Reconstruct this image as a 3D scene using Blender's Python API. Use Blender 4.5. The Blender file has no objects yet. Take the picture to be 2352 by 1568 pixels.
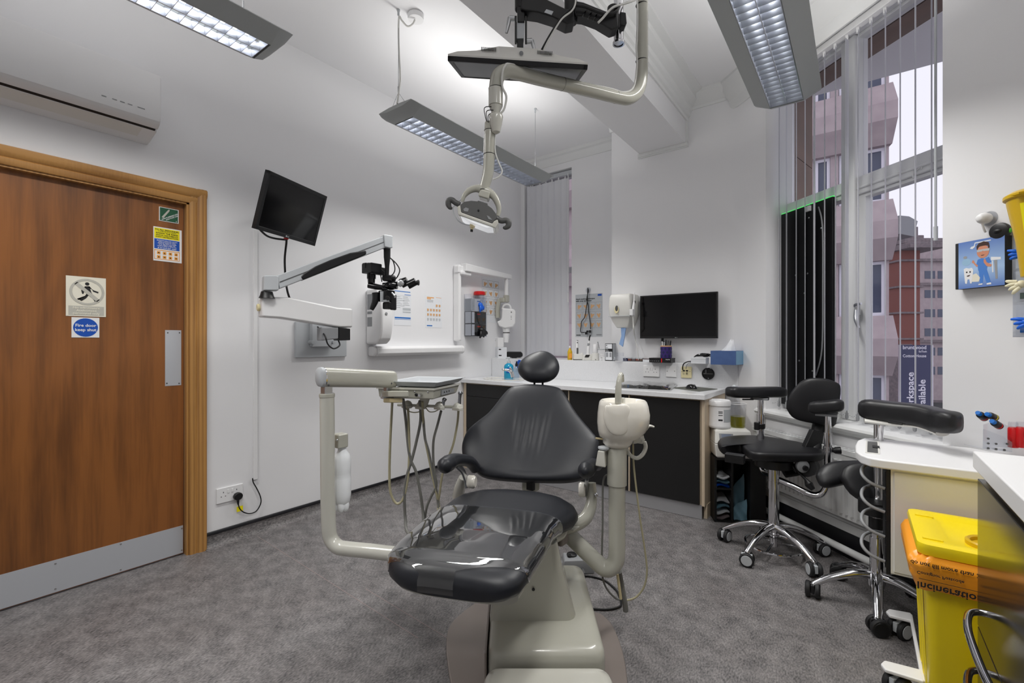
import bpy, bmesh, math, random
from mathutils import Vector as V, Matrix
random.seed(7)
sc = bpy.context.scene
COL = sc.collection
# ------------------------------------------------------------------ camera, world, exposure
FPX, EYE = 1060.0, 1.25
YAW = math.atan((1972.0 - 1176.0) / FPX)
cd = bpy.data.cameras.new('camera')
cd.sensor_width = 36.0
cd.lens = FPX / 2352.0 * 36.0
cd.clip_start = 0.05
cam = bpy.data.objects.new('camera', cd)
COL.objects.link(cam)
cam.location = (0, 0, EYE)
cam.rotation_euler = (math.pi / 2, 0, YAW)
sc.camera = cam
w = bpy.data.worlds.new('overcast')
sc.world = w
w.use_nodes = True
bg = w.node_tree.nodes['Background']
bg.inputs[0].default_value = (0.93, 0.92, 1.0, 1)
bg.inputs[1].default_value = 1.12
sc.view_settings.view_transform = 'Standard'
sc.view_settings.look = 'None'
sc.view_settings.exposure = 0.0
sc.view_settings.gamma = 1.0
sc.view_settings.use_curve_mapping = False
try:
    sc.cycles.use_denoising = True
    sc.cycles.max_bounces = 10
    sc.cycles.diffuse_bounces = 5
    sc.cycles.transparent_max_bounces = 24
    sc.cycles.sample_clamp_indirect = 6.0
    sc.cycles.caustics_reflective = False
    sc.cycles.caustics_refractive = False
except Exception:
    pass
LAMP_DOWN, LAMP_UP = 9.4, 6.2        # watts of each downward / upward strip in a ceiling luminaire

# ------------------------------------------------------------------ measuring helpers (rays of the camera met with real planes)
FW = V((-math.sin(YAW), math.cos(YAW), 0)); RT = V((math.cos(YAW), math.sin(YAW), 0)); UP = V((0, 0, 1))
EP = V((0, 0, EYE))
def ray(x, y): return FW + RT * ((x - 1176) / FPX) + UP * ((784 - y) / FPX)
def D(x, y, d): return EP + ray(x, y) * d
def OZ(x, y, z=0.0):
    r = ray(x, y); return EP + r * ((z - EYE) / r.z)
def OX(x, y, X):
    r = ray(x, y); return EP + r * (X / r.x)
def OY(x, y, Y):
    r = ray(x, y); return EP + r * (Y / r.y)
def OP(x, y, p, n):
    r = ray(x, y); return EP + r * ((V(p) - EP).dot(n) / r.dot(n))
XL = -3.143                                   # left wall
YP, YW = 4.0, 4.36                           # pier face, recessed back wall
H = 3.30
P0 = V((-0.66, 3.87, 0)); WT = V((0.736, -0.677, 0)).normalized(); WN = V((-0.677, -0.736, 0)).normalized()
def ww(s, z, out=0.0): return P0 + WT * s + UP * z + WN * out
def OW(x, y, out=0.0): return OP(x, y, P0 + WN * out, WN)
def sw(x, out=0.0): return (OW(x, 784, out) - P0).dot(WT)
def zw(x, y, out=0.0): return OW(x, y, out).z
# ------------------------------------------------------------------ materials
def c(r, g, b):
    f = lambda v: (v / 255 / 12.92) if v <= 10 else ((v / 255 + 0.055) / 1.055) ** 2.4
    return (f(r), f(g), f(b), 1)
def mat(name, col, rough=0.5, metal=0.0, spec=0.5, bump=None, noise=None, coat=0.0, trans=0.0, ior=1.45, emit=None):
    m = bpy.data.materials.new(name); m.use_nodes = True
    nt = m.node_tree; b = nt.nodes['Principled BSDF']
    b.inputs['Base Color'].default_value = col
    b.inputs['Roughness'].default_value = rough
    b.inputs['Metallic'].default_value = metal
    b.inputs['Specular IOR Level'].default_value = spec
    b.inputs['Coat Weight'].default_value = coat
    b.inputs['Transmission Weight'].default_value = trans
    b.inputs['IOR'].default_value = ior
    if emit:
        b.inputs['Emission Color'].default_value = emit[0]; b.inputs['Emission Strength'].default_value = emit[1]
    if bump or noise:
        tc = nt.nodes.new('ShaderNodeTexCoord')
    if noise:                                  # (scale, other colour, stretch)
        mp = nt.nodes.new('ShaderNodeMapping'); mp.inputs['Scale'].default_value = noise[2] if len(noise) > 2 else (1, 1, 1)
        n = nt.nodes.new('ShaderNodeTexNoise'); n.inputs['Scale'].default_value = noise[0]; n.inputs['Detail'].default_value = 6
        r = nt.nodes.new('ShaderNodeValToRGB'); r.color_ramp.elements[0].position = 0.32; r.color_ramp.elements[1].position = 0.68
        r.color_ramp.elements[0].color = col; r.color_ramp.elements[1].color = noise[1]
        nt.links.new(tc.outputs['Object'], mp.inputs[0]); nt.links.new(mp.outputs[0], n.inputs['Vector'])
        nt.links.new(n.outputs['Fac'], r.inputs[0]); nt.links.new(r.outputs[0], b.inputs['Base Color'])
    if bump:                                   # (scale, strength, distance)
        n = nt.nodes.new('ShaderNodeTexNoise'); n.inputs['Scale'].default_value = bump[0]; n.inputs['Detail'].default_value = 4
        bp = nt.nodes.new('ShaderNodeBump'); bp.inputs['Strength'].default_value = bump[1]; bp.inputs['Distance'].default_value = bump[2]
        nt.links.new(tc.outputs['Object'], n.inputs['Vector']); nt.links.new(n.outputs['Fac'], bp.inputs['Height']); nt.links.new(bp.outputs[0], b.inputs['Normal'])
    return m
def clear_mat(name, tint, gloss=0.12, rough=0.02, power=4.0):
    m = bpy.data.materials.new(name); m.use_nodes = True; nt = m.node_tree
    nt.nodes.remove(nt.nodes['Principled BSDF']); out = nt.nodes['Material Output']
    t = nt.nodes.new('ShaderNodeBsdfTransparent'); t.inputs[0].default_value = tint
    g = nt.nodes.new('ShaderNodeBsdfGlossy'); g.inputs['Roughness'].default_value = rough; g.inputs[0].default_value = (1, 1, 1, 1)
    lw_ = nt.nodes.new('ShaderNodeLayerWeight'); lw_.inputs[0].default_value = 0.5
    pw_ = nt.nodes.new('ShaderNodeMath'); pw_.operation = 'POWER'; pw_.inputs[1].default_value = power
    ma = nt.nodes.new('ShaderNodeMath'); ma.operation = 'MULTIPLY_ADD'; ma.inputs[1].default_value = 0.85; ma.inputs[2].default_value = gloss; ma.use_clamp = True
    nt.links.new(lw_.outputs['Facing'], pw_.inputs[0])
    mx = nt.nodes.new('ShaderNodeMixShader')
    nt.links.new(pw_.outputs[0], ma.inputs[0]); nt.links.new(ma.outputs[0], mx.inputs[0]); nt.links.new(t.outputs[0], mx.inputs[1]); nt.links.new(g.outputs[0], mx.inputs[2])
    nt.links.new(mx.outputs[0], out.inputs[0])
    return m
def wood_mat(name, dark, light, sc_=1.0, dist=5.0, vert=(1, 1, 0.12), rough=0.35, kw=0.34, kn=0.3):
    m = bpy.data.materials.new(name); m.use_nodes = True; nt = m.node_tree; b = nt.nodes['Principled BSDF']
    tc = nt.nodes.new('ShaderNodeTexCoord'); mp = nt.nodes.new('ShaderNodeMapping'); mp.inputs['Scale'].default_value = vert
    n1 = nt.nodes.new('ShaderNodeTexNoise'); n1.inputs['Scale'].default_value = 2.2 * sc_; n1.inputs['Detail'].default_value = 3; n1.inputs['Distortion'].default_value = 1.2
    wv = nt.nodes.new('ShaderNodeTexWave'); wv.inputs['Scale'].default_value = 3.0 * sc_; wv.inputs['Distortion'].default_value = dist; wv.inputs['Detail'].default_value = 4; wv.inputs['Detail Scale'].default_value = 1.6; wv.bands_direction = 'Y'
    n2 = nt.nodes.new('ShaderNodeTexNoise'); n2.inputs['Scale'].default_value = 90 * sc_; n2.inputs['Detail'].default_value = 5
    mp2 = nt.nodes.new('ShaderNodeMapping'); mp2.inputs['Scale'].default_value = (1, 1, 0.05)
    ad = nt.nodes.new('ShaderNodeMath'); ad.operation = 'MULTIPLY_ADD'; ad.inputs[1].default_value = kw
    ad2 = nt.nodes.new('ShaderNodeMath'); ad2.operation = 'MULTIPLY_ADD'; ad2.inputs[1].default_value = kn
    rp = nt.nodes.new('ShaderNodeValToRGB'); rp.color_ramp.elements[0].position = 0.35; rp.color_ramp.elements[1].position = 0.95
    rp.color_ramp.elements[0].color = dark; rp.color_ramp.elements[1].color = light
    L = nt.links.new
    L(tc.outputs['Object'], mp.inputs[0]); L(mp.outputs[0], n1.inputs['Vector']); L(mp.outputs[0], wv.inputs['Vector'])
    L(tc.outputs['Object'], mp2.inputs[0]); L(mp2.outputs[0], n2.inputs['Vector'])
    L(wv.outputs['Fac'], ad.inputs[0]); L(n2.outputs['Fac'], ad2.inputs[0]); L(n1.outputs['Fac'], ad2.inputs[2]); L(ad2.outputs[0], ad.inputs[2]); L(ad.outputs[0], rp.inputs[0]); L(rp.outputs[0], b.inputs['Base Color'])
    b.inputs['Roughness'].default_value = rough
    return m
def floor_mat():
    m = bpy.data.materials.new('grey_vinyl'); m.use_nodes = True; nt = m.node_tree; b = nt.nodes['Principled BSDF']; L = nt.links.new
    tc = nt.nodes.new('ShaderNodeTexCoord')
    def nz(s, det, st=(1, 1, 1)):
        mp = nt.nodes.new('ShaderNodeMapping'); mp.inputs['Scale'].default_value = st; mp.inputs['Rotation'].default_value = (0, 0, 0.5)
        n = nt.nodes.new('ShaderNodeTexNoise'); n.inputs['Scale'].default_value = s; n.inputs['Detail'].default_value = det
        L(tc.outputs['Object'], mp.inputs[0]); L(mp.outputs[0], n.inputs['Vector']); return n
    fine = nz(170, 3, (1, 0.45, 1)); mid = nz(14, 5); big = nz(2.2, 4)
    a = nt.nodes.new('ShaderNodeMath'); a.operation = 'MULTIPLY_ADD'; a.inputs[1].default_value = 0.75
    a2 = nt.nodes.new('ShaderNodeMath'); a2.operation = 'MULTIPLY_ADD'; a2.inputs[1].default_value = 0.45; a2.inputs[2].default_value = -0.2
    L(fine.outputs['Fac'], a.inputs[0]); L(mid.outputs['Fac'], a2.inputs[0]); L(a2.outputs[0], a.inputs[2])
    r = nt.nodes.new('ShaderNodeValToRGB'); e = r.color_ramp.elements
    e[0].position = 0.2; e[0].color = c(66, 65, 67); e[1].position = 0.62; e[1].color = c(150, 147, 147)
    L(a.outputs[0], r.inputs[0])
    mx = nt.nodes.new('ShaderNodeMixRGB'); mx.blend_type = 'MULTIPLY'; mx.inputs[0].default_value = 1
    r2 = nt.nodes.new('ShaderNodeValToRGB'); r2.color_ramp.elements[0].position = 0.3; r2.color_ramp.elements[1].position = 0.7
    r2.color_ramp.elements[0].color = (0.80, 0.77, 0.76, 1); r2.color_ramp.elements[1].color = (1, 1, 1, 1)
    L(big.outputs['Fac'], r2.inputs[0]); L(r.outputs[0], mx.inputs[1]); L(r2.outputs[0], mx.inputs[2]); L(mx.outputs[0], b.inputs['Base Color'])
    b.inputs['Roughness'].default_value = 0.55
    bp = nt.nodes.new('ShaderNodeBump'); bp.inputs['Strength'].default_value = 0.25; bp.inputs['Distance'].default_value = 0.001
    L(fine.outputs['Fac'], bp.inputs['Height']); L(bp.outputs[0], b.inputs['Normal'])
    return m
M = dict(
    wall=mat('white_wall_paint', c(232, 232, 234), 0.6, bump=(35, 0.12, 0.002)),
    ceil=mat('white_ceiling_paint', c(240, 240, 242), 0.7),
    gloss=mat('white_gloss_paint', c(225, 226, 226), 0.3),
    floor=floor_mat(),
    black_trim=mat('black_vinyl_trim', c(26, 26, 30), 0.4),
    door=wood_mat('brown_door_veneer', c(58, 33, 16), c(142, 88, 42), 1.0, 3.5, (1, 1, 0.22), 0.35, 0.16, 0.42),
    frame=wood_mat('oak_frame_wood', c(128, 84, 40), c(184, 136, 76), 1.6, 3.0, (3, 3, 0.1)),
    steel=mat('brushed_steel', c(196, 199, 205), 0.42, 0.35, bump=(300, 0.05, 0.0005)),
    alu=mat('satin_aluminium', c(190, 192, 194), 0.32, 1.0),
    mirror=mat('mirror_louvre', c(200, 202, 208), 0.28, 0.9),
    chrome=mat('polished_chrome', c(215, 215, 218), 0.08, 1.0),
    grey_metal=mat('grey_lamp_housing', c(168, 172, 172), 0.45),
    white_p=mat('white_plastic', c(232, 232, 233), 0.35),
    offwhite=mat('off_white_plastic', c(222, 221, 216), 0.35),
    cream=mat('cream_plastic', c(226, 215, 170), 0.4),
    beige=mat('beige_enamel', c(180, 179, 168), 0.22, coat=0.3),
    beige2=mat('pale_beige_enamel', c(200, 199, 190), 0.18, coat=0.4),
    porcelain=mat('porcelain_glaze', c(226, 222, 212), 0.1, coat=0.5),
    leather=mat('black_upholstery', c(27, 29, 35), 0.42, bump=(220, 0.10, 0.0008)),
    leather2=mat('black_stool_vinyl', c(24, 24, 27), 0.42, bump=(300, 0.08, 0.0006)),
    black=mat('black_plastic', c(20, 20, 22), 0.4),
    black_g=mat('black_gloss_plastic', c(14, 14, 16), 0.15),
    screen=mat('dark_screen_glass', c(12, 12, 14), 0.12, spec=0.4),
    dgrey=mat('dark_grey_plastic', c(82, 82, 82), 0.5),
    mgrey=mat('mid_grey_plastic', c(140, 142, 145), 0.45),
    lgrey=mat('light_grey_plastic', c(186, 190, 194), 0.4),
    blackboard=mat('black_laminate', c(24, 24, 25), 0.42),
    gunmetal=mat('gunmetal_laminate', c(62, 60, 52), 0.16, 0.75),
    worktop=mat('white_speckled_worktop', c(226, 227, 229), 0.18, noise=(160, c(217, 218, 221))),
    maple=mat('pale_maple_edging', c(206, 190, 168), 0.45, noise=(8, c(196, 178, 154), (1, 1, 0.2))),
    plinth=mat('grey_plinth', c(150, 150, 153), 0.4),
    blind=mat('white_blind_fabric', c(214, 215, 220), 0.8),
    yellow=mat('yellow_plastic', c(240, 214, 18), 0.32),
    yellow2=mat('mustard_plastic', c(206, 168, 18), 0.35),
    orange=mat('orange_bin_liner', c(246, 160, 40), 0.28),
    red=mat('red_plastic', c(200, 24, 28), 0.35),
    blue=mat('blue_nitrile', c(20, 100, 216), 0.4),
    cyan=mat('blue_soap', c(30, 150, 190), 0.15),
    navy=mat('navy_print', c(28, 34, 78), 0.4),
    purple=mat('purple_lattice', c(58, 38, 112), 0.45),
    print_blue=mat('blue_print', c(0, 104, 190), 0.5), print_dark=mat('dark_print', c(30, 30, 32), 0.6),
    print_grey=mat('grey_print', c(150, 152, 156), 0.6), print_green=mat('green_print', c(26, 84, 56), 0.5),
    print_yellow=mat('yellow_print', c(236, 222, 0), 0.5), print_orange=mat('orange_print', c(236, 160, 60), 0.5),
    print_deep=mat('deep_blue_print', c(18, 78, 176), 0.5), skin=mat('skin_tone_print', c(214, 168, 120), 0.6),
    paper=mat('white_paper', c(228, 230, 234), 0.7), cream_sign=mat('cream_sign', c(228, 224, 208), 0.5),
    sign_grey=mat('sign_grey', c(186, 184, 174), 0.5),
    hose=mat('grey_hose', c(112, 112, 108), 0.45), hose2=mat('beige_hose', c(168, 162, 134), 0.4),
    cable=mat('black_cable', c(18, 18, 20), 0.5), cable_w=mat('white_cable', c(214, 214, 210), 0.5),
    bottle=mat('frosted_white_bottle', c(240, 243, 246), 0.3),
    base_g=mat('taupe_base', c(128, 119, 114), 0.35),
    tissue=mat('white_tissue', c(232, 234, 238), 0.8), bluebox=mat('blue_marbled_card', c(74, 100, 150), 0.6, noise=(10, c(60, 84, 132))),
    bluebox2=mat('light_blue_card', c(120, 160, 190), 0.6), paper_blue=mat('blue_paper_towel', c(140, 170, 214), 0.8),
    glass=clear_mat('window_glass', (0.95, 0.95, 0.97, 1), 0.015),
    acrylic=clear_mat('clear_acrylic', (0.9, 0.91, 0.93, 1), 0.06),
    film=clear_mat('clear_vinyl_cover', (0.80, 0.80, 0.79, 1), 0.07, 0.03, 2.2),
    liquid=clear_mat('yellow_green_liquid', (0.72, 0.70, 0.12, 1), 0.05),
    clearblue=clear_mat('pale_blue_clear', (0.75, 0.84, 0.92, 1), 0.08),
    tube_glow=mat('glowing_tube', (1, 1, 1, 1), 0.5, emit=((0.93, 0.96, 1, 1), 7.0)),
    lens_glow=mat('glowing_lamp_lens', (1, 1, 1, 1), 0.2, emit=((0.9, 0.94, 1, 1), 0.35)),
    led_green=mat('green_led_strip', (0.1, 0.9, 0.2, 1), 0.4, emit=((0.10, 0.9, 0.18, 1), 0.7)),
    concrete=mat('pinkish_concrete', c(176, 162, 164), 0.8, noise=(3, c(164, 150, 153))),
    concrete2=mat('grey_concrete', c(160, 148, 152), 0.8), stone=mat('brown_stone', c(122, 100, 88), 0.85, noise=(5, c(106, 88, 78))),
    brick=mat('red_brick', c(142, 84, 74), 0.85, noise=(30, c(120, 76, 70))), oldstone=mat('weathered_stone', c(138, 126, 128), 0.85, noise=(6, c(112, 104, 108))),
    winglass=mat('dark_building_glass', c(74, 80, 100), 0.08, spec=0.6), winframe=mat('white_window_frame', c(226, 224, 234), 0.5),
    road=mat('street_tarmac', c(120, 118, 122), 0.8), banner=mat('navy_banner', c(58, 60, 92), 0.6),
    black_glove=mat('black_glove_nitrile', c(22, 22, 24), 0.4), latex=mat('cream_latex', c(232, 226, 196), 0.5),
    instr=mat('steel_instrument', c(150, 152, 158), 0.25, 0.9),
    tan=mat('tan_plastic', c(206, 192, 152), 0.4),
    rubber=mat('black_rubber', c(30, 30, 32), 0.6),
    pouch=mat('blue_grey_pouch', c(120, 160, 178), 0.35),
)
# ------------------------------------------------------------------ mesh builder
def frame(o, u, v):
    u = V(u).normalized(); n = u.cross(V(v)).normalized(); v2 = n.cross(u)
    m = Matrix((u, v2, n)).transposed().to_4x4(); m.translation = V(o); return m
def catmull(pts, k=6):
    p = [V(q) for q in pts]
    if len(p) < 3: return p
    out = []
    for i in range(len(p) - 1):
        a, b, c_, d = p[max(i - 1, 0)], p[i], p[i + 1], p[min(i + 2, len(p) - 1)]
        for j in range(k):
            t = j / k
            out.append(0.5 * ((2 * b) + (c_ - a) * t + (2 * a - 5 * b + 4 * c_ - d) * t * t + (3 * b - a - 3 * c_ + d) * t ** 3))
    out.append(p[-1]); return out
def lerp_list(r, n):
    if not isinstance(r, (list, tuple)): return [r] * n
    o = []
    for i in range(n):
        t = i / (n - 1) * (len(r) - 1); k = min(int(t), len(r) - 2); o.append(r[k] + (r[k + 1] - r[k]) * (t - k))
    return o
class B:
    def __init__(s): s.v = []; s.f = []
    def add(s, vs, fs):
        k = len(s.v); s.v += [V(q) for q in vs]; s.f += [tuple(i + k for i in f) for f in fs]; return s
    def box(s, ctr, size, m=None):
        x, y, z = (q / 2 for q in size)
        vs = [V((a * x, b * y, d * z)) + V(ctr) for a in (-1, 1) for b in (-1, 1) for d in (-1, 1)]
        if m is not None: vs = [m @ q for q in vs]
        return s.add(vs, [(0, 1, 3, 2), (4, 6, 7, 5), (0, 4, 5, 1), (2, 3, 7, 6), (0, 2, 6, 4), (1, 5, 7, 3)])
    def bx(s, m, u0, u1, v0, v1, n0, n1):
        return s.box(((u0 + u1) / 2, (v0 + v1) / 2, (n0 + n1) / 2), (u1 - u0, v1 - v0, n1 - n0), m)
    def rings(s, rs, cap0=True, cap1=True, closed=True):
        n = len(rs[0]); vs = [q for r in rs for q in r]; fs = []
        for i in range(len(rs) - 1):
            for j in range(n if closed else n - 1):
                a, b = i * n + j, i * n + (j + 1) % n
                fs.append((a, b, b + n, a + n))
        if closed and cap0: fs.append(tuple(reversed(range(n))))
        if closed and cap1: fs.append(tuple(range((len(rs) - 1) * n, len(rs) * n)))
        return s.add(vs, fs)
    def cyl(s, p0, p1, r0, r1=None, n=20, cap=True):
        return s.tube([p0, p1], [r0, r0 if r1 is None else r1], n, 0, cap)
    def tube(s, pts, r, n=12, k=6, cap=True, flat=None):
        p = catmull(pts, k) if k else [V(q) for q in pts]
        rr = lerp_list(r, len(p)); rs = []; prev = None
        for i, q in enumerate(p):
            t = (p[min(i + 1, len(p) - 1)] - p[max(i - 1, 0)]).normalized()
            if prev is None:
                a = V((0, 0, 1)) if abs(t.z) < 0.9 else V((1, 0, 0)); u = t.cross(a).normalized()
            else:
                u = (prev - t * prev.dot(t)).normalized()
            prev = u; w_ = t.cross(u)
            f = flat or 1.0
            rs.append([q + (u * math.cos(2 * math.pi * j / n) + w_ * math.sin(2 * math.pi * j / n) * f) * rr[i] for j in range(n)])
        return s.rings(rs, cap, cap)
    def lathe(s, prof, base, axis=(0, 0, 1), n=28, cap=True, sx=1.0, udir=None):
        ax = V(axis).normalized(); a = V(udir) if udir else (V((1, 0, 0)) if abs(ax.x) < 0.9 else V((0, 1, 0)))
        u = (a - ax * a.dot(ax)).normalized(); v = ax.cross(u)
        rs = [[V(base) + ax * h + (u * math.cos(2 * math.pi * j / n) * sx + v * math.sin(2 * math.pi * j / n)) * max(r, 1e-4) for j in range(n)] for r, h in prof]
        return s.rings(rs, cap, cap)
    def ell(s, ctr, rad, m=None, n=16, k=10):
        rs = []
        for i in range(k + 1):
            a = -math.pi / 2 + math.pi * i / k
            ring = [V((max(math.cos(a), 0.01) * math.cos(2 * math.pi * j / n) * rad[0], max(math.cos(a), 0.01) * math.sin(2 * math.pi * j / n) * rad[1], math.sin(a) * rad[2])) for j in range(n)]
            rs.append([(m @ q if m is not None else q) + V(ctr) for q in ring])
        return s.rings(rs)
    def prism(s, pts, vec):
        p = [V(q) for q in pts]; return s.rings([p, [q + V(vec) for q in p]])
    def cushion(s, pts, nrm, tf, tb, nr=9, e=3.0, disp=None, sub=3):
        p = [V(q) for q in pts]; p = catmull(p + [p[0]], sub)[:-1]
        ctr = sum(p, V()) / len(p); n = V(nrm).normalized(); N = len(p)
        ss = [math.sin(math.pi / 2 * i / nr) for i in range(nr + 1)][1:]
        def side(t, sg):
            r = []
            for q in ss:
                h = t * max(0.0, 1 - q ** e) ** (1 / e)
                r.append([ctr + (x - ctr) * q + n * sg * (h + (disp(ctr + (x - ctr) * q, q) if disp and sg > 0 else 0)) for x in p])
            return r
        f = side(tf, 1); bk = side(tb, -1)
        rs = list((bk[:-1])) + [f[-1]] + list(reversed(f[:-1]))
        k = len(s.v); s.rings(rs, False, False)
        cb = len(s.v); s.v += [ctr - n * tb, ctr + n * (tf + (disp(ctr, 0) if disp else 0))]
        last = k + (len(rs) - 1) * N
        for j in range(N):
            s.f.append((cb, k + (j + 1) % N, k + j)); s.f.append((cb + 1, last + j, last + (j + 1) % N))
        return s
    def mesh(s, name):
        me = bpy.data.meshes.new(name); me.from_pydata([tuple(q) for q in s.v], [], s.f)
        bm = bmesh.new(); bm.from_mesh(me); bmesh.ops.recalc_face_normals(bm, faces=bm.faces); bm.to_mesh(me); bm.free(); return me
def put(o, parent):
    COL.objects.link(o)
    if parent is not None:
        o.parent = parent
        m = Matrix.Identity(4); q = parent
        o.matrix_parent_inverse = WORLD.get(parent.name, Matrix.Identity(4)).inverted()
    WORLD[o.name] = Matrix.Identity(4)
    return o
WORLD = {}
def obj(name, b, m, parent=None, bev=0.0, ang=38, seg=2):
    me = b.mesh(name) if isinstance(b, B) else b
    if isinstance(b, B):
        for p in me.polygons: p.use_smooth = True
        me.set_sharp_from_angle(angle=math.radians(ang))
        for q in (m if isinstance(m, (list, tuple)) else [m]): me.materials.append(M[q] if isinstance(q, str) else q)
    o = bpy.data.objects.new(name, me); put(o, parent)
    if bev:
        md = o.modifiers.new('bevel', 'BEVEL'); md.width = bev; md.segments = seg; md.limit_method = 'ANGLE'; md.angle_limit = math.radians(35); md.harden_normals = True
    return o
def thing(name, label, cat, loc=(0, 0, 0), group=None):
    o = bpy.data.objects.new(name, None); COL.objects.link(o); o.location = loc; o.empty_display_size = 0.05
    WORLD[o.name] = Matrix.Translation(V(loc))
    return tag(o, label, cat, group)
def tag(o, label, cat, group=None):
    o['label'] = label; o['category'] = cat
    if group: o['group'] = group
    return o
def struct(name, b, m, parent=None, bev=0.0, ang=38):
    o = obj(name, b, m, parent, bev, ang)
    if parent is None: o['kind'] = 'structure'
    return o
def text_mesh(items, m, depth=0.0004):
    """items: (string, x, y, size, align[, rotation]) in the plane of frame m, merged into one builder"""
    out = B()
    for it in items:
        s_, x, y, size = it[:4]; al = it[4] if len(it) > 4 else 'LEFT'; rot = it[5] if len(it) > 5 else 0.0; wid = it[6] if len(it) > 6 else 1.0
        cu = bpy.data.curves.new('t', 'FONT'); cu.body = s_; cu.size = size; cu.align_x = al; cu.resolution_u = 2; cu.extrude = depth; cu.offset = size * 0.018; cu.fill_mode = 'BOTH'
        ob = bpy.data.objects.new('t', cu); me = ob.to_mesh()
        R = Matrix.Translation((x, y, depth)) @ Matrix.Rotation(rot, 4, 'Z') @ Matrix.Diagonal((wid, 1, 1, 1))
        out.add([m @ (R @ q.co) for q in me.vertices], [tuple(p.vertices) for p in me.polygons])
        ob.to_mesh_clear(); bpy.data.objects.remove(ob); bpy.data.curves.remove(cu)
    return out
def text(name, items, m, ma, parent, depth=0.0004): return obj(name, text_mesh(items, m, depth), ma, parent)
def arc(c0, r, a0, a1, n, m): return [m @ V((c0[0] + r * math.cos(a0 + (a1 - a0) * i / n), c0[1] + r * math.sin(a0 + (a1 - a0) * i / n), 0)) for i in range(n + 1)]
def dup(root, loc, rot=0.0, label=None, names=None):
    r = root.copy(); COL.objects.link(r); r.location = loc; r.rotation_euler = (0, 0, rot)
    if label: r['label'] = label
    for ch in root.children:
        q = ch.copy(); COL.objects.link(q); q.parent = r
        for g in ch.children:
            h = g.copy(); COL.objects.link(h); h.parent = q
    return r
def screws(pts, nrm, r, ma, parent, name='screw'):
    for p in pts: obj(name, B().lathe([(r, 0), (r, r * 0.4), (r * 0.6, r * 0.7)], p, nrm, 10), ma, parent)
LW = frame((XL, 0, 0), (0, 1, 0), (0, 0, 1))          # u = +Y, v = +Z, n = +X
def lw(x, y, off=0.0):
    p = OX(x, y, XL + off); return p.y, p.z
PW = frame((0, YP, 0), (1, 0, 0), (0, 0, 1))          # pier face: u = +X, n = -Y
def pw(x, y, Y=YP):
    p = OY(x, y, Y); return p.x, p.z
WW = frame(P0, WT, (0, 0, 1))                          # window wall: u = s, n = into the room
# ------------------------------------------------------------------ room shell
XR, YB = 0.95, -1.7
struct('floor', B().box(((XL + XR) / 2, 1.45, -0.05), (XR - XL + 0.4, 6.4, 0.1)), 'floor')
struct('ceiling', B().box(((XL + XR) / 2, 1.4, H + 0.05), (XR - XL + 0.4, 6.4, 0.1)), 'ceil')
DY0, DY1, DZ = 0.085, 1.03, 2.066
b = B()
b.bx(LW, YB, DY0, 0, H, -0.14, 0); b.bx(LW, DY1, YW + 0.15, 0, H, -0.14, 0); b.bx(LW, DY0, DY1, DZ, H, -0.14, 0)
struct('wall_left', b, 'wall')
WX0, WX1, WZ1 = XL + 0.05, pw(1313, 600, YW)[0], pw(1311, 384, YW)[1]
b = B(); f = frame((0, YW, 0), (1, 0, 0), (0, 0, 1))
b.bx(f, XL - 0.1, WX0, 0, H, -0.3, 0); b.bx(f, WX1, -1.70, 0, H, -0.3, 0); b.bx(f, WX0, WX1, WZ1, H, -0.3, 0); b.bx(f, WX0, WX1, 0, 0.9, -0.3, 0)
struct('wall_back', b, 'wall')
XP = pw(1405, 500)[0]
S0, S1 = 0.17, 1.329
ed = [(XP, YP, 0), (-0.87, YP, 0), (-0.825, YP - 0.010, 0), ww(-0.13, 0), ww(S0, 0), ww(S0, 0, -0.22), (-0.36, 4.30, 0), (XP, 4.5, 0)]
struct('wall_pier', B().prism(ed, (0, 0, H)), 'wall', ang=30)
SILL, HEAD = 0.765, 3.12
b = B(); b.bx(WW, S0 - 0.02, S1 + 0.02, 0, SILL - 0.02, -0.22, 0); b.bx(WW, S0 - 0.02, S1 + 0.02, HEAD, H, -0.22, 0); b.bx(WW, S1, 2.3, 0, H, -0.22, 0)
struct('wall_window', b, 'wall')
struct('wall_right', B().box((XR + 0.05, 0.3, H / 2), (0.1, 4.2, H)), 'wall')
struct('wall_rear', B().box(((XL + XR) / 2, YB - 0.05, H / 2), (XR - XL + 0.3, 0.1, H)), 'wall')
# beam, cornices, trims
BX0, BX1, BZ = -1.566, -1.163, 2.924
struct('beam', B().box(((BX0 + BX1) / 2, (YB + YP) / 2, (BZ + H) / 2), (BX1 - BX0, YP - YB, H - BZ)), 'wall')
zc = OX(1581, 285, BX1).z
def cornice(name, p, d, n, prof, m='gloss'):
    struct(name, B().prism([V(p) + V(n) * a + UP * z for a, z in prof], d), m, ang=25)
big = [(0, zc), (0.012, zc), (0.016, zc + 0.02), (0.03, zc + 0.03), (0.034, zc + 0.06), (0.05, zc + 0.075), (0.055, zc + 0.10), (0.10, H - 0.06), (0.105, H - 0.03), (0.15, H - 0.012), (0.15, H), (0, H)]
cornice('trim_1', (BX1, YB, 0), (0, YP - YB, 0), (1, 0, 0), big)
small = [(0, H - 0.105), (0.012, H - 0.105), (0.016, H - 0.09), (0.05, H - 0.04), (0.075, H - 0.03), (0.08, H), (0, H)]
cornice('trim_2', (XL, YW, 0), (XP - XL, 0, 0), (0, -1, 0), small)
cornice('trim_3', (BX0, YP, 0), (XP - BX0 - 0.015, 0, 0), (0, -1, 0), small)
zr = pw(1640, 239)[1]
mid = [(0, zr), (0.01, zr), (0.015, zr + 0.02), (0.08, H - 0.05), (0.10, H - 0.03), (0.10, H), (0, H)]
cornice('trim_4', (BX1, YP, 0), (-0.80 - BX1, 0, 0), (0, -1, 0), mid)
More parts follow.
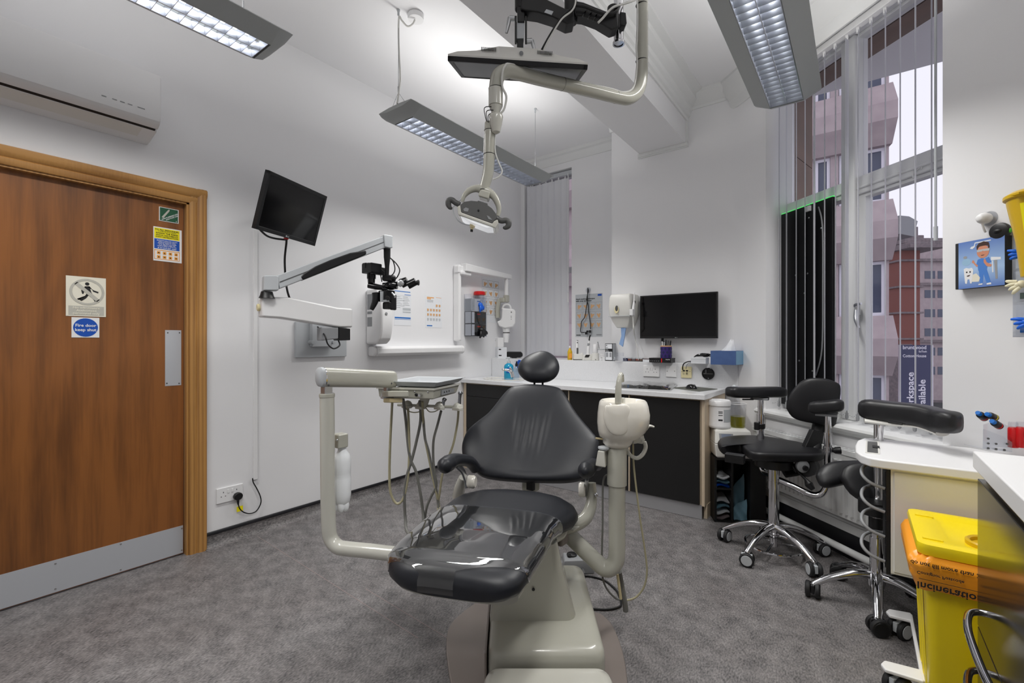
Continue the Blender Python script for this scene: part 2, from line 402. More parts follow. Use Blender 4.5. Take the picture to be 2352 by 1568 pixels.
cornice('trim_5', ww(-0.2, 0), WT * 2.5, WN, [(0, 3.09), (0.012, 3.09), (0.02, 3.11), (0.03, 3.16), (0.09, H - 0.06), (0.12, H - 0.02), (0.12, H), (0, H)])
# timber trim round the end of the beam at the pier
b = B(); b.box(((BX0 + BX1) / 2, YP - 0.012, BZ - 0.014), (BX1 - BX0 + 0.03, 0.024, 0.028)); b.box((BX1 + 0.008, YP - 0.012, (BZ + zc) / 2), (0.02, 0.024, zc - BZ))
b.box(((BX0 + BX1) / 2, YP - 0.006, BZ - 0.032), (BX1 - BX0 + 0.04, 0.012, 0.012))
struct('trim_6', b, 'gloss', bev=0.003)
# coved vinyl skirting, black capping
struct('baseboard_left', B().prism([(XL + a, DY1 + 0.075, z) for a, z in [(0, 0.078), (0.004, 0.078), (0.006, 0.035), (0.015, 0.013), (0.035, 0.003), (0.06, 0.0006), (0.06, 0), (0, 0)]], (0, 2.26, 0)), 'floor', ang=60)
struct('trim_7', B().prism([(XL + a, DY1 + 0.075, z) for a, z in [(0, 0.096), (0.007, 0.096), (0.011, 0.09), (0.011, 0.078), (0.004, 0.074), (0, 0.074)]], (0, 2.26, 0)), 'black_trim')
b = B(); b.bx(WW, -0.17, 2.2, 0, 0.05, 0, 0.012); b.bx(WW, -0.17, 2.2, 0.055, 0.15, 0, 0.014)
struct('baseboard_right', b, 'black_trim')
struct('trim_8', B().bx(WW, -0.17, 2.2, 0.15, 0.20, 0, 0.018).bx(WW, -0.17, 2.2, 0.20, 0.215, 0, 0.012), 'gloss', bev=0.004)
# welded floor seams
for i, (a, q) in enumerate((((583, 1226), (960, 1465)), ((840, 1352), (1110, 1515)))):
    p, r = OZ(*a), OZ(*q); d = (r - p).normalized(); sd = V((-d.y, d.x, 0)) * 0.0016
    struct('trim_%d' % (9 + i), B().prism([p - sd, r - sd, r + sd, p + sd], (0, 0, 0.0008)), mat('floor_weld_%d' % i, c(146, 132, 130), 0.6))
# ------------------------------------------------------------------ door and frame
XD = XL - 0.03
DW = frame((XD, 0, 0), (0, 1, 0), (0, 0, 1))
def dw(x, y):
    p = OX(x, y, XD); return p.y, p.z
door = struct('door_1', B().bx(DW, DY0 + 0.012, DY1 - 0.02, 0.008, DZ - 0.012, -0.044, 0), 'door')
k0, kz = dw(0, 1320), dw(419, 1206)
kp = obj('kick_plate', B().bx(DW, DY0 + 0.02, dw(420, 1250)[0], 0.012, kz[1], 0, 0.0018), 'steel', door)
for px, py in ((127, 1294), (277, 1249), (417, 1213), (127, 1352), (277, 1308), (417, 1263)):
    u, v = dw(px, py); obj('screw', B().lathe([(0.0045, 0), (0.0045, 0.001), (0.002, 0.002)], DW @ V((u, v, 0.0018)), (1, 0, 0), 10), 'chrome', kp)
u0, v0 = dw(379, 760); u1, v1 = dw(416, 884)
pp = obj('push_plate', B().bx(DW, u0, u1, v1, dw(398, 758)[1], 0, 0.0016), 'steel', door)
for px, py in ((385, 764), (412, 764), (383, 880), (411, 880)):
    u, v = dw(px, py); obj('screw', B().lathe([(0.004, 0), (0.004, 0.001), (0.002, 0.0018)], DW @ V((u, v, 0.0016)), (1, 0, 0), 10), 'dgrey', pp)
# lining and architrave
b = B(); b.bx(LW, DY1 - 0.016, DY1 + 0.002, 0, DZ, -0.12, 0.004); b.bx(LW, DY0 - 0.002, DY0 + 0.016, 0, DZ, -0.12, 0.004); b.bx(LW, DY0, DY1, DZ - 0.014, DZ + 0.002, -0.12, 0.004)
df = struct('door_frame', b, 'frame')
def archi(y0, sg):
    q = [(0, 0), (0, 0.012), (0.012, 0.017), (0.03, 0.017), (0.036, 0.013), (0.044, 0.021), (0.06, 0.026), (0.085, 0.026), (0.088, 0.02), (0.088, 0)]
    return [(y0 + sg * a, n) for a, n in q]
b = B(); b.prism([LW @ V((y, 0, n)) for y, n in archi(DY1 - 0.004, 1)], (0, 0, DZ + 0.086))
obj('architrave', b, 'frame', df, ang=30)
b = B(); b.prism([LW @ V((y, 0, n)) for y, n in archi(DY0 + 0.004, -1)], (0, 0, DZ + 0.086)); obj('architrave', b, 'frame', df, ang=30)
mf = wood_mat('oak_frame_wood_horizontal', c(128, 84, 40), c(184, 136, 76), 1.6, 3.0, (3, 0.1, 3)); M['frame_h'] = mf
b = B(); b.prism([LW @ V((DY0 - 0.085, z, n + 0.0005)) for z, n in archi(DZ - 0.004, 1)], (0, DY1 - DY0 + 0.17, 0)); obj('architrave', b, 'frame_h', df, ang=30)
# ------------------------------------------------------------------ window 1 (far left corner, behind the drawn blind)
f = frame((0, YW + 0.17, 0), (1, 0, 0), (0, 0, 1))
b = B()
for a, q, z0, z1 in ((WX0, WX0 + 0.05, 0.9, WZ1), (WX1 - 0.012, WX1, 0.9, WZ1), (WX0, WX1, 0.9, 0.96), (WX0, WX1, WZ1 - 0.05, WZ1), (WX0, WX1, 2.02, 2.08)): b.bx(f, a, q, z0, z1, -0.03, 0.03)
w1 = struct('window_1', b, 'gloss', bev=0.004)
obj('pane', B().bx(f, WX0 + 0.04, WX1 - 0.01, 0.95, 2.03, -0.003, 0.003), 'glass', w1)
obj('pane', B().bx(f, WX0 + 0.04, WX1 - 0.01, 2.07, WZ1 - 0.04, -0.003, 0.003), 'glass', w1)
# ------------------------------------------------------------------ window 2 (canted wall)
WO = -0.20
zt0, zt1 = zw(1988, 444, WO), zw(1990, 402, WO)
sj, sm0, sm1 = sw(1806, WO), sw(1944, WO), sw(1977, WO)
zg1 = zw(1979, 85, WO); zg0 = 0.87
b = B()
b.bx(WW, S0 - 0.02, sj, SILL, HEAD, WO - 0.06, WO + 0.02); b.bx(WW, S1 - 0.01, S1 + 0.2, SILL, HEAD, WO - 0.06, WO + 0.02)
b.bx(WW, S0, S1 + 0.15, zg1, HEAD, WO - 0.058, WO + 0.0215); b.bx(WW, S0, S1 + 0.15, SILL - 0.01, zg0, WO - 0.058, WO + 0.0215)
w2 = struct('window_2', b, 'gloss', bev=0.006)
obj('mullion', B().bx(WW, sm0, sm1, SILL, HEAD, WO - 0.06, WO + 0.045), 'gloss', w2, bev=0.012, seg=3)
b = B().bx(WW, sj - 0.01, sm0, zt0, zt1, WO - 0.05, WO + 0.025); b.bx(WW, sj - 0.01, sm0, zt0 + 0.03, zt0 + 0.045, WO - 0.05, WO + 0.035)
obj('transom', b, 'gloss', w2, bev=0.006)
b = B().bx(WW, sm1, S1 + 0.1, zt0, zt1, WO - 0.05, WO + 0.025); b.bx(WW, sm1, S1 + 0.1, zt0 + 0.03, zt0 + 0.045, WO - 0.05, WO + 0.035)
obj('transom', b, 'gloss', w2, bev=0.006)
# casement of the right-hand light
sg = sw(1991, WO)
b = B().bx(WW, sm1 - 0.004, sg, zg0 - 0.03, zt0, WO - 0.045, WO + 0.01); b.bx(WW, sg - 0.01, S1 + 0.1, zg0 - 0.03, zg0 + 0.03, WO - 0.045, WO + 0.01); b.bx(WW, sg - 0.01, S1 + 0.1, zt0 - 0.022, zt0, WO - 0.045, WO + 0.01)
obj('casement', b, 'gloss', w2, bev=0.004)
for a, q, z0, z1 in ((sj, sm0, zg0, zt0), (sm1, S1 + 0.1, zg0, zt0), (sj, sm0, zt1, zg1), (sm1, S1 + 0.1, zt1, zg1)):
    obj('pane', B().bx(WW, a, q, z0 - 0.005, z1 + 0.005, WO - 0.023, WO - 0.018), 'glass', w2)
pr = [(-0.22, SILL - 0.03), (-0.22, SILL), (0.02, SILL), (0.034, SILL - 0.006), (0.04, SILL - 0.02), (0.034, SILL - 0.034), (0.015, SILL - 0.04), (0, SILL - 0.06), (0, SILL - 0.075), (-0.02, SILL - 0.075), (-0.02, SILL - 0.03)]
obj('sill', B().prism([ww(S0 - 0.07, z, o) for o, z in pr], WT * (S1 - S0 + 0.10)), 'gloss', w2, ang=30)
p = OW(1970, 712, WO + 0.045)
b = B().tube([p, p + UP * 0.03 + WN * 0.02, p + UP * 0.035 + WN * 0.03 + WT * 0.05], 0.007, 10); b.tube([p + WN * 0.015, p + WN * 0.035 + UP * -0.06 + WT * 0.02, p + WN * 0.03 - UP * 0.11 + WT * 0.035], [0.008, 0.01, 0.006], 10)
b.box(p + WN * 0.003, (0.03, 0.02, 0.06), None)
obj('window_latch', b, 'alu', w2)
# the far casement's own latch body below
p = OW(1967, 725, WO + 0.046); obj('latch_plate', B().box(p, (0.018, 0.018, 0.075)), 'alu', w2, bev=0.003)
p0, p1 = OW(2098, 397, WO + 0.03), OW(2116, 383, WO + 0.03)
obj('top_catch', B().tube([p0 - UP * 0.03, p0, p1, p1 - UP * 0.012], 0.0035, 8, 3), 'gloss', w2)
# stone of the outer reveal
sr = sw(1866, -0.62)
b = B()
for i, (z0, z1) in enumerate(((0.5, 1.32), (1.326, 1.98), (1.986, 2.62), (2.626, 3.4))): b.prism([ww(S0 - 0.3, z0, -0.28), ww(sj - 0.005, z0, -0.28), ww(sr, z0, -0.62), ww(S0 - 0.3, z0, -0.62)], (0, 0, z1 - z0))
struct('wall_outer_reveal', b, 'stone')
zl = zw(2000, 131, -0.62)
struct('wall_outer_lintel', B().prism([ww(S0 - 0.3, zg1 + 0.01, -0.28), ww(S0 - 0.3, zl, -0.62), ww(S0 - 0.3, 4.2, -0.62), ww(S0 - 0.3, 4.2, -0.28)], WT * 2.6), 'stone')
# ------------------------------------------------------------------ vertical blinds
def slat(base, dirv, wd, z0, z1, name, parent, ma='blind'):
    d = V(dirv).normalized(); n = d.cross(UP)
    pts = []
    for k in range(7):
        t = k / 6 - 0.5; pts.append(V(base) + d * (t * wd) + n * (0.006 * (1 - 4 * t * t)))
    rs = [[V((q.x, q.y, z)) for q in pts] for z in (z0, z1)]
    b = B(); b.rings([rs[0], rs[1]], closed=False)
    o = obj(name, b, ma, parent, ang=80)
    return o
bl = thing('vertical_blind', 'white vertical blind drawn across the narrow window in the far left corner', 'blind', (-2.8, YW, WZ1))
f = frame((0, YW + 0.05, 0), (1, 0, 0), (0, 0, 1))
zh = WZ1 - 0.015
obj('headrail', B().bx(f, WX0 - 0.0, WX1 - 0.012, zh - 0.045, zh, -0.02, 0.025), 'lgrey', bl, bev=0.004)
xs = [pw(x, 600, YW + 0.04)[0] for x in (1205, 1217, 1233, 1247, 1261, 1276, 1291, 1301)]
xs = [WX0 + 0.02] + xs[:-1]
for i, x in enumerate(xs):
    a = math.radians(12 if i else 60)
    o = slat((x + 0.035, YW + 0.045 + 0.003 * (i % 2), 0), (math.cos(a), math.sin(a), 0), 0.089, 1.09, zh - 0.075, 'slat', bl)
    obj('slat_hanger', B().box((x + 0.035, YW + 0.047, zh - 0.06), (0.012, 0.006, 0.035)), 'white_p', o)
p = OY(1305, 560, YW + 0.015)
obj('wand', B().cyl((p.x, p.y, zh - 0.04), (p.x, p.y, OY(1305, 670, YW + 0.015).z), 0.004, n=8).cyl((p.x, p.y, OY(1305, 672, YW + 0.015).z), (p.x, p.y, OY(1305, 694, YW + 0.015).z), 0.006, 0.011, n=10), 'white_p', bl)
bl = thing('vertical_blind', 'white vertical blind with its slats turned open at the tall canted window', 'blind', ww(0.7, HEAD, -0.06))
BO = -0.055
zh = zw(1990, 37, BO)
obj('headrail', B().bx(WW, S0 + 0.005, S1 + 0.08, zh - 0.03, zh + 0.012, BO - 0.022, BO + 0.022), 'white_p', bl, bev=0.004)
zb = zw(2065, 985, BO)
op = V((math.sin(math.radians(3)), math.cos(math.radians(3)), 0))
slats = [(1764, None), (1789, 12), (1806, 6), (1828, 7), (1848, 8), (1870, 13), (1893, 7), (1918, 6), (1945, -7), (1970, 5), (2000, 2), (2032, 1), (2066, 0), (2101, 0), (2138, -2)]
for i, (x, da) in enumerate(slats):
    s = sw(x, BO); base = ww(s, 0, BO)
    if da is None: d = (WT * 0.9 + WN * (0.25 if i else -0.2))
    else: d = Matrix.Rotation(math.radians(da), 3, 'Z') @ op
    o = slat(base, d, 0.089, zb + 0.055, zh - 0.06, 'slat', bl)
    obj('slat_hanger', B().box(base + UP * (zh - 0.045), (0.014, 0.014, 0.03)), 'white_p', o)
    obj('slat_weight', B().lathe([(0.002, 0), (0.008, 0.006), (0.009, 0.02), (0.004, 0.045), (0.0015, 0.06)], base + UP * zb, (0, 0, 1), 8), 'mgrey', o)
ch = B()
for i in range(len(slats) - 1):
    a, q = ww(sw(slats[i][0], BO), zb + 0.05, BO), ww(sw(slats[i + 1][0], BO), zb + 0.05, BO)
    m_ = (a + q) / 2 - UP * 0.03
    for t in range(7):
        u = t / 7; ch.ell(a.lerp(q, u) - UP * 0.03 * (1 - (2 * u - 1) ** 2), (0.0022, 0.0022, 0.0022), n=6, k=4)
o = obj('bead_chain', ch, 'mgrey', bl); o['kind'] = 'stuff'
p = ww(sw(2149, BO + 0.03), 0, BO + 0.03)
obj('wand', B().cyl(p + UP * (zh - 0.02), p + UP * zw(2150, 520, BO + 0.03), 0.0055, n=8).cyl(p + UP * zw(2150, 520, BO + 0.03), p + UP * zw(2150, 552, BO + 0.03), 0.009, n=10), 'lgrey', bl)
# ------------------------------------------------------------------ radiator and pipe under the window
rd = thing('radiator', 'white ribbed panel radiator under the canted window', 'radiator', ww(0.65, 0.2, 0.06))
rz0, rz1 = 0.25, 0.63
ra, rb = 0.15, 1.42
obj('panel', B().bx(WW, ra, rb, rz0, rz1, 0.055, 0.09), 'gloss', rd, bev=0.008)
n = 36
rib = B()
for i in range(n):
    s = ra + 0.03 + (rb - ra - 0.06) * i / (n - 1)
    o = obj('rib', B().prism([ww(s - 0.011, rz0 + 0.03, 0.09), ww(s - 0.006, rz0 + 0.03, 0.098), ww(s + 0.006, rz0 + 0.03, 0.098), ww(s + 0.011, rz0 + 0.03, 0.09)], (0, 0, rz1 - rz0 - 0.085)), 'gloss', rd)
b = B().bx(WW, ra, rb, rz1, rz1 + 0.006, 0.02, 0.095); b.bx(WW, ra, rb, rz1 - 0.02, rz1 + 0.012, 0.088, 0.096)
obj('top_grille', b, 'gloss', rd, bev=0.003)
for i in range(44):
    s = ra + 0.02 + (rb - ra - 0.04) * i / 43; obj('grille_slot', B().bx(WW, s - 0.006, s + 0.004, rz1 + 0.0055, rz1 + 0.0068, 0.03, 0.082), 'mgrey', rd)
obj('bracket', B().bx(WW, ra + 0.2, ra + 0.24, rz0, rz1, 0.0, 0.055).bx(WW, rb - 0.24, rb - 0.2, rz0, rz1, 0.0, 0.055), 'gloss', rd)
obj('valve', B().cyl(ww(ra - 0.03, 0.04, 0.06), ww(ra - 0.03, rz0 + 0.05, 0.06), 0.008, n=10).cyl(ww(ra - 0.03, rz0 + 0.02, 0.06), ww(ra + 0.01, rz0 + 0.02, 0.06), 0.011, n=10), 'gloss', rd)
tag(obj('heating_pipe', B().tube([ww(0.2, 0.075, 0.075), ww(0.7, 0.075, 0.075), ww(1.06, 0.075, 0.075), ww(1.10, 0.09, 0.07), ww(1.11, 0.14, 0.06), ww(1.11, 0.27, 0.05)], 0.02, 14), 'gloss'), 'white heating pipe running along the skirting below the radiator', 'pipe')
# light panel standing in the left light of the window
lp = thing('window_display', 'tall black panel with cables standing against the left window light, glowing green at one edge', 'display', ww(0.4, 0.8, -0.12))
so0, so1 = sw(1794, -0.125), sw(1912, -0.125)
z0_, z1_ = 0.80, zw(1850, 473, -0.125)
obj('back_panel', B().bx(WW, so0, so1, z0_, z1_, -0.15, -0.125), 'black', lp, bev=0.003)
obj('light_strip', B().bx(WW, sw(1774, -0.10), sw(1781, -0.10), z0_, z1_, -0.112, -0.10), 'led_green', lp)
obj('edge_trim', B().bx(WW, so0, so1, z1_ + 0.002, z1_ + 0.006, -0.15, -0.13), 'led_green', lp)
obj('power_cable', B().tube([ww(sw(1880, -0.118), zw(1880, 475, -.118), -0.118), OW(1889, 520, -0.118), OW(1890, 650, -0.118), OW(1888, 800, -0.118), OW(1874, 862, -0.118)], 0.0045, 8), 'mgrey', lp)
screws([OW(x, y, -0.125) for x, y in ((1855, 628), (1848, 673), (1828, 632), (1886, 524), (1858, 500), (1836, 828), (1866, 852))], WN, 0.006, 'alu', lp)
obj('driver_box', B().bx(WW, sw(1852, -.12), sw(1862, -.12), zw(1855, 486, -.12), zw(1855, 474, -.12), -0.125, -0.112), 'white_p', lp)
# ------------------------------------------------------------------ street outside
YF = 16.4
def fx(x): return OY(x, 784, YF).x
def fz(y, x=2000): return OY(x, y, YF).z
X1 = fx(2041)
ob = thing('office_building', 'pinkish concrete office block with folded bays facing the canted window', 'building', (-4, YF, -4))
per = fz(230, 2062) - fz(501, 2062)
zn = fz(501, 2062)                                       # nose of a folded bay
wl = fx(1928)
f = frame((0, YF, 0), (1, 0, 0), (0, 0, 1))
obj('wall', B().bx(f, -26, X1, -8, 26, -8, -0.5), 'concrete', ob)
fr_cols = [(fx(1926), fx(2034)), (fx(1866), fx(1905))] + [(fx(1866) - 1.5 - k * 3.3, fx(1866) - 0.4 - k * 3.3) for k in range(7)]
for k in range(-2, 3):
    z = zn + per * k
    pr = [(-0.5, z - 0.34 * per), (-0.15, z - 0.34 * per), (0.26, z - 0.17 * per), (0.26, z - 0.02 * per), (-0.1, z + 0.18 * per), (-0.5, z + 0.18 * per)]
    obj('spandrel', B().rings([[f @ V((-26, zz, o)) for o, zz in pr], [f @ V((X1 + 0.0 + 0.25 * (o + 0.5), zz, o)) for o, zz in pr]]), 'concrete', ob, ang=20)
    zA, zB = z + 0.18 * per, z + 0.66 * per
    for a, q in fr_cols:
        fr = obj('window', B().bx(f, a, q, zA, zA + 0.10, -0.5, -0.36).bx(f, a, q, zB - 0.08, zB, -0.5, -0.36).bx(f, a, a + 0.12, zA + 0.1, zB - 0.08, -0.5, -0.37).bx(f, q - 0.08, q, zA + 0.1, zB - 0.08, -0.5, -0.37), 'winframe', ob)
        obj('pane', B().bx(f, a + 0.05, q - 0.05, zA + 0.05, zB - 0.05, -0.48, -0.42), 'winglass', fr)
    for a, q in ((fx(1906), fx(1925)), (fx(2035), X1 + 0.02), (-26, fx(1866) - 8 * 3.3)):
        obj('pier', B().bx(f, a, q, zA - 0.02, zB + 0.02, -0.5, -0.28), 'concrete', ob)
    for j in range(7): obj('pier', B().bx(f, fx(1866) - 0.4 - j * 3.3, fx(1866) - j * 3.3, zA - 0.02, zB + 0.02, -0.5, -0.28), 'concrete', ob)
# further buildings down the street
def block(name, label, x0, x1, y0, y1, dep, ma, extra=None):
    a, q = D(x0, y0, dep), D(x1, y1, dep)
    t = thing(name, label, 'building', (a.x, a.y, -6)); u = RT
    m = frame(V((a.x, a.y, 0)), u, UP); wd = (q - a).dot(u)
    obj('wall', B().bx(m, 0, wd, -9, a.z, -6, 0), ma, t)
    return t, m, wd, a
t, m, wd, a = block('brick_building', 'red brick building with a heavy stone cornice further down the street', 2069, 2113, 565, 565, 30, 'brick')
zz = lambda y, d=30: D(2090, y, d).z
obj('cornice', B().bx(m, -0.2, wd + 0.9, zz(575), zz(562), -6, 0.9).bx(m, -0.2, wd + 0.55, zz(562), zz(552), -6, 0.5), 'oldstone', t, bev=0.05)
obj('parapet', B().bx(m, -0.2, wd + 0.1, zz(552), zz(541), -6, 0.2).bx(m, 0, wd - 0.1, zz(541), zz(520), -6, 0), 'oldstone', t, bev=0.04)
obj('stone_base', B().bx(m, -0.1, wd * 0.5, -9, zz(790), -6, 0.15), 'oldstone', t)
for k in range(4): obj('string_course', B().bx(m, -0.1, wd + 0.15, zz(600 + 60 * k), zz(596 + 60 * k), -6, 0.12), 'oldstone', t)
t, m, wd, a = block('stone_building', 'pale pink stone building with small dark windows at the end of the street', 2108, 2215, 570, 570, 44, 'concrete')
zz = lambda y, d=44: D(2140, y, d).z
obj('parapet', B().bx(m, -0.2, wd, zz(556), zz(548), -6, 0.3), 'oldstone', t)
for r in range(6):
    for k in range(3):
        x0 = D(2126 + 30 * k, 600, 44); u = (x0 - V((a.x, a.y, x0.z))).dot(RT)
        wn = obj('window', B().bx(m, u - 0.1, u + 0.9, zz(640 + 44 * r), zz(622 + 44 * r), -0.1, 0.02), 'winglass', t)
for y in (595, 650, 780): obj('string_course', B().bx(m, -0.2, wd, zz(y + 6), zz(y), -0.1, 0.35), 'oldstone', t)
t = thing('roof_canopy', 'dark flared roof canopy showing above the cornice of the brick building', 'canopy', D(2080, 530, 24))
p = D(2066, 532, 24); m = frame(p, RT, UP)
obj('canopy', B().prism([m @ V(q) for q in ((0, -0.1, 0), (0.75, -0.25, 0), (0.95, 0.55, 0), (0.5, 0.8, 0), (0, 0.85, 0))], -FW * -1.6), 'mgrey', t)
# banner
p0, p1 = D(2068, 792, 13), D(2141, 960, 13)
m = frame(V((p0.x, p0.y, p1.z)), RT, UP); wd, ht = (p1 - p0).dot(RT), p0.z - p1.z
bn = obj('street_banner', B().bx(m, 0, wd, -0.9, ht, -0.04, 0), 'banner'); tag(bn, 'tall navy advertising banner standing in the street outside', 'banner')
u = wd / 73.0
text('lettering', [('bruntwood', 5 * u, ht - 9.5 * u, 12.0 * u), ('SciTech', 60.5 * u, ht - 17 * u, 6 * u, 'RIGHT'), ('Cotton House', 5 * u, ht - 28 * u, 9.2 * u), ('Workspace', 30 * u, ht - 168 * u, 22.5 * u, 'LEFT', math.pi / 2), ('Available', 57 * u, ht - 160 * u, 22.5 * u, 'LEFT', math.pi / 2)], frame(m @ V((0, 0, 0.004)), RT, UP), 'winframe', bn)
obj('edge_strip', B().bx(m, -0.02, 0.0, -0.9, ht, -0.05, 0.01).bx(m, wd, wd + 0.02, -0.9, ht, -0.05, 0.01), 'winframe', bn)
tag(obj('street', B().box((4, 30, -4.6), (60, 60, 0.1)), 'road'), 'grey tarmac street seen below through the right window light', 'street')
for i, (x, y, dd, ma) in enumerate(((2152, 893, 34, 'black_g'), (2160, 906, 29, 'dgrey'))):
    p = D(x, y, dd); p.z = -4.55
    t = thing('parked_car', ('dark car parked further down the street outside', 'grey car parked nearer in the street outside')[i], 'car', p)
    q = [(-2.0, 0.3), (-2.0, 0.75), (-1.5, 0.9), (-0.9, 1.4), (0.7, 1.42), (1.4, 0.95), (2.0, 0.8), (2.05, 0.3)]
    m = frame(p, FW * 0.9 + RT * 0.4, UP)
    obj('body', B().prism([m @ V((a, z, -0.85)) for a, z in q], (m @ V((0, 0, 1.7))) - p), ma, t)
    for a in (-1.25, 1.3):
        for n_ in (-0.88, 0.88): obj('wheel', B().cyl(m @ V((a, 0.32, n_ - 0.1)), m @ V((a, 0.32, n_ + 0.1)), 0.32, n=14), 'rubber', t)
# ------------------------------------------------------------------ suspended ceiling luminaires
def luminaire(x, y0, y1, z, label, wires, cord=None):
    t = thing('ceiling_luminaire', label, 'light', (x, (y0 + y1) / 2, z), 'suspended twin-tube luminaires')
    sec = [(-0.085, 0), (-0.17, 0.045), (-0.165, 0.052), (-0.07, 0.075), (-0.06, 0.075), (-0.06, 0.05), (-0.082, 0.05)]
    for sg in (-1, 1):
        q = [(x + sg * -a, zz) for a, zz in sec]
        obj('wing', B().rings([[V((a, yy, z + zz)) for a, zz in q] for yy in (y0 + 0.07, y1 - 0.07)]), 'grey_metal', t, ang=30)
    for yy, sg in ((y0, 1), (y1, -1)):          # sloped end caps
        full = [(-0.085, 0.0), (-0.17, 0.045), (-0.165, 0.052), (-0.06, 0.075), (0.06, 0.075), (0.165, 0.052), (0.17, 0.045), (0.085, 0.0)]
        r = [[V((x + a, yy + sg * 0.07, z + zz)) for a, zz in full], [V((x + a * 0.97, yy + sg * 0.03, z + 0.012 + zz * 0.85)) for a, zz in full], [V((x + a * 0.9, yy, z + 0.045 + zz * 0.3)) for a, zz in full]]
        obj('end_cap', B().rings(r), 'grey_metal', t, ang=30)
    L0, L1 = y0 + 0.08, y1 - 0.08
    obj('gear_tray', B().box((x, (L0 + L1) / 2, z + 0.068), (0.12, L1 - L0, 0.006)), 'mirror', t)
    for sx in (-0.082, 0.0, 0.082):
        w_ = 0.004 if sx == 0 else 0.003
        obj('louvre_rail', B().box((x + sx, (L0 + L1) / 2, z + 0.018), (w_, L1 - L0, 0.036)), 'mirror', t)
    n = max(2, int((L1 - L0) / 0.05)); meb = None
    for i in range(n + 1):
        y = L0 + (L1 - L0) * i / n
        for sx in (-0.041, 0.041):
            if meb is None:
                b = B().prism([(-0.0385, -0.001, 0), (-0.0385, 0.001, 0), (-0.0385, 0.006, 0.040), (-0.0385, -0.006, 0.040)], (0.077, 0, 0)); meb = b.mesh('louvre_blade'); meb.materials.append(M['mirror'])
            o = bpy.data.objects.new('louvre_blade', meb); o.location = V((x + sx, y, z + 0.001)); put(o, t)
    for sx in (-0.041, 0.041):
        obj('tube', B().cyl((x + sx, L0 + 0.01, z + 0.047), (x + sx, L1 - 0.01, z + 0.047), 0.008, n=10), 'tube_glow', t)
        ld = bpy.data.lights.new('strip', 'AREA'); ld.shape = 'RECTANGLE'; ld.size = 0.07; ld.spread = math.radians(140); ld.size_y = L1 - L0 - 0.05; ld.energy = LAMP_DOWN * (L1 - L0) / 1.45; ld.color = (1.0, 0.985, 0.955)
        lo = bpy.data.objects.new('strip_light', ld); lo.location = V((x + sx, (L0 + L1) / 2, z - 0.001)); put(lo, t)
    ld = bpy.data.lights.new('uplight', 'AREA'); ld.shape = 'RECTANGLE'; ld.size = 0.10; ld.size_y = L1 - L0 - 0.05; ld.energy = LAMP_UP * (L1 - L0) / 1.45; ld.color = (1.0, 0.985, 0.955)
    lo = bpy.data.objects.new('up_light', ld); lo.location = V((x, (L0 + L1) / 2, z + 0.085)); lo.rotation_euler = (math.pi, 0, 0); put(lo, t)
    for y in wires:
        top = V((x, y, H)); jn = V((x, y, z + 0.16))
        ws = obj('suspension_wire', B().cyl(jn, top, 0.0016, n=6).cyl(jn - UP * 0.002, jn + UP * 0.035, 0.004, n=8), 'mgrey', t)
        for sx in (-0.07, 0.07): obj('wire_leg', B().cyl(jn, (x + sx, y, z + 0.07), 0.0012, n=6), 'mgrey', t)
        obj('ceiling_hook', B().lathe([(0.007, 0), (0.007, 0.02), (0.011, 0.03), (0.011, 0.034)], (x, y, H - 0.034), (0, 0, 1), 12), 'lgrey', t)
    return t
ZLM = 2.63
t2 = luminaire(-2.275, 1.83, 3.43, ZLM, 'grey suspended luminaire over the middle of the room, nearest the overhead monitor', (1.86, 3.37))
obj('flex', B().tube([(-2.25, 1.83, ZLM + 0.07), (-2.262, 1.86, ZLM + 0.2), (-2.268, 1.868, 2.9), (-2.282, 1.868, 3.1), (-2.27, 1.86, 3.25), (-2.26, 1.875, 3.235), (-2.25, 1.91, 3.215), (-2.23, 1.935, 3.235), (-2.215, 1.94, 3.26)], 0.0055, 8), 'cable_w', t2)
luminaire(-2.275, -0.50, 1.115, ZLM, 'grey suspended luminaire shining brightly above the door and air conditioner', (0.96, -0.3))
luminaire(-0.335, -0.60, 1.0, ZLM, 'grey suspended luminaire overhead near the counter, above the camera', (-0.4, 0.8))  # unseen likely fourth of the set, added to give the room enough light
luminaire(-0.335, 1.60, 3.18, ZLM, 'grey suspended luminaire beside the tall window', (1.8, 2.98))
p = OZ(955, 33, H)
tag(obj('ceiling_rose', B().lathe([(0.048, 0), (0.05, 0.012), (0.05, 0.028), (0.046, 0.033)], (p.x, p.y, H - 0.033), (0, 0, 1), 28), 'white_p'), 'round white ceiling rose that feeds the flex of the middle luminaire', 'ceiling rose')
# ------------------------------------------------------------------ things on the left wall
def ps(p): return (V(p) - EP).dot(FW) / FPX          # metres per photo pixel at a point
ac = thing('air_conditioner', 'white wall-mounted air conditioner above the wooden door', 'air conditioner', (XL, 0.4, 2.33))
a0, a1 = -0.06, 0.83
pr = [(0, 2.645), (0.205, 2.645), (0.22, 2.63), (0.22, 2.425), (0.214, 2.40), (0.20, 2.385), (0.17, 2.372), (0.165, 2.38), (0.158, 2.38), (0.155, 2.366), (0.04, 2.338), (0, 2.334)]
obj('body', B().prism([(XL + a, a0, z) for a, z in pr], (0, a1 - a0, 0)), 'white_p', ac, bev=0.004)
obj('front_panel', B().prism([(XL + a, a0 + 0.006, z) for a, z in [(0.219, 2.638), (0.2235, 2.63), (0.2235, 2.428), (0.216, 2.40), (0.213, 2.402), (0.219, 2.43)]], (0, a1 - a0 - 0.012, 0)), 'white_p', ac)
obj('air_slot', B().prism([(XL + a, a0 + 0.01, z) for a, z in [(0.168, 2.3745), (0.156, 2.3685), (0.156, 2.3665), (0.168, 2.3725)]], (0, a1 - a0 - 0.02, 0)), 'black', ac)
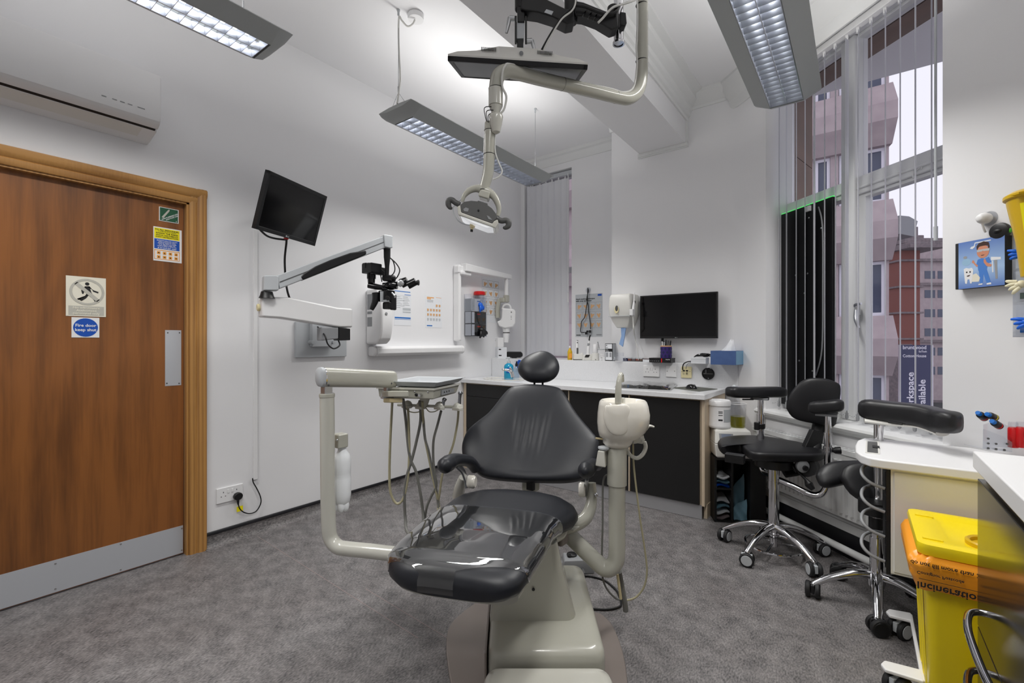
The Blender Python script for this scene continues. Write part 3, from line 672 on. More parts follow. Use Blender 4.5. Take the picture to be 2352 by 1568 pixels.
obj('louvre_flap', B().prism([(XL + a, a0 + 0.012, z) for a, z in [(0.152, 2.3665), (0.07, 2.3455), (0.07, 2.3435), (0.152, 2.3635)]], (0, a1 - a0 - 0.075, 0)), 'offwhite', ac)
for i, y in enumerate((0.60, 0.64, 0.67, 0.70, 0.745)): obj('indicator', B().box((XL + 0.2245, y, 2.437), (0.001, 0.018 if i < 4 else 0.03, 0.004)), 'mgrey', ac)
# door signs
def sign(name, label, tl, br, m, xp, ma, cat='sign', n=0.0022):
    u0, v1 = xp(*tl); u1, v0 = xp(*br)
    o = obj(name, B().bx(m, u0, u1, v0, v1, 0, n), ma); tag(o, label, cat)
    return o, frame(m @ V((u0, v0, n + 0.0003)), m.to_3x3() @ V((1, 0, 0)), m.to_3x3() @ V((0, 1, 0))), u1 - u0, v1 - v0
def disc(m, x, y, r, n=28, r0=0.0, sx=1.0, h=0.0004, a0=0.0, a1=2 * math.pi):
    b = B()
    if r0 <= 0: b.prism([m @ V((x + r * sx * math.cos(2 * math.pi * j / n), y + r * math.sin(2 * math.pi * j / n), 0)) for j in range(n)], m.to_3x3() @ V((0, 0, h)))
    else:
        for j in range(n):
            q = [(rr, 2 * math.pi * k / n) for rr, k in ((r0, j), (r, j), (r, j + 1), (r0, j + 1))]
            b.prism([m @ V((x + a * sx * math.cos(t), y + a * math.sin(t), 0)) for a, t in q], m.to_3x3() @ V((0, 0, h)))
    return b
def flat(m, pts, h=0.0004): return B().prism([m @ V((x, y, 0)) for x, y in pts], m.to_3x3() @ V((0, 0, h)))
o, m, W_, H_ = sign('door_sign', 'cream no admittance sign with a walking figure on the door', (151, 632), (243, 728), DW, dw, 'cream_sign')
R_ = 0.44 * W_; cx, cy = W_ * 0.52, H_ * 0.62
fig = B()
for pts in ([(-.02, .16), (.10, .10), (.13, .02), (.24, -.02), (.25, .02), (.12, .07), (.05, .17)], [(-.05, .16), (.05, .17), (.09, .0), (.0, -.03)], [(-.05, .16), (-.13, .04), (-.11, -.06), (-.08, -.06), (-.06, .03), (.0, .08)], [(.0, -.02), (-.06, -.14), (-.19, -.24), (-.22, -.21), (-.12, -.27), (-.02, -.18), (.05, -.06)], [(.02, -.03), (.12, -.17), (.17, -.28), (.27, -.28), (.25, -.25), (.2, -.24), (.15, -.12), (.09, .0)]):
    fig.f += [tuple(i + len(fig.v) for i in f) for f in flat(m, [(cx + x * W_ * 1.15, cy + y * W_ * 1.15) for x, y in pts], 0.0006).f]; fig.v += flat(m, [(cx + x * W_ * 1.15, cy + y * W_ * 1.15) for x, y in pts], 0.0006).v
g = disc(m, cx, cy + 0.27 * W_, 0.055 * W_, 14, h=0.0006); fig.add(g.v, g.f)
obj('walking_figure', fig, 'print_dark', o)
g = disc(m, cx, cy, R_, 36, R_ * 0.84, h=0.0008)
s2 = R_ * 0.64; t_ = R_ * 0.085
g2 = flat(m, [(cx - s2 - t_, cy + s2 - t_), (cx - s2 + t_, cy + s2 + t_), (cx + s2 + t_, cy - s2 + t_), (cx + s2 - t_, cy - s2 - t_)], 0.0008); g.add(g2.v, g2.f)
obj('prohibition_ring', g, 'sign_grey', o)
obj('caption_panel', flat(m, [(W_ * 0.06, H_ * 0.03), (W_ * 0.95, H_ * 0.03), (W_ * 0.95, H_ * 0.26), (W_ * 0.06, H_ * 0.26)]), 'sign_grey', o)
text('lettering', [('No admittance', W_ * 0.5, H_ * 0.19, H_ * 0.074, 'CENTER', 0, 1.15), ('Authorised', W_ * 0.5, H_ * 0.12, H_ * 0.074, 'CENTER', 0, 1.15), ('personnel only', W_ * 0.5, H_ * 0.05, H_ * 0.074, 'CENTER', 0, 1.15)], frame(m @ V((0, 0, 0.0005)), (0, 1, 0), UP), 'cream_sign', o)
o, m, W_, H_ = sign('door_sign', 'white fire door keep shut sign with blue disc on the door', (164, 728), (228, 775), DW, dw, 'white_p')
obj('blue_disc', disc(m, W_ / 2, H_ / 2, H_ * 0.46, 32, 0, W_ / H_ * 0.97), 'print_deep', o)
text('lettering', [('Fire door', W_ / 2, H_ * 0.54, H_ * 0.2, 'CENTER', 0, 1.02), ('keep shut', W_ / 2, H_ * 0.32, H_ * 0.2, 'CENTER', 0, 1.02)], frame(m @ V((0, 0, 0.0005)), (0, 1, 0), UP), 'white_p', o)
o, m, W_, H_ = sign('door_sign', 'green compressed gas diamond sign at the top of the door', (365, 474), (410, 514), DW, dw, 'white_p')
obj('green_field', flat(m, [(W_ * .04, H_ * .04), (W_ * .96, H_ * .04), (W_ * .96, H_ * .96), (W_ * .04, H_ * .96)]), 'print_green', o)
m2 = frame(m @ V((0, 0, 0.0005)), (0, 1, 0), UP)
obj('gas_cylinder_symbol', flat(m2, [(W_ * .12, H_ * .27), (W_ * .22, H_ * .22), (W_ * .52, H_ * .78), (W_ * .53, H_ * .88), (W_ * .49, H_ * .90), (W_ * .43, H_ * .82)]), 'sign_grey', o)
an = math.atan2(H_ * 0.62, W_ * 0.86)
text('lettering', [('NON-FLAMMABLE GAS', W_ * .15, H_ * .07, H_ * .118, 'LEFT', an, 0.93), ('NON-TOXIC GAS', W_ * .36, H_ * .08, H_ * .118, 'LEFT', an, 0.9), ('2', W_ * .85, H_ * .08, H_ * .12)], m2, 'white_p', o)
o, m, W_, H_ = sign('door_sign', 'yellow, blue and white hazard notice to personnel on the door', (352, 519), (417, 605), DW, dw, 'white_p')
rc = lambda x0, y0, x1, y1: [(W_ * x0, H_ * y0), (W_ * x1, H_ * y0), (W_ * x1, H_ * y1), (W_ * x0, H_ * y1)]
obj('yellow_panel', flat(m, rc(.03, .67, .92, .97)), 'print_yellow', o); obj('blue_panel', flat(m, rc(.03, .36, .92, .65)), 'print_deep', o)
m2 = frame(m @ V((0, 0, 0.0005)), (0, 1, 0), UP); cxx = W_ * .475
text('lettering', [('TO ALL PERSONNEL', cxx, H_ * .905, H_ * .055, 'CENTER', 0, 1.2), ('To comply with current regulations', cxx, H_ * .872, H_ * .03, 'CENTER', 0, 1.05), ('KNOW THE RISKS!', cxx, H_ * .805, H_ * .058, 'CENTER', 0, 1.12), ('KNOW THE SYMBOLS!', cxx, H_ * .75, H_ * .048, 'CENTER', 0, 1.12), ('KNOW THE PRECAUTIONS!', cxx, H_ * .70, H_ * .042, 'CENTER', 0, 1.06)], m2, 'print_dark', o)
text('lettering', [('ALWAYS follow the correct', cxx, H_ * .595, H_ * .04, 'CENTER', 0, 1.1), ('safety procedures. Data', cxx, H_ * .555, H_ * .04, 'CENTER', 0, 1.1), ('sheets etc. Failure to comply', cxx, H_ * .515, H_ * .04, 'CENTER', 0, 1.0), ('is an offence under the', cxx, H_ * .475, H_ * .04, 'CENTER', 0, 1.1), ('Health & Safety at Work Act.', cxx, H_ * .435, H_ * .04, 'CENTER', 0, 1.0), ('IF IN DOUBT ASK!', cxx, H_ * .375, H_ * .05, 'CENTER', 0, 1.15)], m2, 'white_p', o)
obj('orange_border', B().add(*(lambda g: (g.v, g.f))(flat(m, rc(.03, .05, .92, .065)))).add(*(lambda g: (g.v, g.f))(flat(m, rc(.03, .31, .92, .33)))).add(*(lambda g: (g.v, g.f))(flat(m, rc(.03, .05, .05, .33)))).add(*(lambda g: (g.v, g.f))(flat(m, rc(.90, .05, .92, .33)))), 'print_orange', o)
for r in range(2):
    for k in range(4):
        x0, y0 = .12 + .205 * k, .20 - .12 * r
        s_ = obj('hazard_square', flat(m, rc(x0, y0, x0 + .12, y0 + .085)), 'print_orange', o)
        q = [(x0 + .03, y0 + .02), (x0 + .09, y0 + .02), (x0 + .06, y0 + .07)] if (r + k) % 2 else [(x0 + .03, y0 + .03), (x0 + .09, y0 + .03), (x0 + .09, y0 + .055), (x0 + .03, y0 + .055)]
        obj('hazard_mark', flat(m2, [(W_ * a, H_ * e) for a, e in q]), 'print_dark', s_)
# plug socket by the door
def socket(name, label, m, u0, u1, v0, v1, ma, gang=2, plug=None):
    t = thing(name, label, 'socket', m @ V(((u0 + u1) / 2, (v0 + v1) / 2, 0)))
    obj('face_plate', B().bx(m, u0, u1, v0, v1, 0, 0.009), ma, t, bev=0.003)
    W_, H_ = (u1 - u0), (v1 - v0)
    for gi in range(gang):
        cxx = u0 + W_ * ((0.25, 0.75)[gi] if gang == 2 else 0.5)
        for dx, dy, a, e in ((0, .03, .004, .008), (-.011, -.012, .0065, .004), (.011, -.012, .0065, .004)):
            obj('socket_hole', B().bx(m, cxx + dx * H_ / .086 - a / 2, cxx + dx * H_ / .086 + a / 2, (v0 + v1) / 2 + dy * H_ / .086 * .55 - e / 2, (v0 + v1) / 2 + dy * H_ / .086 * .55 + e / 2, 0.0088, 0.0094), 'print_dark', t)
        sx = u0 + W_ * (0.5 + (-0.075, 0.075)[gi]) if gang == 2 else u0 + W_ * 0.8
        obj('rocker_switch', B().bx(m, sx - 0.005, sx + 0.005, v0 + H_ * .6, v0 + H_ * .82, 0.009, 0.012), 'white_p', t, bev=0.001)
    return t
su0, su1 = lw(496, 1140)[0], lw(557, 1128)[0]; sv0, sv1 = lw(496, 1158)[1], lw(496, 1123)[1]
st = socket('wall_socket', 'white double wall socket beside the wooden door frame', LW, su0, su1, sv0, sv1, 'white_p')
pu = su0 + (su1 - su0) * 0.76; pv = lw(545, 1137)[1]
pg = thing('plug', 'black three-pin plug in the wall socket, its flex looping up to the conduit', 'plug', LW @ V((pu, pv, 0.01)))
obj('plug_body', B().prism([LW @ V((pu + 0.026 * math.cos(a), pv + 0.024 * math.sin(a), 0.0095)) for a in [math.pi * 2 * k / 16 for k in range(16)]], (0.028, 0, 0)), 'black', pg, bev=0.006)
obj('strain_relief', B().tube([LW @ V((pu, pv - 0.02, 0.022)), LW @ V((pu + 0.001, pv - 0.052, 0.024))], [0.009, 0.005], 10), 'black', pg)
cp = [LW @ V((pu, pv - 0.045, 0.024))] + [LW @ V((*lw(x, y, 0.02), 0.02)) for x, y in ((551, 1168), (560, 1176), (574, 1179), (589, 1173), (599, 1155), (598, 1140), (590, 1122), (582, 1108), (580, 1098))]
obj('flex', B().tube(cp, 0.0036, 8), 'cable', pg)
u, v = lw(551, 1168, 0.02); obj('flag_label', B().bx(LW, u - 0.018, u + 0.018, v - 0.016, v + 0.016, 0.018, 0.0205), 'print_yellow', pg)
# conduit
u, v = lw(585, 1100); zt = lw(585, 528)[1]
tag(obj('conduit', B().bx(LW, u - 0.012, u + 0.012, v, zt, 0, 0.016), 'white_p', bev=0.002), 'white cable conduit running down the wall left of the microscope', 'conduit')
# ------------------------------------------------------------------ monitors
def quad_frame(tl, tr, br, bl):
    u = ((tr - tl) + (br - bl)) / 2; v = ((tl - bl) + (tr - br)) / 2
    ctr = (tl + tr + br + bl) / 4; m = frame(ctr, u, v)
    return m, u.length, v.length
def monitor(name, label, m, w_, h_, bz, logo=True, shell='black'):
    t = thing(name, label, 'monitor', m.translation)
    obj('screen', B().bx(m, -w_ / 2 + bz, w_ / 2 - bz, -h_ / 2 + bz * 1.15, h_ / 2 - bz, -0.012, -0.0025), 'screen', t)
    b = B()
    for u0, u1, v0, v1 in ((-w_ / 2, w_ / 2, -h_ / 2, -h_ / 2 + bz * 1.2), (-w_ / 2, w_ / 2, h_ / 2 - bz, h_ / 2), (-w_ / 2, -w_ / 2 + bz, -h_ / 2, h_ / 2), (w_ / 2 - bz, w_ / 2, -h_ / 2, h_ / 2)): b.bx(m, u0, u1, v0, v1, -0.02, 0)
    obj('bezel', b, 'black', t, bev=0.002)
    hb = 0.42
    rs = [[m @ V((a * w_ / 2 * k, e * h_ / 2 * k, n)) for a, e in ((-1, -1), (1, -1), (1, 1), (-1, 1))] for k, n in ((0.998, -0.012), (0.998, -0.028), (0.8, -0.045), (0.72, -0.05))]
    obj('rear_shell', B().rings(rs), shell, t, ang=25)
    if logo:
        lg = disc(m, -0.012, -h_ / 2 + bz * 0.55, bz * 0.28, 14); obj('maker_badge', lg, 'lgrey', t)
        text('lettering', [('LG', -0.004, -h_ / 2 + bz * 0.32, bz * 0.55)], frame(m @ V((0, 0, 0.0003)), m.to_3x3() @ V((1, 0, 0)), m.to_3x3() @ V((0, 1, 0))), 'lgrey', t)
    return t
m, w_, h_ = quad_frame(D(612, 388, 2.57), D(748, 450, 3.03), D(728, 566, 3.09), D(592, 527, 2.63))
t = monitor('monitor', 'black monitor tilted out from the left wall above the microscope arm', m, w_, h_, 0.019)
u, v = lw(655, 500)
obj('wall_arm', B().tube([m @ V((-0.02, 0, -0.045)), m @ V((-0.06, 0.0, -0.12)), LW @ V((u - 0.05, v + 0.02, 0.04))], 0.02, 10, 4).bx(LW, u - 0.10, u, v - 0.05, v + 0.09, 0, 0.03), 'black', t)
c0 = m @ V((-0.10, -h_ / 2 - 0.003, -0.03))
obj('power_cable', B().tube([m @ V((0.0, -h_ / 2 + 0.02, -0.03)), D(658, 552, 2.86), D(654, 595, 2.9), D(656, 640, 2.95), D(660, 668, 2.95), D(667, 690, 2.95)], 0.0065, 8), 'cable', t)
obj('signal_cable', B().tube([m @ V((-0.19, -h_ / 2 + 0.01, -0.035)), m @ V((-0.12, -h_ / 2 - 0.02, -0.035)), m @ V((-0.05, -h_ / 2 - 0.022, -0.035)), m @ V((0.03, -h_ / 2 - 0.01, -0.03))], 0.006, 8), 'cable', t)
obj('red_connector', B().box(m @ V((0.01, -h_ / 2 - 0.004, -0.02)), (0.02, 0.02, 0.012)), 'red', t)
# ------------------------------------------------------------------ operating microscope on its wall arm
ms = thing('operating_microscope', 'white and black operating microscope on a jointed wall arm, left of the posters', 'microscope', (XL, 2.2, 1.2))
u0, v1 = lw(676, 745); u1, v0 = lw(793, 818)
obj('wall_plate', B().bx(LW, u0, u1, v0, v1 + 0.02, 0, 0.02), 'lgrey', ms, bev=0.004)
a, q = lw(712, 745, 0.03), lw(757, 793, 0.03)
obj('bracket', B().bx(LW, a[0], q[0], q[1] - 0.01, a[1] + 0.06, 0.02, 0.06), 'lgrey', ms, bev=0.006)
for x in (718, 766): p = OX(x, 786, XL + 0.06); obj('bolt', B().cyl(p - V((0.04, 0, 0)), p + V((0.012, 0, 0)), 0.014, n=16), 'lgrey', ms, bev=0.002)
def barp(pts, dep, th, nm, ma, bev=0.006):      # outline traced on an upright plane, given a real thickness
    A, Q, nn = dep
    p = [OP(x, y, A, nn) for x, y in pts]
    return obj(nm, B().prism([k + nn * th / 2 for k in p], -nn * th), ma, ms, bev=bev)
A, Q = D(600, 720, 2.80), D(800, 720, 3.16)
nn = V(((Q - A).y, -(Q - A).x, 0)).normalized(); dpl = (A, Q, nn)
barp([(733, 752), (772, 752), (772, 778), (733, 782)], dpl, 0.09, 'pivot_housing', 'mgrey'); barp([(772, 751), (798, 755), (798, 781), (772, 782)], dpl, 0.10, 'pivot_motor', 'black', 0.004)
barp([(596, 684), (607, 682.5), (660, 684), (770, 707), (804, 709.5), (804, 752), (775, 752), (640, 731), (597, 728.5)], dpl, 0.10, 'lower_arm', 'white_p', 0.012)
obj('pivot_cap', B().lathe([(0.021, 0), (0.024, 0.008), (0.018, 0.014)], OP(596, 706, A, nn), -(Q - A).normalized(), 20), 'cream', ms)
A2, Q2 = D(622, 655, 2.80), D(885, 570, 3.22)
n2 = V(((Q2 - A2).y, -(Q2 - A2).x, 0)).normalized(); d2 = (A2, Q2, n2)
barp([(604, 634), (631, 634), (638, 636), (638, 668), (603, 668)], d2, 0.085, 'elbow_block', 'lgrey')
obj('elbow_boss', B().lathe([(0.045, -0.005), (0.038, 0.012), (0.032, 0.035)], OP(613, 683, A2, n2), (0, 0, 1), 20), 'black', ms)
barp([(634, 634), (880, 543), (880, 571), (640, 664)], d2, 0.075, 'upper_arm', 'lgrey', 0.005)
barp([(640, 648), (880, 556), (880, 557), (640, 650)], (A2 + n2 * 0.001, Q2, n2), 0.0775, 'arm_groove', 'dgrey', 0)
barp([(687, 637), (694, 629), (720, 613), (755, 598), (800, 582), (837, 576), (838, 586), (820, 594), (692, 645)], (A2, Q2, n2), 0.086, 'arm_grip', 'black', 0.01)
barp([(876, 542), (880, 541), (897, 544), (897, 571), (891, 572), (878, 569)], d2, 0.09, 'end_block', 'lgrey')
E3 = OP(888, 571, A2, n2); dm = (E3 - EP).dot(FW)
mp = lambda x, y, dd=0.0: D(x, y, dm + dd)
px_ = dm / FPX
obj('drop_post', B().tube([mp(889, 570), mp(889, 590), mp(889, 612), mp(889, 633)], [7.8 * px_, 7.6 * px_, 5 * px_, 4.2 * px_], 16, 3), 'black', ms)
obj('tilt_hub', B().cyl(mp(883, 638, .02), mp(904, 640, -.02), 8 * px_, n=18).ell(mp(902, 638, -.02), (7 * px_,) * 3), 'black', ms)
obj('head_body', B().ell(mp(898, 656), (17 * px_, 15 * px_, 10 * px_)).tube([mp(880, 657), mp(912, 655)], [8 * px_, 9 * px_], 16), 'black_g', ms)
obj('binocular_tube', B().tube([mp(915, 654), mp(925, 646)], [7 * px_, 9 * px_], 16, 2).cyl(mp(922, 651), mp(936, 645), 11 * px_, 10 * px_).cyl(mp(937, 655), mp(955, 646), 9.5 * px_, 9 * px_), 'black_g', ms)
obj('silver_dial', B().lathe([(7.5 * px_, 0), (7.5 * px_, 6 * px_), (4 * px_, 8 * px_)], mp(920, 651, -0.02), -FW + RT * 0.3, 20), 'alu', ms)
obj('eyepiece', B().cyl(mp(952, 651), mp(961, 648), 5 * px_).lathe([(6 * px_, 0), (6.6 * px_, 3 * px_), (5.5 * px_, 4 * px_)], mp(959, 649), RT, 18), 'black', ms)
obj('camera_adapter', B().tube([mp(846, 655), mp(862, 658), mp(882, 661)], [6.5 * px_, 7 * px_, 5.5 * px_], 14, 4), 'black_g', ms)
obj('adapter_ring', B().cyl(mp(880, 660), mp(890, 660), 6.2 * px_, n=18), 'alu', ms)
cm = obj('camera', B().box(mp(854, 617), (36 * px_, 30 * px_, 22 * px_), None).box(mp(844, 611), (14 * px_, 20 * px_, 13 * px_), None).box(mp(868, 622), (12 * px_, 34 * px_, 18 * px_)), 'black', ms, bev=0.006)
obj('camera_lens', B().cyl(mp(853, 626), mp(853, 640), 10 * px_).cyl(mp(853, 640), mp(853, 650), 8.5 * px_, 8 * px_), 'black_g', ms)
obj('red_lens_ring', B().cyl(mp(853, 625.5), mp(853, 626.6), 10.4 * px_, n=24), 'red', cm)
obj('viewfinder_hump', B().box(mp(848, 608), (12 * px_, 12 * px_, 8 * px_)), 'black', cm, bev=0.004)
obj('optics_block', B().box(mp(888, 680), (30 * px_, 26 * px_, 26 * px_)), 'black_g', ms, bev=0.008)
obj('optics_trim', B().box(mp(877, 681, -.05), (1.5 * px_, 8 * px_, 24 * px_)).box(mp(884, 691, -.045), (20 * px_, 8 * px_, 4 * px_)), 'lgrey', ms)
obj('focus_knob', B().lathe([(5 * px_, 0), (5 * px_, 7 * px_)], mp(891, 685, -.05), -FW, 16), 'black', ms, bev=0.002)
obj('lever', B().tube([mp(900, 672, -.05), mp(906, 678, -.06), mp(907, 684, -.06)], 2 * px_, 8), 'alu', ms)
obj('handle', B().tube([mp(862, 672), mp(862, 690), mp(853, 711)], [7 * px_, 7 * px_, 4.2 * px_], 14, 4, flat=1.3), 'black', ms)
obj('objective', B().box(mp(893, 702), (22 * px_, 20 * px_, 16 * px_)).box(mp(903, 694), (7 * px_, 16 * px_, 36 * px_)), 'black', ms, bev=0.008)
obj('light_guide', B().tube([mp(894, 590), mp(903, 600), mp(907, 618), mp(902, 630), mp(892, 632), mp(875, 618)], 1.3 * px_, 8), 'cable', ms)
obj('light_guide', B().tube([mp(896, 592), mp(910, 605), mp(918, 620), mp(913, 635), mp(906, 642)], 1.4 * px_, 8), 'cable', ms)
obj('shutter_cable', B().tube([mp(873, 626), mp(876, 640), mp(877, 647)], 1.2 * px_, 8), 'cable', ms)
obj('drive_cable', B().tube([OP(737, 750, A, nn) - nn * .06, OP(738, 770, A, nn) + nn * .06, OP(744, 790, A, nn) + nn * .07, OP(757, 800, A, nn) + nn * .07, OP(772, 793, A, nn) + nn * .06, OP(777, 781, A, nn)], 0.005, 8), 'cable', ms)
# ------------------------------------------------------------------ white dispenser below the microscope head
u0, v1 = lw(843, 664, 0.0); u1, v0 = lw(905, 789, 0.0)
Yr = OX(903, 720, XL + 0.20).y
ds = thing('wall_dispenser', 'white rounded wall dispenser hanging below the microscope head', 'dispenser', (XL, (u0 + Yr) / 2, v0))
ua = OX(843, 700, XL + 0.02).y
b = B(); pr = [(0, v1), (0.13, v1), (0.17, v1 - 0.03), (0.20, v1 - 0.15), (0.205, v0 + 0.2), (0.20, v0 + 0.10), (0.18, v0 + 0.03), (0.14, v0), (0, v0 - 0.005)]
obj('body', B().prism([(XL + a, ua, z) for a, z in pr], (0, Yr - ua, 0)), 'white_p', ds, bev=0.02)
obj('lock', B().lathe([(0.011, 0), (0.011, 0.004), (0.006, 0.005)], OX(887, 720, XL + 0.204), (1, 0, 0), 16), 'mgrey', ds)
for y0, y1 in ((677, 712), (716, 722), (729, 750)): a = OX(850, y0, XL + .01); q = OX(850, y1, XL + .01); obj('label', B().box((XL + 0.055, ua - 0.0005, (a.z + q.z) / 2), (0.06, 0.001, a.z - q.z)), 'mgrey', ds)
# posters on the left wall
def poster(label, tl, br, m, xp, cat='poster', bars=(), ma='paper', name='poster'):
    o, mm, W_, H_ = sign(name, label, tl, br, m, xp, ma, cat, 0.0015)
    groups = {}
    for x0, y0, x1, y1, cm_ in bars:
        g = flat(mm, [(W_ * x0, H_ * y0), (W_ * x1, H_ * y0), (W_ * x1, H_ * y1), (W_ * x0, H_ * y1)]); groups.setdefault(cm_, B()).add(g.v, g.f)
    for k, g in groups.items(): obj('printing', g, k, o)['kind'] = 'stuff'
    return o, mm, W_, H_
bars = [(.02, .95, .95, .97, 'print_blue'), (.6, .87, .98, .885, 'print_blue'), (.03, .20, .97, .235, 'print_blue'), (.03, .17, .97, .182, 'print_blue'), (.02, .84, .95, .843, 'print_grey')]
for i in range(7): bars.append((.05, .80 - .05 * i, .05 + .3 + .12 * (i % 3), .81 - .05 * i, 'print_grey'))
for i in range(6): bars.append((.52, .80 - .045 * i, .80 + .05 * (i % 3), .81 - .045 * i, 'print_grey'))
bars += [(.5, .43, .97, .50, 'lgrey'), (.5, .36, .97, .40, 'lgrey')]
poster('white notice with blue bands pinned beside the dispenser', (905, 664), (944, 748), LW, lw, 'notice', bars)
bars = [(.08, .92, .5, .945, 'print_orange'), (.08, .88, .33, .905, 'print_orange'), (.62, .945, .95, .955, 'print_orange')]
for r in range(4):
    for k in range(5):
        if r == 0 and k < 3: continue
        bars.append((.09 + .175 * k, .66 - .145 * r, .20 + .175 * k, .73 - .145 * r, 'skin' if r < 3 else 'lgrey')); bars.append((.10 + .175 * k, .645 - .145 * r, .18 + .175 * k, .65 - .145 * r, 'print_grey'))
for i in range(4): bars.append((.1, .85 - .02 * i, .45, .856 - .02 * i, 'print_grey'))
bars.append((.08, .045, .40, .075, 'print_blue'))
poster('white hand washing instruction card with orange heading on the left wall', (977, 677), (1015, 753), LW, lw, 'notice', bars)
# ------------------------------------------------------------------ intraoral x-ray unit
xr = thing('xray_unit', 'white wall-mounted dental x-ray unit with folded arm and cone', 'x-ray machine', (XL, 3.2, 1.18))
u0, v0 = lw(862, 820, 0.05); u1, _ = lw(1068, 808, 0.09)
zb_, zt_ = OX(866, 818, XL + 0.09).z, OX(866, 795, XL + 0.09).z
hb = [(0.0, zt_ - 0.005), (0.03, zt_), (0.07, zt_), (0.09, zt_ - 0.02), (0.09, zb_ + 0.02), (0.07, zb_), (0.0, zb_)]
obj('wall_rail', B().prism([(XL + a, OX(868, 808, XL + 0.09).y, z) for a, z in hb], (0, OX(1064, 805, XL + 0.09).y - OX(868, 808, XL + 0.09).y, 0)), 'white_p', xr, bev=0.006)
for x in (868, 1064): y = OX(x, 805, XL + .09).y; obj('end_cap', B().prism([(XL + a, y + (0 if x > 900 else -0.03), z) for a, z in hb], (0, 0.03, 0)), 'white_p', xr, bev=0.012)
uA, uB = lw(1040, 700)[0], OX(1060, 700, XL + 0.08).y
zA, zB = OX(1048, 783, XL + .08).z, OX(1048, 605, XL + .08).z
obj('wall_column', B().bx(LW, uA, uB, zA, zB, 0, 0.085), 'white_p', xr, bev=0.015, seg=3)
obj('shoulder', B().bx(LW, uB - 0.03, OX(1084, 620, XL + .11).y, OX(1070, 632, XL + .11).z, OX(1070, 622, XL + .11).z, 0.03, 0.11).bx(LW, uB - 0.05, OX(1072, 620, XL + .1).y, OX(1070, 628, XL + .11).z, zB - 0.01, 0.02, 0.09), 'white_p', xr, bev=0.015)
y0_, y1_ = OX(1071, 615, XL + .13).y, OX(1176, 632, XL + .13).y
zl, zu = OX(1071, 622, XL + .13).z, OX(1071, 604, XL + .13).z
obj('folded_arm', B().prism([(XL + 0.05, y0_, zl), (XL + 0.05, y0_, zu), (XL + 0.05, y1_, zl + 0.05), (XL + 0.05, y1_, zl)], (0.08, 0, 0)), 'white_p', xr, bev=0.008)
dx = (OX(1163, 640, XL + 0.10) - EP).dot(FW); k = dx / FPX; xp_ = lambda x, y, e=0.0: D(x, y, dx + e)
obj('drop_tube', B().tube([xp_(1163, 640), xp_(1163.5, 650), xp_(1163, 678)], [4 * k, 4.5 * k, 5 * k], 14, 2), 'white_p', xr)
obj('elbow', B().box(xp_(1163, 686), (10 * k, 12 * k, 17 * k)).box(xp_(1155, 689), (14 * k, 12 * k, 11 * k)), 'beige', xr, bev=0.01)
obj('yoke', B().tube([xp_(1147, 687), xp_(1143, 710), xp_(1144, 730)], [6 * k, 7 * k, 7 * k], 12, 4, flat=0.6), 'beige', xr)
obj('tube_head', B().prism([xp_(x, y, -0.06) for x, y in ((1153, 707), (1180, 709), (1185, 715), (1184, 742), (1178, 751), (1160, 754), (1146, 749), (1141, 738), (1150, 735), (1152, 728))], FW * 0.13), 'white_p', xr, bev=0.015, seg=3)
obj('carry_handle', B().tube([xp_(1154, 710), xp_(1157, 702), xp_(1164, 699), xp_(1171, 702), xp_(1174, 710)], 2.4 * k, 10), 'white_p', xr)
obj('cone', B().tube([xp_(1163, 750), xp_(1163, 763), ], [10 * k, 8 * k], 18, 0).cyl(xp_(1163, 764.5), xp_(1162, 786), 7.4 * k, 6.6 * k), 'white_p', xr)
obj('cone_ring', B().cyl(xp_(1163, 762.8), xp_(1163, 764.6), 8 * k), 'print_dark', xr)
text('symbols', [('A', 0, 0, 0.02)], frame(xp_(1173, 718, -0.0615), RT, UP), 'print_dark', xr)
for y in (726, 729, 733): obj('indicator', B().box(xp_(1174, y, -0.061), (1.5 * k, 0.002, 1.2 * k)), 'print_dark', xr)
# ------------------------------------------------------------------ acrylic glove rack
off = 0.10
ul, ur = lw(1066, 720)[0], OX(1118, 720, XL + off).y
zlo, zhi = OX(1072, 772, XL + off).z, OX(1068, 672, XL + off).z
gr = thing('glove_rack', 'clear acrylic glove box rack on the left wall beside the x-ray column', 'rack', (XL, ul, zlo))
b = B(); b.bx(LW, ul, ur, zlo, zlo + 0.004, 0, off); b.bx(LW, ul, ul + 0.003, zlo, zhi, 0, off); b.bx(LW, ur - 0.003, ur, zlo, zhi, 0, off); b.bx(LW, ul, ur, zlo, zhi - 0.02, off - 0.003, off)
obj('holder', b, 'acrylic', gr)
z1, z2, z3 = OX(1072, 742, XL + off).z, OX(1072, 713, XL + off).z, OX(1072, 683, XL + off).z
gb = []
for nm, za, zb2, ma, lab in (('glove_box', zlo + 0.005, z1 - 0.002, 'blackboard', 'black glove box at the bottom of the acrylic rack'), ('glove_box', z1, z2 - 0.002, 'blackboard', 'black glove box in the middle of the acrylic rack'), ('glove_box', z2, z3, 'paper', 'white patterned glove box at the top of the acrylic rack')):
    t = thing(nm, lab, 'box', (XL + .05, (ul + ur) / 2, za)); obj('carton', B().bx(LW, ul + 0.006, ur - 0.006, za, zb2, 0.003, off - 0.006), ma, t)
    obj('end_label', B().bx(LW, ul + 0.0045, ul + 0.006, za + 0.004, zb2 - 0.004, 0.01, off - 0.012).bx(LW, ul + 0.01, ul + 0.05, za + 0.006, zb2 - 0.006, off - 0.006, off - 0.0055), 'paper' if ma != 'paper' else 'lgrey', t)
    obj('red_logo', B().bx(LW, ul + 0.09, ul + 0.14, zb2 - 0.03, zb2 - 0.02, off - 0.006, off - 0.0052), 'red' if ma != 'paper' else 'print_blue', t); gb.append(t)
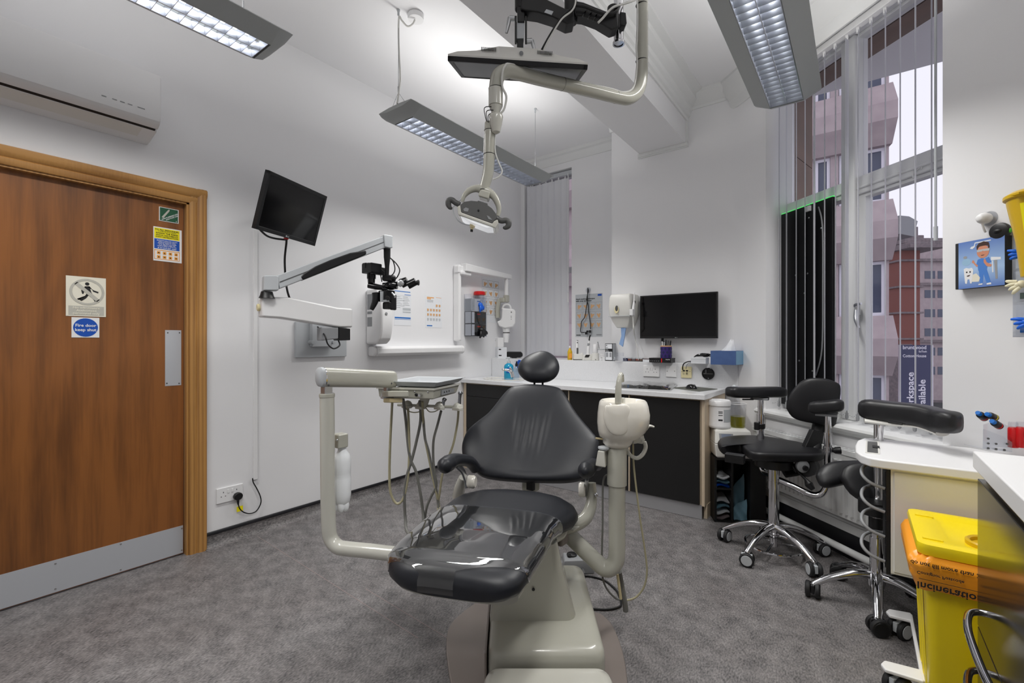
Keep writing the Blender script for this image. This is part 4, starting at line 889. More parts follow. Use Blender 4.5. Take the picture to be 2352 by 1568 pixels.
for r in range(5):
    for q in range(6): obj('check_square', B().bx(LW, ur - 0.10 + .015 * q, ur - 0.093 + .015 * q, z3 - 0.022 - 0.016 * r + .008 * (q % 2), z3 - 0.014 - 0.016 * r + .008 * (q % 2), off - 0.006, off - 0.0054), 'print_blue', gb[2])
def glove(name, label, ctr, s, ma, dirn=(0.4, 0, -1), fingers=4, out=V((1, 0, 0)), sp=0.3):
    b = B(); d = V(dirn).normalized(); sd = d.cross(out).normalized()
    b.ell(ctr, (s * .55, s * .5, s * .5)); b.ell(V(ctr) + d * s * .3 + out * s * .2, (s * .35, s * .4, s * .35))
    for i in range(fingers):
        a = (i - (fingers - 1) / 2) * sp
        b.tube([V(ctr) + d * s * .2 + sd * a * s * .8 + out * s * .2, V(ctr) + d * s * (.7 + .1 * (i % 2)) + sd * a * s * 1.5 + out * s * .35, V(ctr) + d * s * (1.05 + .15 * (i % 3)) + sd * a * s * 1.9 + out * s * .2], [s * .27, s * .24, s * .13], 10, 4)
    return tag(obj(name, b, ma), label, 'glove')
glove('glove', 'blue nitrile glove pulled from the white box in the acrylic rack', OX(1103, 700, XL + off), 0.05, 'blue', (0, 0.2, -1), 3)
glove('glove', 'black glove hanging from the lowest black box in the acrylic rack', OX(1106, 758, XL + off + .005), 0.055, 'black_glove', (0, 0.3, -1), 5, sp=0.28)
p = LW @ V((lw(1091, 672)[0], zhi - 0.02, 0.06))
jr = thing('pot', 'clear pot with a red lid on top of the acrylic glove rack', 'pot', p)
obj('tub', B().lathe([(0.045, -0.045), (0.05, 0.0), (0.05, 0.03)], p, (0, 0, 1), 24), 'acrylic', jr); obj('lid', B().lathe([(0.057, 0.02), (0.059, 0.03), (0.057, 0.05), (0.05, 0.056)], p, (0, 0, 1), 24), 'red', jr)
def hands(mm, W_, H_, rows, cols, y0, dy, x0, dx, o, sz=.6):
    fr_, hb = B(), B()
    for r in range(rows):
        for q in range(cols):
            cx, cy = W_ * (x0 + dx * q), H_ * (y0 - dy * r); a, e = W_ * dx * .44, H_ * dy * .40
            for g in (flat(mm, [(cx - a, cy - e), (cx + a, cy - e), (cx + a, cy - e * .93), (cx - a, cy - e * .93)]), flat(mm, [(cx - a, cy + e * .93), (cx + a, cy + e * .93), (cx + a, cy + e), (cx - a, cy + e)]), flat(mm, [(cx - a, cy - e), (cx - a * .94, cy - e), (cx - a * .94, cy + e), (cx - a, cy + e)]), flat(mm, [(cx + a * .94, cy - e), (cx + a, cy - e), (cx + a, cy + e), (cx + a * .94, cy + e)])): fr_.add(g.v, g.f)
            k = (r * cols + q); rr = random.Random(k)
            t1 = rr.uniform(-.6, .6)
            for sg in (-1, 1):
                u = V((math.sin(t1 + sg * .5), math.cos(t1 + sg * .5))) * e * .62; n_ = V((u.y, -u.x)).normalized() * a * .26; c2 = V((cx + sg * a * .2, cy - e * .1))
                g = flat(mm, [tuple(c2 - u - n_), tuple(c2 - u + n_), tuple(c2 + u * .6 + n_), tuple(c2 + u + n_ * .3), tuple(c2 + u * .5 - n_)], 0.0004 + 0.0002 * (sg + 1)); hb.add(g.v, g.f)
    obj('panel_frame', fr_, 'print_grey', o); obj('hand_drawing', hb, 'skin', o)['kind'] = 'stuff'
o, mm, W_, H_ = poster('tall hand washing poster behind the acrylic glove rack', (1106, 636), (1147, 742), LW, lw, 'poster')
hands(mm, W_, H_, 4, 3, .87, .205, .19, .31, o)
o, mm, W_, H_ = poster('hand washing technique poster on the back wall under a hanging cable', (1322, 677), (1384, 773), frame((0, YW, 0), (1, 0, 0), UP), lambda x, y: pw(x, y, YW), 'poster', [(.83, .94, .97, .985, 'print_deep'), (.03, .03, .2, .05, 'print_dark'), (.78, .03, .97, .06, 'print_grey')], 'lgrey')
hands(mm, W_, H_, 3, 4, .72, .215, .145, .24, o)
text('lettering', [('Hand-washing technique', W_ * .02, H_ * .875, H_ * .05), ('with soap and water', W_ * .02, H_ * .83, H_ * .05)], frame(mm @ V((0, 0, 0.0003)), (1, 0, 0), UP), 'print_dark', o)
# ------------------------------------------------------------------ base units, worktop, upstand along the back wall
YC = 3.375                                          # door faces of the base units
WTZ0, WTZ1, LZ = 0.845, 0.882, 1.072
xc = lambda x: OY(x, 900, YC).x
edges = [XL + 0.006, xc(1181), xc(1307), xc(1446), xc(1613)]
labs = ['black base unit with drawers at the left end under the worktop', 'black base unit behind the dental chair backrest, second from the left', 'black base unit behind the spittoon, third from the left', 'black base unit at the right end of the worktop with a maple side panel']
FC = frame((0, YC, 0), (1, 0, 0), (0, 0, 1))
for i in range(4):
    x0, x1 = edges[i] + (0.0 if i else 0.03), edges[i + 1]
    t = thing('base_unit', labs[i], 'cabinet', ((x0 + x1) / 2, YC, 0), 'base units along the back wall')
    obj('carcass', B().bx(FC, x0 + 0.002, x1 - 0.002, 0.10, WTZ0 - 0.001, -0.42, -0.019), 'maple', t)
    if i == 0:
        obj('filler_strip', B().bx(FC, x0 - 0.028, x0 + 0.006, 0.0, WTZ0 - 0.001, -0.42, 0.0), 'maple', t)
        zs = [0.104, 0.40, 0.715, WTZ0 - 0.012]
        for a, q in zip(zs[:-1], zs[1:]): obj('drawer_front', B().bx(FC, x0 + 0.008, x1 - 0.008, a + 0.0015, q - 0.0015, -0.018, 0), 'blackboard', t, bev=0.001)
    else:
        obj('door', B().bx(FC, x0 + 0.009, x1 - (0.009 if i < 3 else 0.02), 0.104, WTZ0 - 0.012, -0.018, 0), 'blackboard', t, bev=0.001)
    if i < 3: obj('edge_strip', B().bx(FC, x1 - 0.0085, x1 - 0.0005, 0.102, WTZ0 - 0.003, -0.03, 0.0005), 'maple', t)
    if i == 3:
        e0 = V((xc(1613) - 0.004, YC, 0)); e1 = V((-0.862, 3.92, 0)); d = (e1 - e0); s_ = V((d.y, -d.x, 0)).normalized() * 0.02
        obj('end_panel', B().prism([e0 + UP * 0.10, e0 + s_ + UP * 0.10, e1 + s_ + UP * 0.10, e1 + UP * 0.10], (0, 0, WTZ0 - 0.101)).prism([e0 + V((0, 0.05, 0)), e0 + s_ + V((0.004, 0.05, 0)), e1 + s_, e1], (0, 0, 0.10)), 'maple', t)
    obj('plinth', B().bx(FC, x0, x1 + (0.0 if i < 3 else -0.006), 0.002, 0.10, -0.03, -0.012), 'plinth', t)
wt = obj('worktop', B().prism([(XL + 0.004, 3.34, WTZ0), (-0.848, 3.34, WTZ0), (-0.836, 3.938, WTZ0), (XL + 0.004, 3.814, WTZ0)], (0, 0, WTZ1 - WTZ0)), 'worktop', bev=0.004)
tag(wt, 'white speckled worktop running along the black base units', 'worktop')
us = obj('upstand_ledge', B().prism([(XL + 0.004, 3.818, 0.86), (-0.755, 3.947, 0.86), (-0.75, 3.992, 0.86), (XP - 0.004, 3.992, 0.86), (XP - 0.004, YW - 0.004, 0.86), (XL + 0.004, YW - 0.004, 0.86)], (0, 0, LZ - 0.86)), 'worktop', bev=0.003)
tag(us, 'white upstand with a ledge behind the worktop', 'ledge')
FU = frame((XL + 0.004, 3.8175, 0), (2.384, 0.129, 0), (0, 0, 1)); UN = FU.to_3x3() @ V((0, 0, 1)); FUi = FU.inverted()
def uw(x, y):
    q_ = FUi @ OP(x, y, FU.translation, UN); return q_.x, q_.y
OU = lambda x, y, o=0.0: OP(x, y, FU.translation + UN * o, UN)
a, q = uw(1478, 864), uw(1515, 840); socket('wall_socket', 'white double socket on the upstand below the black router', FU, a[0], q[0], a[1], q[1], 'white_p')
a, q = uw(1530, 865), uw(1554, 840)
t = thing('blank_plate', 'white blank plate on the upstand between the sockets', 'wall plate', FU @ V((a[0], a[1], 0)))
obj('plate', B().bx(FU, a[0], q[0], a[1], q[1], 0, 0.007), 'white_p', t, bev=0.002)
for x in (1533, 1550): u, v = uw(x, 852); obj('screw', B().lathe([(0.0035, 0), (0.003, 0.001)], FU @ V((u, v, 0.007)), (0, -1, 0), 10), 'dgrey', t)
a, q = uw(1565, 867), uw(1589, 842)
t = thing('data_socket', 'cream data socket with black and grey leads on the upstand', 'socket', FU @ V((a[0], a[1], 0)))
obj('plate', B().bx(FU, a[0], q[0], a[1], q[1], 0, 0.01), 'cream', t, bev=0.003)
for x in (1571.5, 1578.5): u, v = uw(x, 851); obj('port', B().bx(FU, u - 0.009, u + 0.009, v - 0.006, v + 0.006, 0.009, 0.0115), 'print_dark', t)
for x in (1571.5, 1578.5): u, v = uw(x, 856); obj('lead_connector', B().bx(FU, u - 0.007, u + 0.007, v - 0.014, v + 0.006, 0.01, 0.02), 'acrylic', t)
for x in (1567, 1585): u, v = uw(x, 853); obj('screw', B().lathe([(0.003, 0), (0.003, 0.001)], FU @ V((u, v, 0.01)), (0, -1, 0), 8), 'dgrey', t)
def lead(pts, r, ma): obj('lead', B().tube([OY(x, y, Y) for x, y, Y in pts], r, 8), ma, t)
lead([(1570, 856, 3.935), (1568, 846, 3.910), (1570, 836, 3.900), (1578, 831, 3.900), (1588, 829.5, 3.905)], 0.0045, 'cable'); lead([(1575, 855, 3.935), (1576, 843, 3.910), (1580, 835, 3.900), (1588, 832, 3.905)], 0.003, 'mgrey')
p = OU(1627, 858)
t = thing('round_outlet', 'round black outlet set in the upstand below the blue tissue box', 'outlet', p)
obj('ring', B().lathe([(0.048, 0), (0.048, 0.012), (0.042, 0.018), (0.040, 0.006), (0.001, 0.006)], p, (0, -1, 0), 30), 'black', t)
obj('inner_cross', B().bx(FU, uw(1627, 858)[0] - 0.036, uw(1627, 858)[0] + 0.036, p.z - 0.004, p.z + 0.004, 0.006, 0.014).bx(FU, uw(1627, 858)[0] - 0.02, uw(1627, 858)[0] - 0.012, p.z, p.z + 0.034, 0.006, 0.014), 'dgrey', t)
screws([OU(1632, 846, .012), OU(1627, 869, .012)], (0, -1, 0), 0.005, 'alu', t)
# sink end
sp_ = OZ(1150, 868.5, WTZ1); skc = V((-2.78, 3.57, WTZ1))
sk = thing('sink', 'shallow oval white basin set in the left end of the worktop', 'sink', skc)
obj('basin_rim', B().lathe([(0.165, 0), (0.168, 0.003), (0.16, 0.006), (0.145, 0.004), (0.14, 0.001)], skc, (0, 0, 1), 36, cap=False, sx=1.35), 'porcelain', sk)
obj('basin_bowl', B().lathe([(0.141, 0.0016), (0.10, 0.0012)], skc, (0, 0, 1), 36, sx=1.35), 'porcelain', sk)
obj('waste', B().lathe([(0.02, 0.0014), (0.018, 0.0032)], skc, (0, 0, 1), 16), 'chrome', sk)
tp = OZ(1177, 872, WTZ1); k = ps(tp); T = lambda x, y, e=0.0: D(x, y, (tp - EP).dot(FW) + e)
t = thing('basin_tap', 'chrome lever tap on the worktop in front of the blue soap bottle', 'tap', tp)
obj('spout', B().tube([T(1178, 866), T(1176, 858), T(1172, 852), T(1166, 849.5), T(1159, 849)], [0.02, 0.018, 0.016, 0.013, 0.012], 12), 'chrome', t); obj('lever', B().ell(T(1156, 849), (0.015, 0.015, 0.015)).tube([T(1176, 858), T(1174, 848), T(1171, 843)], [0.014, 0.011, 0.009], 10), 'chrome', t)
def bottle(name, label, px, py, z, prof, parts, cat='bottle', Y=None, group=None):
    p = OZ(px, py, z) if Y is None else OY(px, py, Y); p = V((p.x, p.y, z)); k = ps(p)
    t = thing(name, label, cat, p, group)
    for nm, pr, ma in parts: obj(nm, B().lathe([(r * k, h * k) for r, h in pr], p, (0, 0, 1), 20), ma, t)
    return t, p, k
t, p, k = bottle('soap_bottle', 'blue pump soap bottle behind the chrome tap', 1168.5, 868.5, WTZ1, None, [('bottle', [(10.2, 0), (11, 2), (11, 27), (9.5, 31), (5, 34), (3.5, 36)], 'cyan'), ('collar', [(4.5, 34), (4.5, 39), (2, 40), (1.6, 46)], 'lgrey')])
obj('pump_head', B().tube([p + UP * 46 * k - RT * 7 * k - UP * 0.6 * k, p + UP * 47 * k - RT * 4 * k, p + UP * 47 * k + RT * 3 * k], [1.4 * k, 1.8 * k, 1.8 * k], 8), 'lgrey', t)
obj('front_label', B().prism([p + RT * x * k - FW * 11.15 * k + UP * z * k for x, z in ((-6, 16), (-3, 13), (3, 13), (6, 16), (6, 22), (3, 25), (-3, 25), (-6, 22))], -FW * 0.001), 'print_deep', t)
t, p, k = bottle('clear_bottle', 'small clear bottle with a dark pump left of the headrest', 1186.5, 868.5, WTZ1, None, [('bottle', [(6.2, 0), (6.5, 2), (6.5, 22), (5, 26), (3, 28)], 'clearblue'), ('cap', [(3.2, 27.5), (3.4, 33), (2, 34), (1, 39)], 'black')])
obj('pump_head', B().tube([p + UP * 40 * k - RT * 4.5 * k, p + UP * 40.5 * k, p + UP * 40 * k + RT * 3.5 * k], 1.2 * k, 8), 'lgrey', t)
p = OU(1193, 836, .016)
tag(obj('sponge_disc', B().lathe([(0.042, 0), (0.045, 0.006), (0.04, 0.014)], p, (0, -1, 0), 24), 'print_deep'), 'blue disc against the upstand just left of the headrest', 'disc')
# ledge, left end
def ledge_x(x, Y=3.9): return OY(x, 826, Y).x
x0, x1, x2 = OY(1122, 824, 3.95).x, None, None
c0 = V((OY(1144, 826, 3.86).x, 3.86, LZ)); u1 = (V((OY(1122.5, 823, 3.95).x, 3.95, LZ)) - c0); u2 = V((OY(1164, 823, 3.90).x, 3.90, LZ)) - c0
t = thing('card_box', 'white printed card box on the left end of the ledge', 'box', c0)
hb = 25 * ps(c0)
obj('carton', B().prism([c0, c0 + u2, c0 + u2 + u1, c0 + u1], (0, 0, hb)), 'paper', t)
nrm = V((u1.y, -u1.x, 0)).normalized() * 0.0008
if nrm.dot(FW) > 0: nrm = -nrm
for i in range(6): obj('print_line', B().prism([c0 + u1 * .08 + UP * (hb * (.12 + .14 * i)), c0 + u1 * .92 + UP * (hb * (.12 + .14 * i)), c0 + u1 * .92 + UP * (hb * (.14 + .14 * i)), c0 + u1 * .08 + UP * (hb * (.14 + .14 * i))], nrm), 'print_grey', t)
n2_ = V((u2.y, -u2.x, 0)).normalized() * 0.0008
obj('print_block', B().prism([c0 + u2 * .08 + UP * hb * .75, c0 + u2 * .35 + UP * hb * .75, c0 + u2 * .35 + UP * hb * .85, c0 + u2 * .08 + UP * hb * .85], n2_).prism([c0 + u2 * .08 + UP * hb * .2, c0 + u2 * .4 + UP * hb * .2, c0 + u2 * .4 + UP * hb * .3, c0 + u2 * .08 + UP * hb * .3], n2_), 'print_dark', t)
t = thing('card_box', 'plain white box with a grey tab standing on the printed card box', 'box', c0 + UP * hb)
q = c0 + u1 * .98 + UP * (hb + 0.0005)
obj('carton', B().prism([q, q - u1 * .9 + u2 * .05, q - u1 * .9 + u2 * .75, q + u2 * .7], (0, 0, 22 * ps(c0))), 'white_p', t, bev=0.004)
obj('tab', B().prism([q - u1 * .35 + UP * 0.045, q - u1 * .62 + UP * 0.038, q - u1 * .72 + UP * 0.075, q - u1 * .45 + UP * 0.082], nrm * 2), 'mgrey', t)
p = V((OY(1181, 818, 3.97).x, 3.97, LZ)); k = ps(p)
t = thing('speaker', 'black rounded speaker on the ledge behind the pump bottles', 'speaker', p)
m = frame(p, RT, UP)
pts = [m @ V((math.copysign(13.5, math.cos(a)) * k + 6.5 * k * math.cos(a), 8 * k + 7 * k * math.sin(a), 0)) for a in [2 * math.pi * j / 28 + 0.001 for j in range(28)]]
obj('body', B().prism(pts, FW * 0.05), 'black', t, bev=0.008); obj('trim_ring', B().tube([m @ V((14.5 * k, 15 * k, -0.001)), m @ V((18 * k, 12 * k, -0.002)), m @ V((18.6 * k, 7 * k, -0.002)), m @ V((15 * k, 2 * k, -0.001))], 0.0015, 6), 'mgrey', t); obj('foot', B().bx(m, -6 * k, 6 * k, 0, 2 * k, -0.04, 0.0), 'black', t)
# ledge items right of the headrest
YL = 3.93
t, p, k = bottle('yellow_bottle', 'small yellow bottle with a white cap at the left end of the ledge row', 1309, 826.5, LZ, None, [('bottle', [(5, 0), (5.5, 1), (5.5, 18), (4, 22), (1.8, 26), (1.6, 28)], 'yellow2'), ('cap', [(2, 27.5), (2, 31.5), (1.6, 32)], 'white_p')], Y=YL)
obj('front_label', B().bx(frame(p - FW * 5.5 * k, RT, UP), -3 * k, 4 * k, 4 * k, 15 * k, -0.001, 0.0006), 'print_orange', t)
def lprop(name, label, cat, px, Y=YL, grp=None):
    p = V((OY(px, 827, Y).x, Y, LZ)); t = thing(name, label, cat, p, grp); k = ps(p); return t, p, k, frame(p, RT, UP)
t, p, k, m = lprop('curing_light', 'white curing light with a dark display standing in a plain charging dock', 'curing light', 1327)
obj('dock', B().prism([m @ V((x * k, y * k, -8 * k)) for x, y in ((-10, 1.5), (11, 1.5), (11.5, 15), (10, 17), (6, 14.5), (-2, 14), (-10, 15))], FW * -16 * k), 'offwhite', t, bev=0.006); obj('dock_foot', B().bx(m, -10 * k, 10 * k, 0, 1.6 * k, -7.5 * k, 7.5 * k), 'dgrey', t)
obj('wand', B().tube([m @ V((-1.2 * k, y * k, 0)) for y in (13, 25, 34, 41)], [3.6 * k, 3.6 * k, 3 * k, 2.6 * k], 12, 3).ell(m @ V((-1.2 * k, 41 * k, 0)), (2.6 * k,) * 3), 'white_p', t); obj('display', B().bx(m, -3.2 * k, 0.8 * k, 14 * k, 28 * k, 3.2 * k, 3.9 * k), 'dgrey', t, bev=0.002); obj('button', B().cyl(m @ V((-1.2 * k, 40 * k, 2 * k)), m @ V((-1.2 * k, 40 * k, 3 * k)), 1.3 * k, n=12), 'black', t); obj('tip', B().cyl(m @ V((-0.5 * k, 43 * k, 0)), m @ V((-0.5 * k, 45.5 * k, 0)), 1.6 * k), 'mgrey', t)
t, p, k, m = lprop('curing_light', 'blue-white curing light with a black tip leaning in a dock with a dark panel', 'curing light', 1349.5)
obj('dock', B().prism([m @ V((x * k, y * k, -7 * k)) for x, y in ((-12, 0), (11, 0), (11, 13), (6, 14), (-6, 13), (-9, 12))], FW * -14 * k), 'offwhite', t, bev=0.006)
obj('dock_panel', B().prism([m @ V((x * k, y * k, 7.2 * k)) for x, y in ((-8, 7), (1, 7), (4.5, 13), (-5, 13))], FW * -0.002), 'black_g', t)
obj('wand', B().tube([m @ V((x * k, y * k, 0)) for x, y in ((1, 13), (1.5, 24), (2.5, 34), (3.3, 41))], [3.4 * k, 3.4 * k, 3 * k, 2.3 * k], 12, 3).ell(m @ V((3.5 * k, 43 * k, 0)), (2.2 * k, 2.2 * k, 2.6 * k)), 'white_p', t); obj('grey_collar', B().cyl(m @ V((2.2 * k, 33 * k, 0)), m @ V((2.8 * k, 39 * k, 0)), 3.1 * k, 2.8 * k), 'mgrey', t)
obj('light_tip', B().tube([m @ V((x * k, y * k, 0)) for x, y in ((3.6, 44), (4.6, 52), (6.5, 58))], [1.6 * k, 1.5 * k, 1.8 * k], 10), 'black', t)
t, p, k, m = lprop('curing_light', 'short white handpiece charger with a metal probe beside the white cubes', 'curing light', 1367.5)
obj('dock', B().cyl(p, p + UP * 16.5 * k, 8 * k, 7.8 * k), 'offwhite', t, bev=0.003); obj('handpiece', B().lathe([(4 * k, 16 * k), (6 * k, 19 * k), (5.4 * k, 34 * k), (4.6 * k, 37.5 * k)], p, (0, 0, 1), 18), 'white_p', t)
obj('probe', B().tube([m @ V((x * k, y * k, 0)) for x, y in ((8.5, 27), (7, 36), (5.5, 43))], [0.9 * k, 0.9 * k, 1.2 * k], 8), 'mgrey', t); obj('button', B().cyl(m @ V((-1 * k, 2.5 * k, 8 * k)), m @ V((-1 * k, 2.5 * k, 8.6 * k)), 1 * k, n=10), 'dgrey', t); obj('side_arm', B().cyl(m @ V((5 * k, 25 * k, 0)), m @ V((22 * k, 25.5 * k, 0)), 0.9 * k, n=8), 'lgrey', t)
for i, (x, y0, s_, lab) in enumerate(((1379.3, 0, 6.2, 'left of the two white cubes at the foot of the tall black and white box'), (1386.3, 0, 6.2, 'right of the two white cubes at the foot of the tall black and white box'), (1382.5, 8.2, 8.0, 'white cube resting on two smaller white cubes on the ledge'))):
    t, p, k, m = lprop('white_cube', lab, 'box', x); h_ = 8 * k if i < 2 else 7 * k
    o = obj('cube', B().bx(m, -s_ / 2 * k, s_ / 2 * k, y0 * k, y0 * k + h_, -3 * k, 3 * k), 'white_p', t, bev=0.003); obj('lid_line', B().bx(m, -s_ / 2 * k * 1.01, s_ / 2 * k * 1.01, y0 * k + h_ * .62, y0 * k + h_ * .66, -3.03 * k, 3.03 * k), 'lgrey', t)
t, p, k, m = lprop('product_box', 'tall black and white printed carton in the middle of the ledge', 'box', 1398.5)
m = frame(p, (1, 0, 0), UP); wq = OY(1407, 827, YL).x - OY(1390, 827, YL).x; hq = 40 * k; dq = 0.10
obj('carton', B().bx(m, -wq / 2, wq / 2, 0, hq, -dq, 0), 'blackboard', t); obj('side_print', B().bx(m, wq / 2, wq / 2 + 0.0006, 0.004, hq - 0.004, -dq + 0.003, -0.003), 'lgrey', t)
obj('front_print', B().bx(m, -wq / 2 + 0.004, wq / 2 - 0.005, hq * .70, hq * .965, 0, 0.0006).bx(m, -wq / 2 + 0.004, wq / 2 - 0.005, hq * .05, hq * .52, 0, 0.0006), 'paper', t)
text('lettering', [('3M', -wq * .42, hq * .87, hq * .07), ('Scotch', -wq * .42, hq * .76, hq * .05)], frame(m @ V((0, 0, 0.0007)), (1, 0, 0), UP), 'print_dark', t)
text('lettering', [('Scotch', -wq * .40, hq * .62, hq * .05), ('Universal', -wq * .40, hq * .55, hq * .05)], frame(m @ V((0, 0, 0.0003)), (1, 0, 0), UP), 'paper', t)
obj('small_print', B().bx(m, -wq * .38, -wq * .08, hq * .22, hq * .48, 0.0006, 0.0009).bx(m, wq * .08, wq * .36, hq * .22, hq * .48, 0.0006, 0.0009), 'print_grey', t)
Y2 = 3.965
t, p, k, m = lprop('clear_trays', 'stack of clear plastic trays beside the tall printed carton', 'tray', 1425, 3.90)
for w_, z0, z1, e in ((15, 0, 5, 'clear_tray'), (13, 5.3, 11, 'clear_tray'), (8, 11.3, 20, 'clear_tray')): obj('tray', B().bx(m, -w_ * k, w_ * k * .85, z0 * k, z1 * k, -5 * k, 5 * k), 'acrylic', t)
obj('white_insert', B().bx(m, -14 * k, 3 * k, 0.2 * k, 1.6 * k, 5 * k, 5.4 * k), 'white_p', t)
def small(name, label, x0, x1, y0, y1, ma, Y, dep=0.05, cat='box', z=LZ, lid=None):
    a = OY(x0, 827, Y).x; q = OY(x1, 827, Y).x; k = ps(V((a, Y, z))); t = thing(name, label, cat, ((a + q) / 2, Y, z)); m = frame((0, Y, z), (1, 0, 0), UP)
    obj('carton', B().bx(m, a, q, y0 * k, y1 * k, -dep, 0), ma, t, bev=0.002); obj('lid', B().bx(m, a - 0.001, q + 0.001, y1 * k - 0.008, y1 * k + 0.001, -dep - 0.001, 0.001), lid or ma, t); return t, m, a, q, k
small('small_box', 'small navy box on the ledge right of the clear trays', 1431, 1441, 0, 6.5, 'navy', Y2)
for i, (x0, x1, ma, lb) in enumerate(((1442, 1450, 'brick', 'first brown and white capsule pack in the row left of the router'), (1451, 1459, 'oldstone', 'second capsule pack in the row left of the router, greyish'), (1460, 1468, 'brick', 'third capsule pack in the row left of the router, reddish brown'), (1469, 1475, 'stone', 'fourth capsule pack in the row left of the router, dark brown'))): small('capsule_pack', lb, x0, x1, 1.5, 8, ma, Y2, 0.03, lid='lgrey')
small('flat_case', 'flat grey case under the row of capsule packs', 1442, 1474, 0, 1.4, 'dgrey', Y2 - .003, 0.05)
small('small_box', 'small white box with brown top just left of the black router', 1476, 1491, 0, 7, 'paper', Y2, 0.04, lid='oldstone')
# router, pen pot
YR = 3.86
t, m, a, q, k = small('router', 'black network router with a red mark overhanging the ledge', 1491, 1541, 0, 10, 'black', YR, 0.11, 'router', LZ)
obj('red_mark', B().bx(m, OY(1518.5, 827, YR).x, OY(1520.8, 827, YR).x, 0.001, 9.5 * k, 0, 0.0012), 'red', t); text('lettering', [('DrayTek', OY(1529, 827, YR).x, 6.4 * k, 2.6 * k)], frame(m @ V((0, 0, 0.001)), (1, 0, 0), UP), 'white_p', t)
for i in range(5): obj('indicator', B().bx(m, a + (3 + 4.5 * i) * k, a + (5 + 4.5 * i) * k, 3 * k, 4.2 * k, 0, 0.0012), 'mgrey', t)
p = V((OY(1530, 827, 3.91).x, 3.91, LZ + 10.3 * k)); 
k = ps(p); t = thing('pen_pot', 'purple pen pot with pens and pencils standing on the router', 'pen pot', p)
obj('pot', B().lathe([(12.2 * k, 0), (12.4 * k, 1 * k), (12.4 * k, 27 * k), (11.4 * k, 27 * k), (11.2 * k, 2 * k)], p, (0, 0, 1), 28, cap=False), 'purple', t); obj('rim_band', B().lathe([(12.6 * k, 26 * k), (12.8 * k, 27 * k), (12.6 * k, 28.6 * k), (11.4 * k, 28.6 * k)], p, (0, 0, 1), 28, cap=False), 'skin', t)
for i in range(9):
    for j in range(3):
        a_ = 2 * math.pi * (i + .5 * (j % 2)) / 9; pp = p + V((math.cos(a_), math.sin(a_), 0)) * 12.4 * k + UP * (5 + 8 * j) * k
        n_ = V((math.cos(a_), math.sin(a_), 0)); s_ = n_.cross(UP)
        obj('lattice_diamond', B().prism([pp + s_ * 3 * k, pp + UP * 3.6 * k, pp - s_ * 3 * k, pp - UP * 3.6 * k], n_ * 0.0012), 'navy', t)
for i, (dx, h_, ma, lb) in enumerate(((-8, 38, 'white_p', 'white pen leaning left in the purple pen pot'), (-4, 37, 'lgrey', 'grey pen in the purple pen pot'), (0, 40, 'black', 'black pen in the middle of the purple pen pot'), (4, 38, 'dgrey', 'dark grey pen in the purple pen pot'), (9, 38, 'black', 'black pen leaning right in the purple pen pot'))):
    pt = p + RT * dx * k * .6 + UP * 3 * k; tp_ = p + RT * dx * 1.15 * k + UP * h_ * k
    pn = thing('pen', lb, 'pen', pt); obj('barrel', B().cyl(pt, tp_, 1.5 * k, n=10), ma, pn); obj('cap_end', B().cyl(tp_, tp_ + (tp_ - pt).normalized() * 2 * k, 1.6 * k, 1.1 * k, n=10), 'black', pn)
# white telephone-like block with sunglasses, tissue box
t, m, a, q, k = small('stacked_notepads', 'stack of white note pads overhanging the ledge left of the tissue box', 1587, 1621, 0, 13.5, 'paper', 3.85, 0.10, 'note pads')
for i in range(1, 6): obj('page_gap', B().bx(m, a - 0.0005, q + 0.0005, 2.1 * i * k, 2.3 * i * k, -0.1005, 0.0006), 'lgrey', t)
gz = LZ + 13.8 * k; gx0 = OY(1594, 820, 3.88).x
g = thing('goggles', 'dark safety goggles lying on the white note pads', 'glasses', (gx0 + 0.08, 3.89, gz))
lp_ = [V((gx0 + a_, 3.88 + e, gz + h_)) for a_, e, h_ in ((0, 0, 0.004), (0.03, -0.01, 0.018), (0.07, -0.012, 0.026), (0.11, 0.0, 0.026), (0.13, 0.02, 0.02))]
obj('frame', B().tube(lp_, [0.004, 0.012, 0.016, 0.012, 0.006], 10, 4, flat=0.7), 'black_g', g); obj('temple_arm', B().tube([V((gx0 + .01, 3.90, gz + .01)), V((gx0 + .07, 3.93, gz + .012)), V((gx0 + .13, 3.92, gz + .01))], 0.004, 8), 'black', g); obj('lens', B().ell((gx0 + 0.09, 3.878, gz + 0.018), (0.03, 0.008, 0.014)), 'screen', g)
YT = 3.79
a, q = OY(1632, 835, YT).x, OY(1690, 835, YT).x; k = ps(V((a, YT, LZ)))
t = thing('tissue_box', 'blue tissue box with a white tissue at the right end of the ledge', 'tissue box', ((a + q) / 2, YT + .05, LZ))
m = frame((0, YT, LZ), (1, 0, 0), UP); bh = 31.5 * k
q2 = V((OY(1716, 835, 3.985).x, 3.985, LZ))
obj('carton', B().prism([V((a, YT, LZ)), V((q, YT, LZ)), V((q2.x, 3.985, LZ)), V((a + .05, 3.985, LZ))], (0, 0, bh)), 'bluebox', t)
dq_ = V((q2.x, 3.985, LZ)) - V((q, YT, LZ)); nn_ = V((dq_.y, -dq_.x, 0)).normalized() * 0.0008
obj('side_print', B().prism([V((q, YT, LZ + .002)) + dq_ * .02, V((q, YT, LZ + .002)) + dq_ * .98, V((q, YT, LZ + bh - .002)) + dq_ * .98, V((q, YT, LZ + bh - .002)) + dq_ * .02], nn_), 'bluebox2', t)
cx, cy = (a + q) / 2 + 0.02, YT + 0.09
tb = B(); rs = []
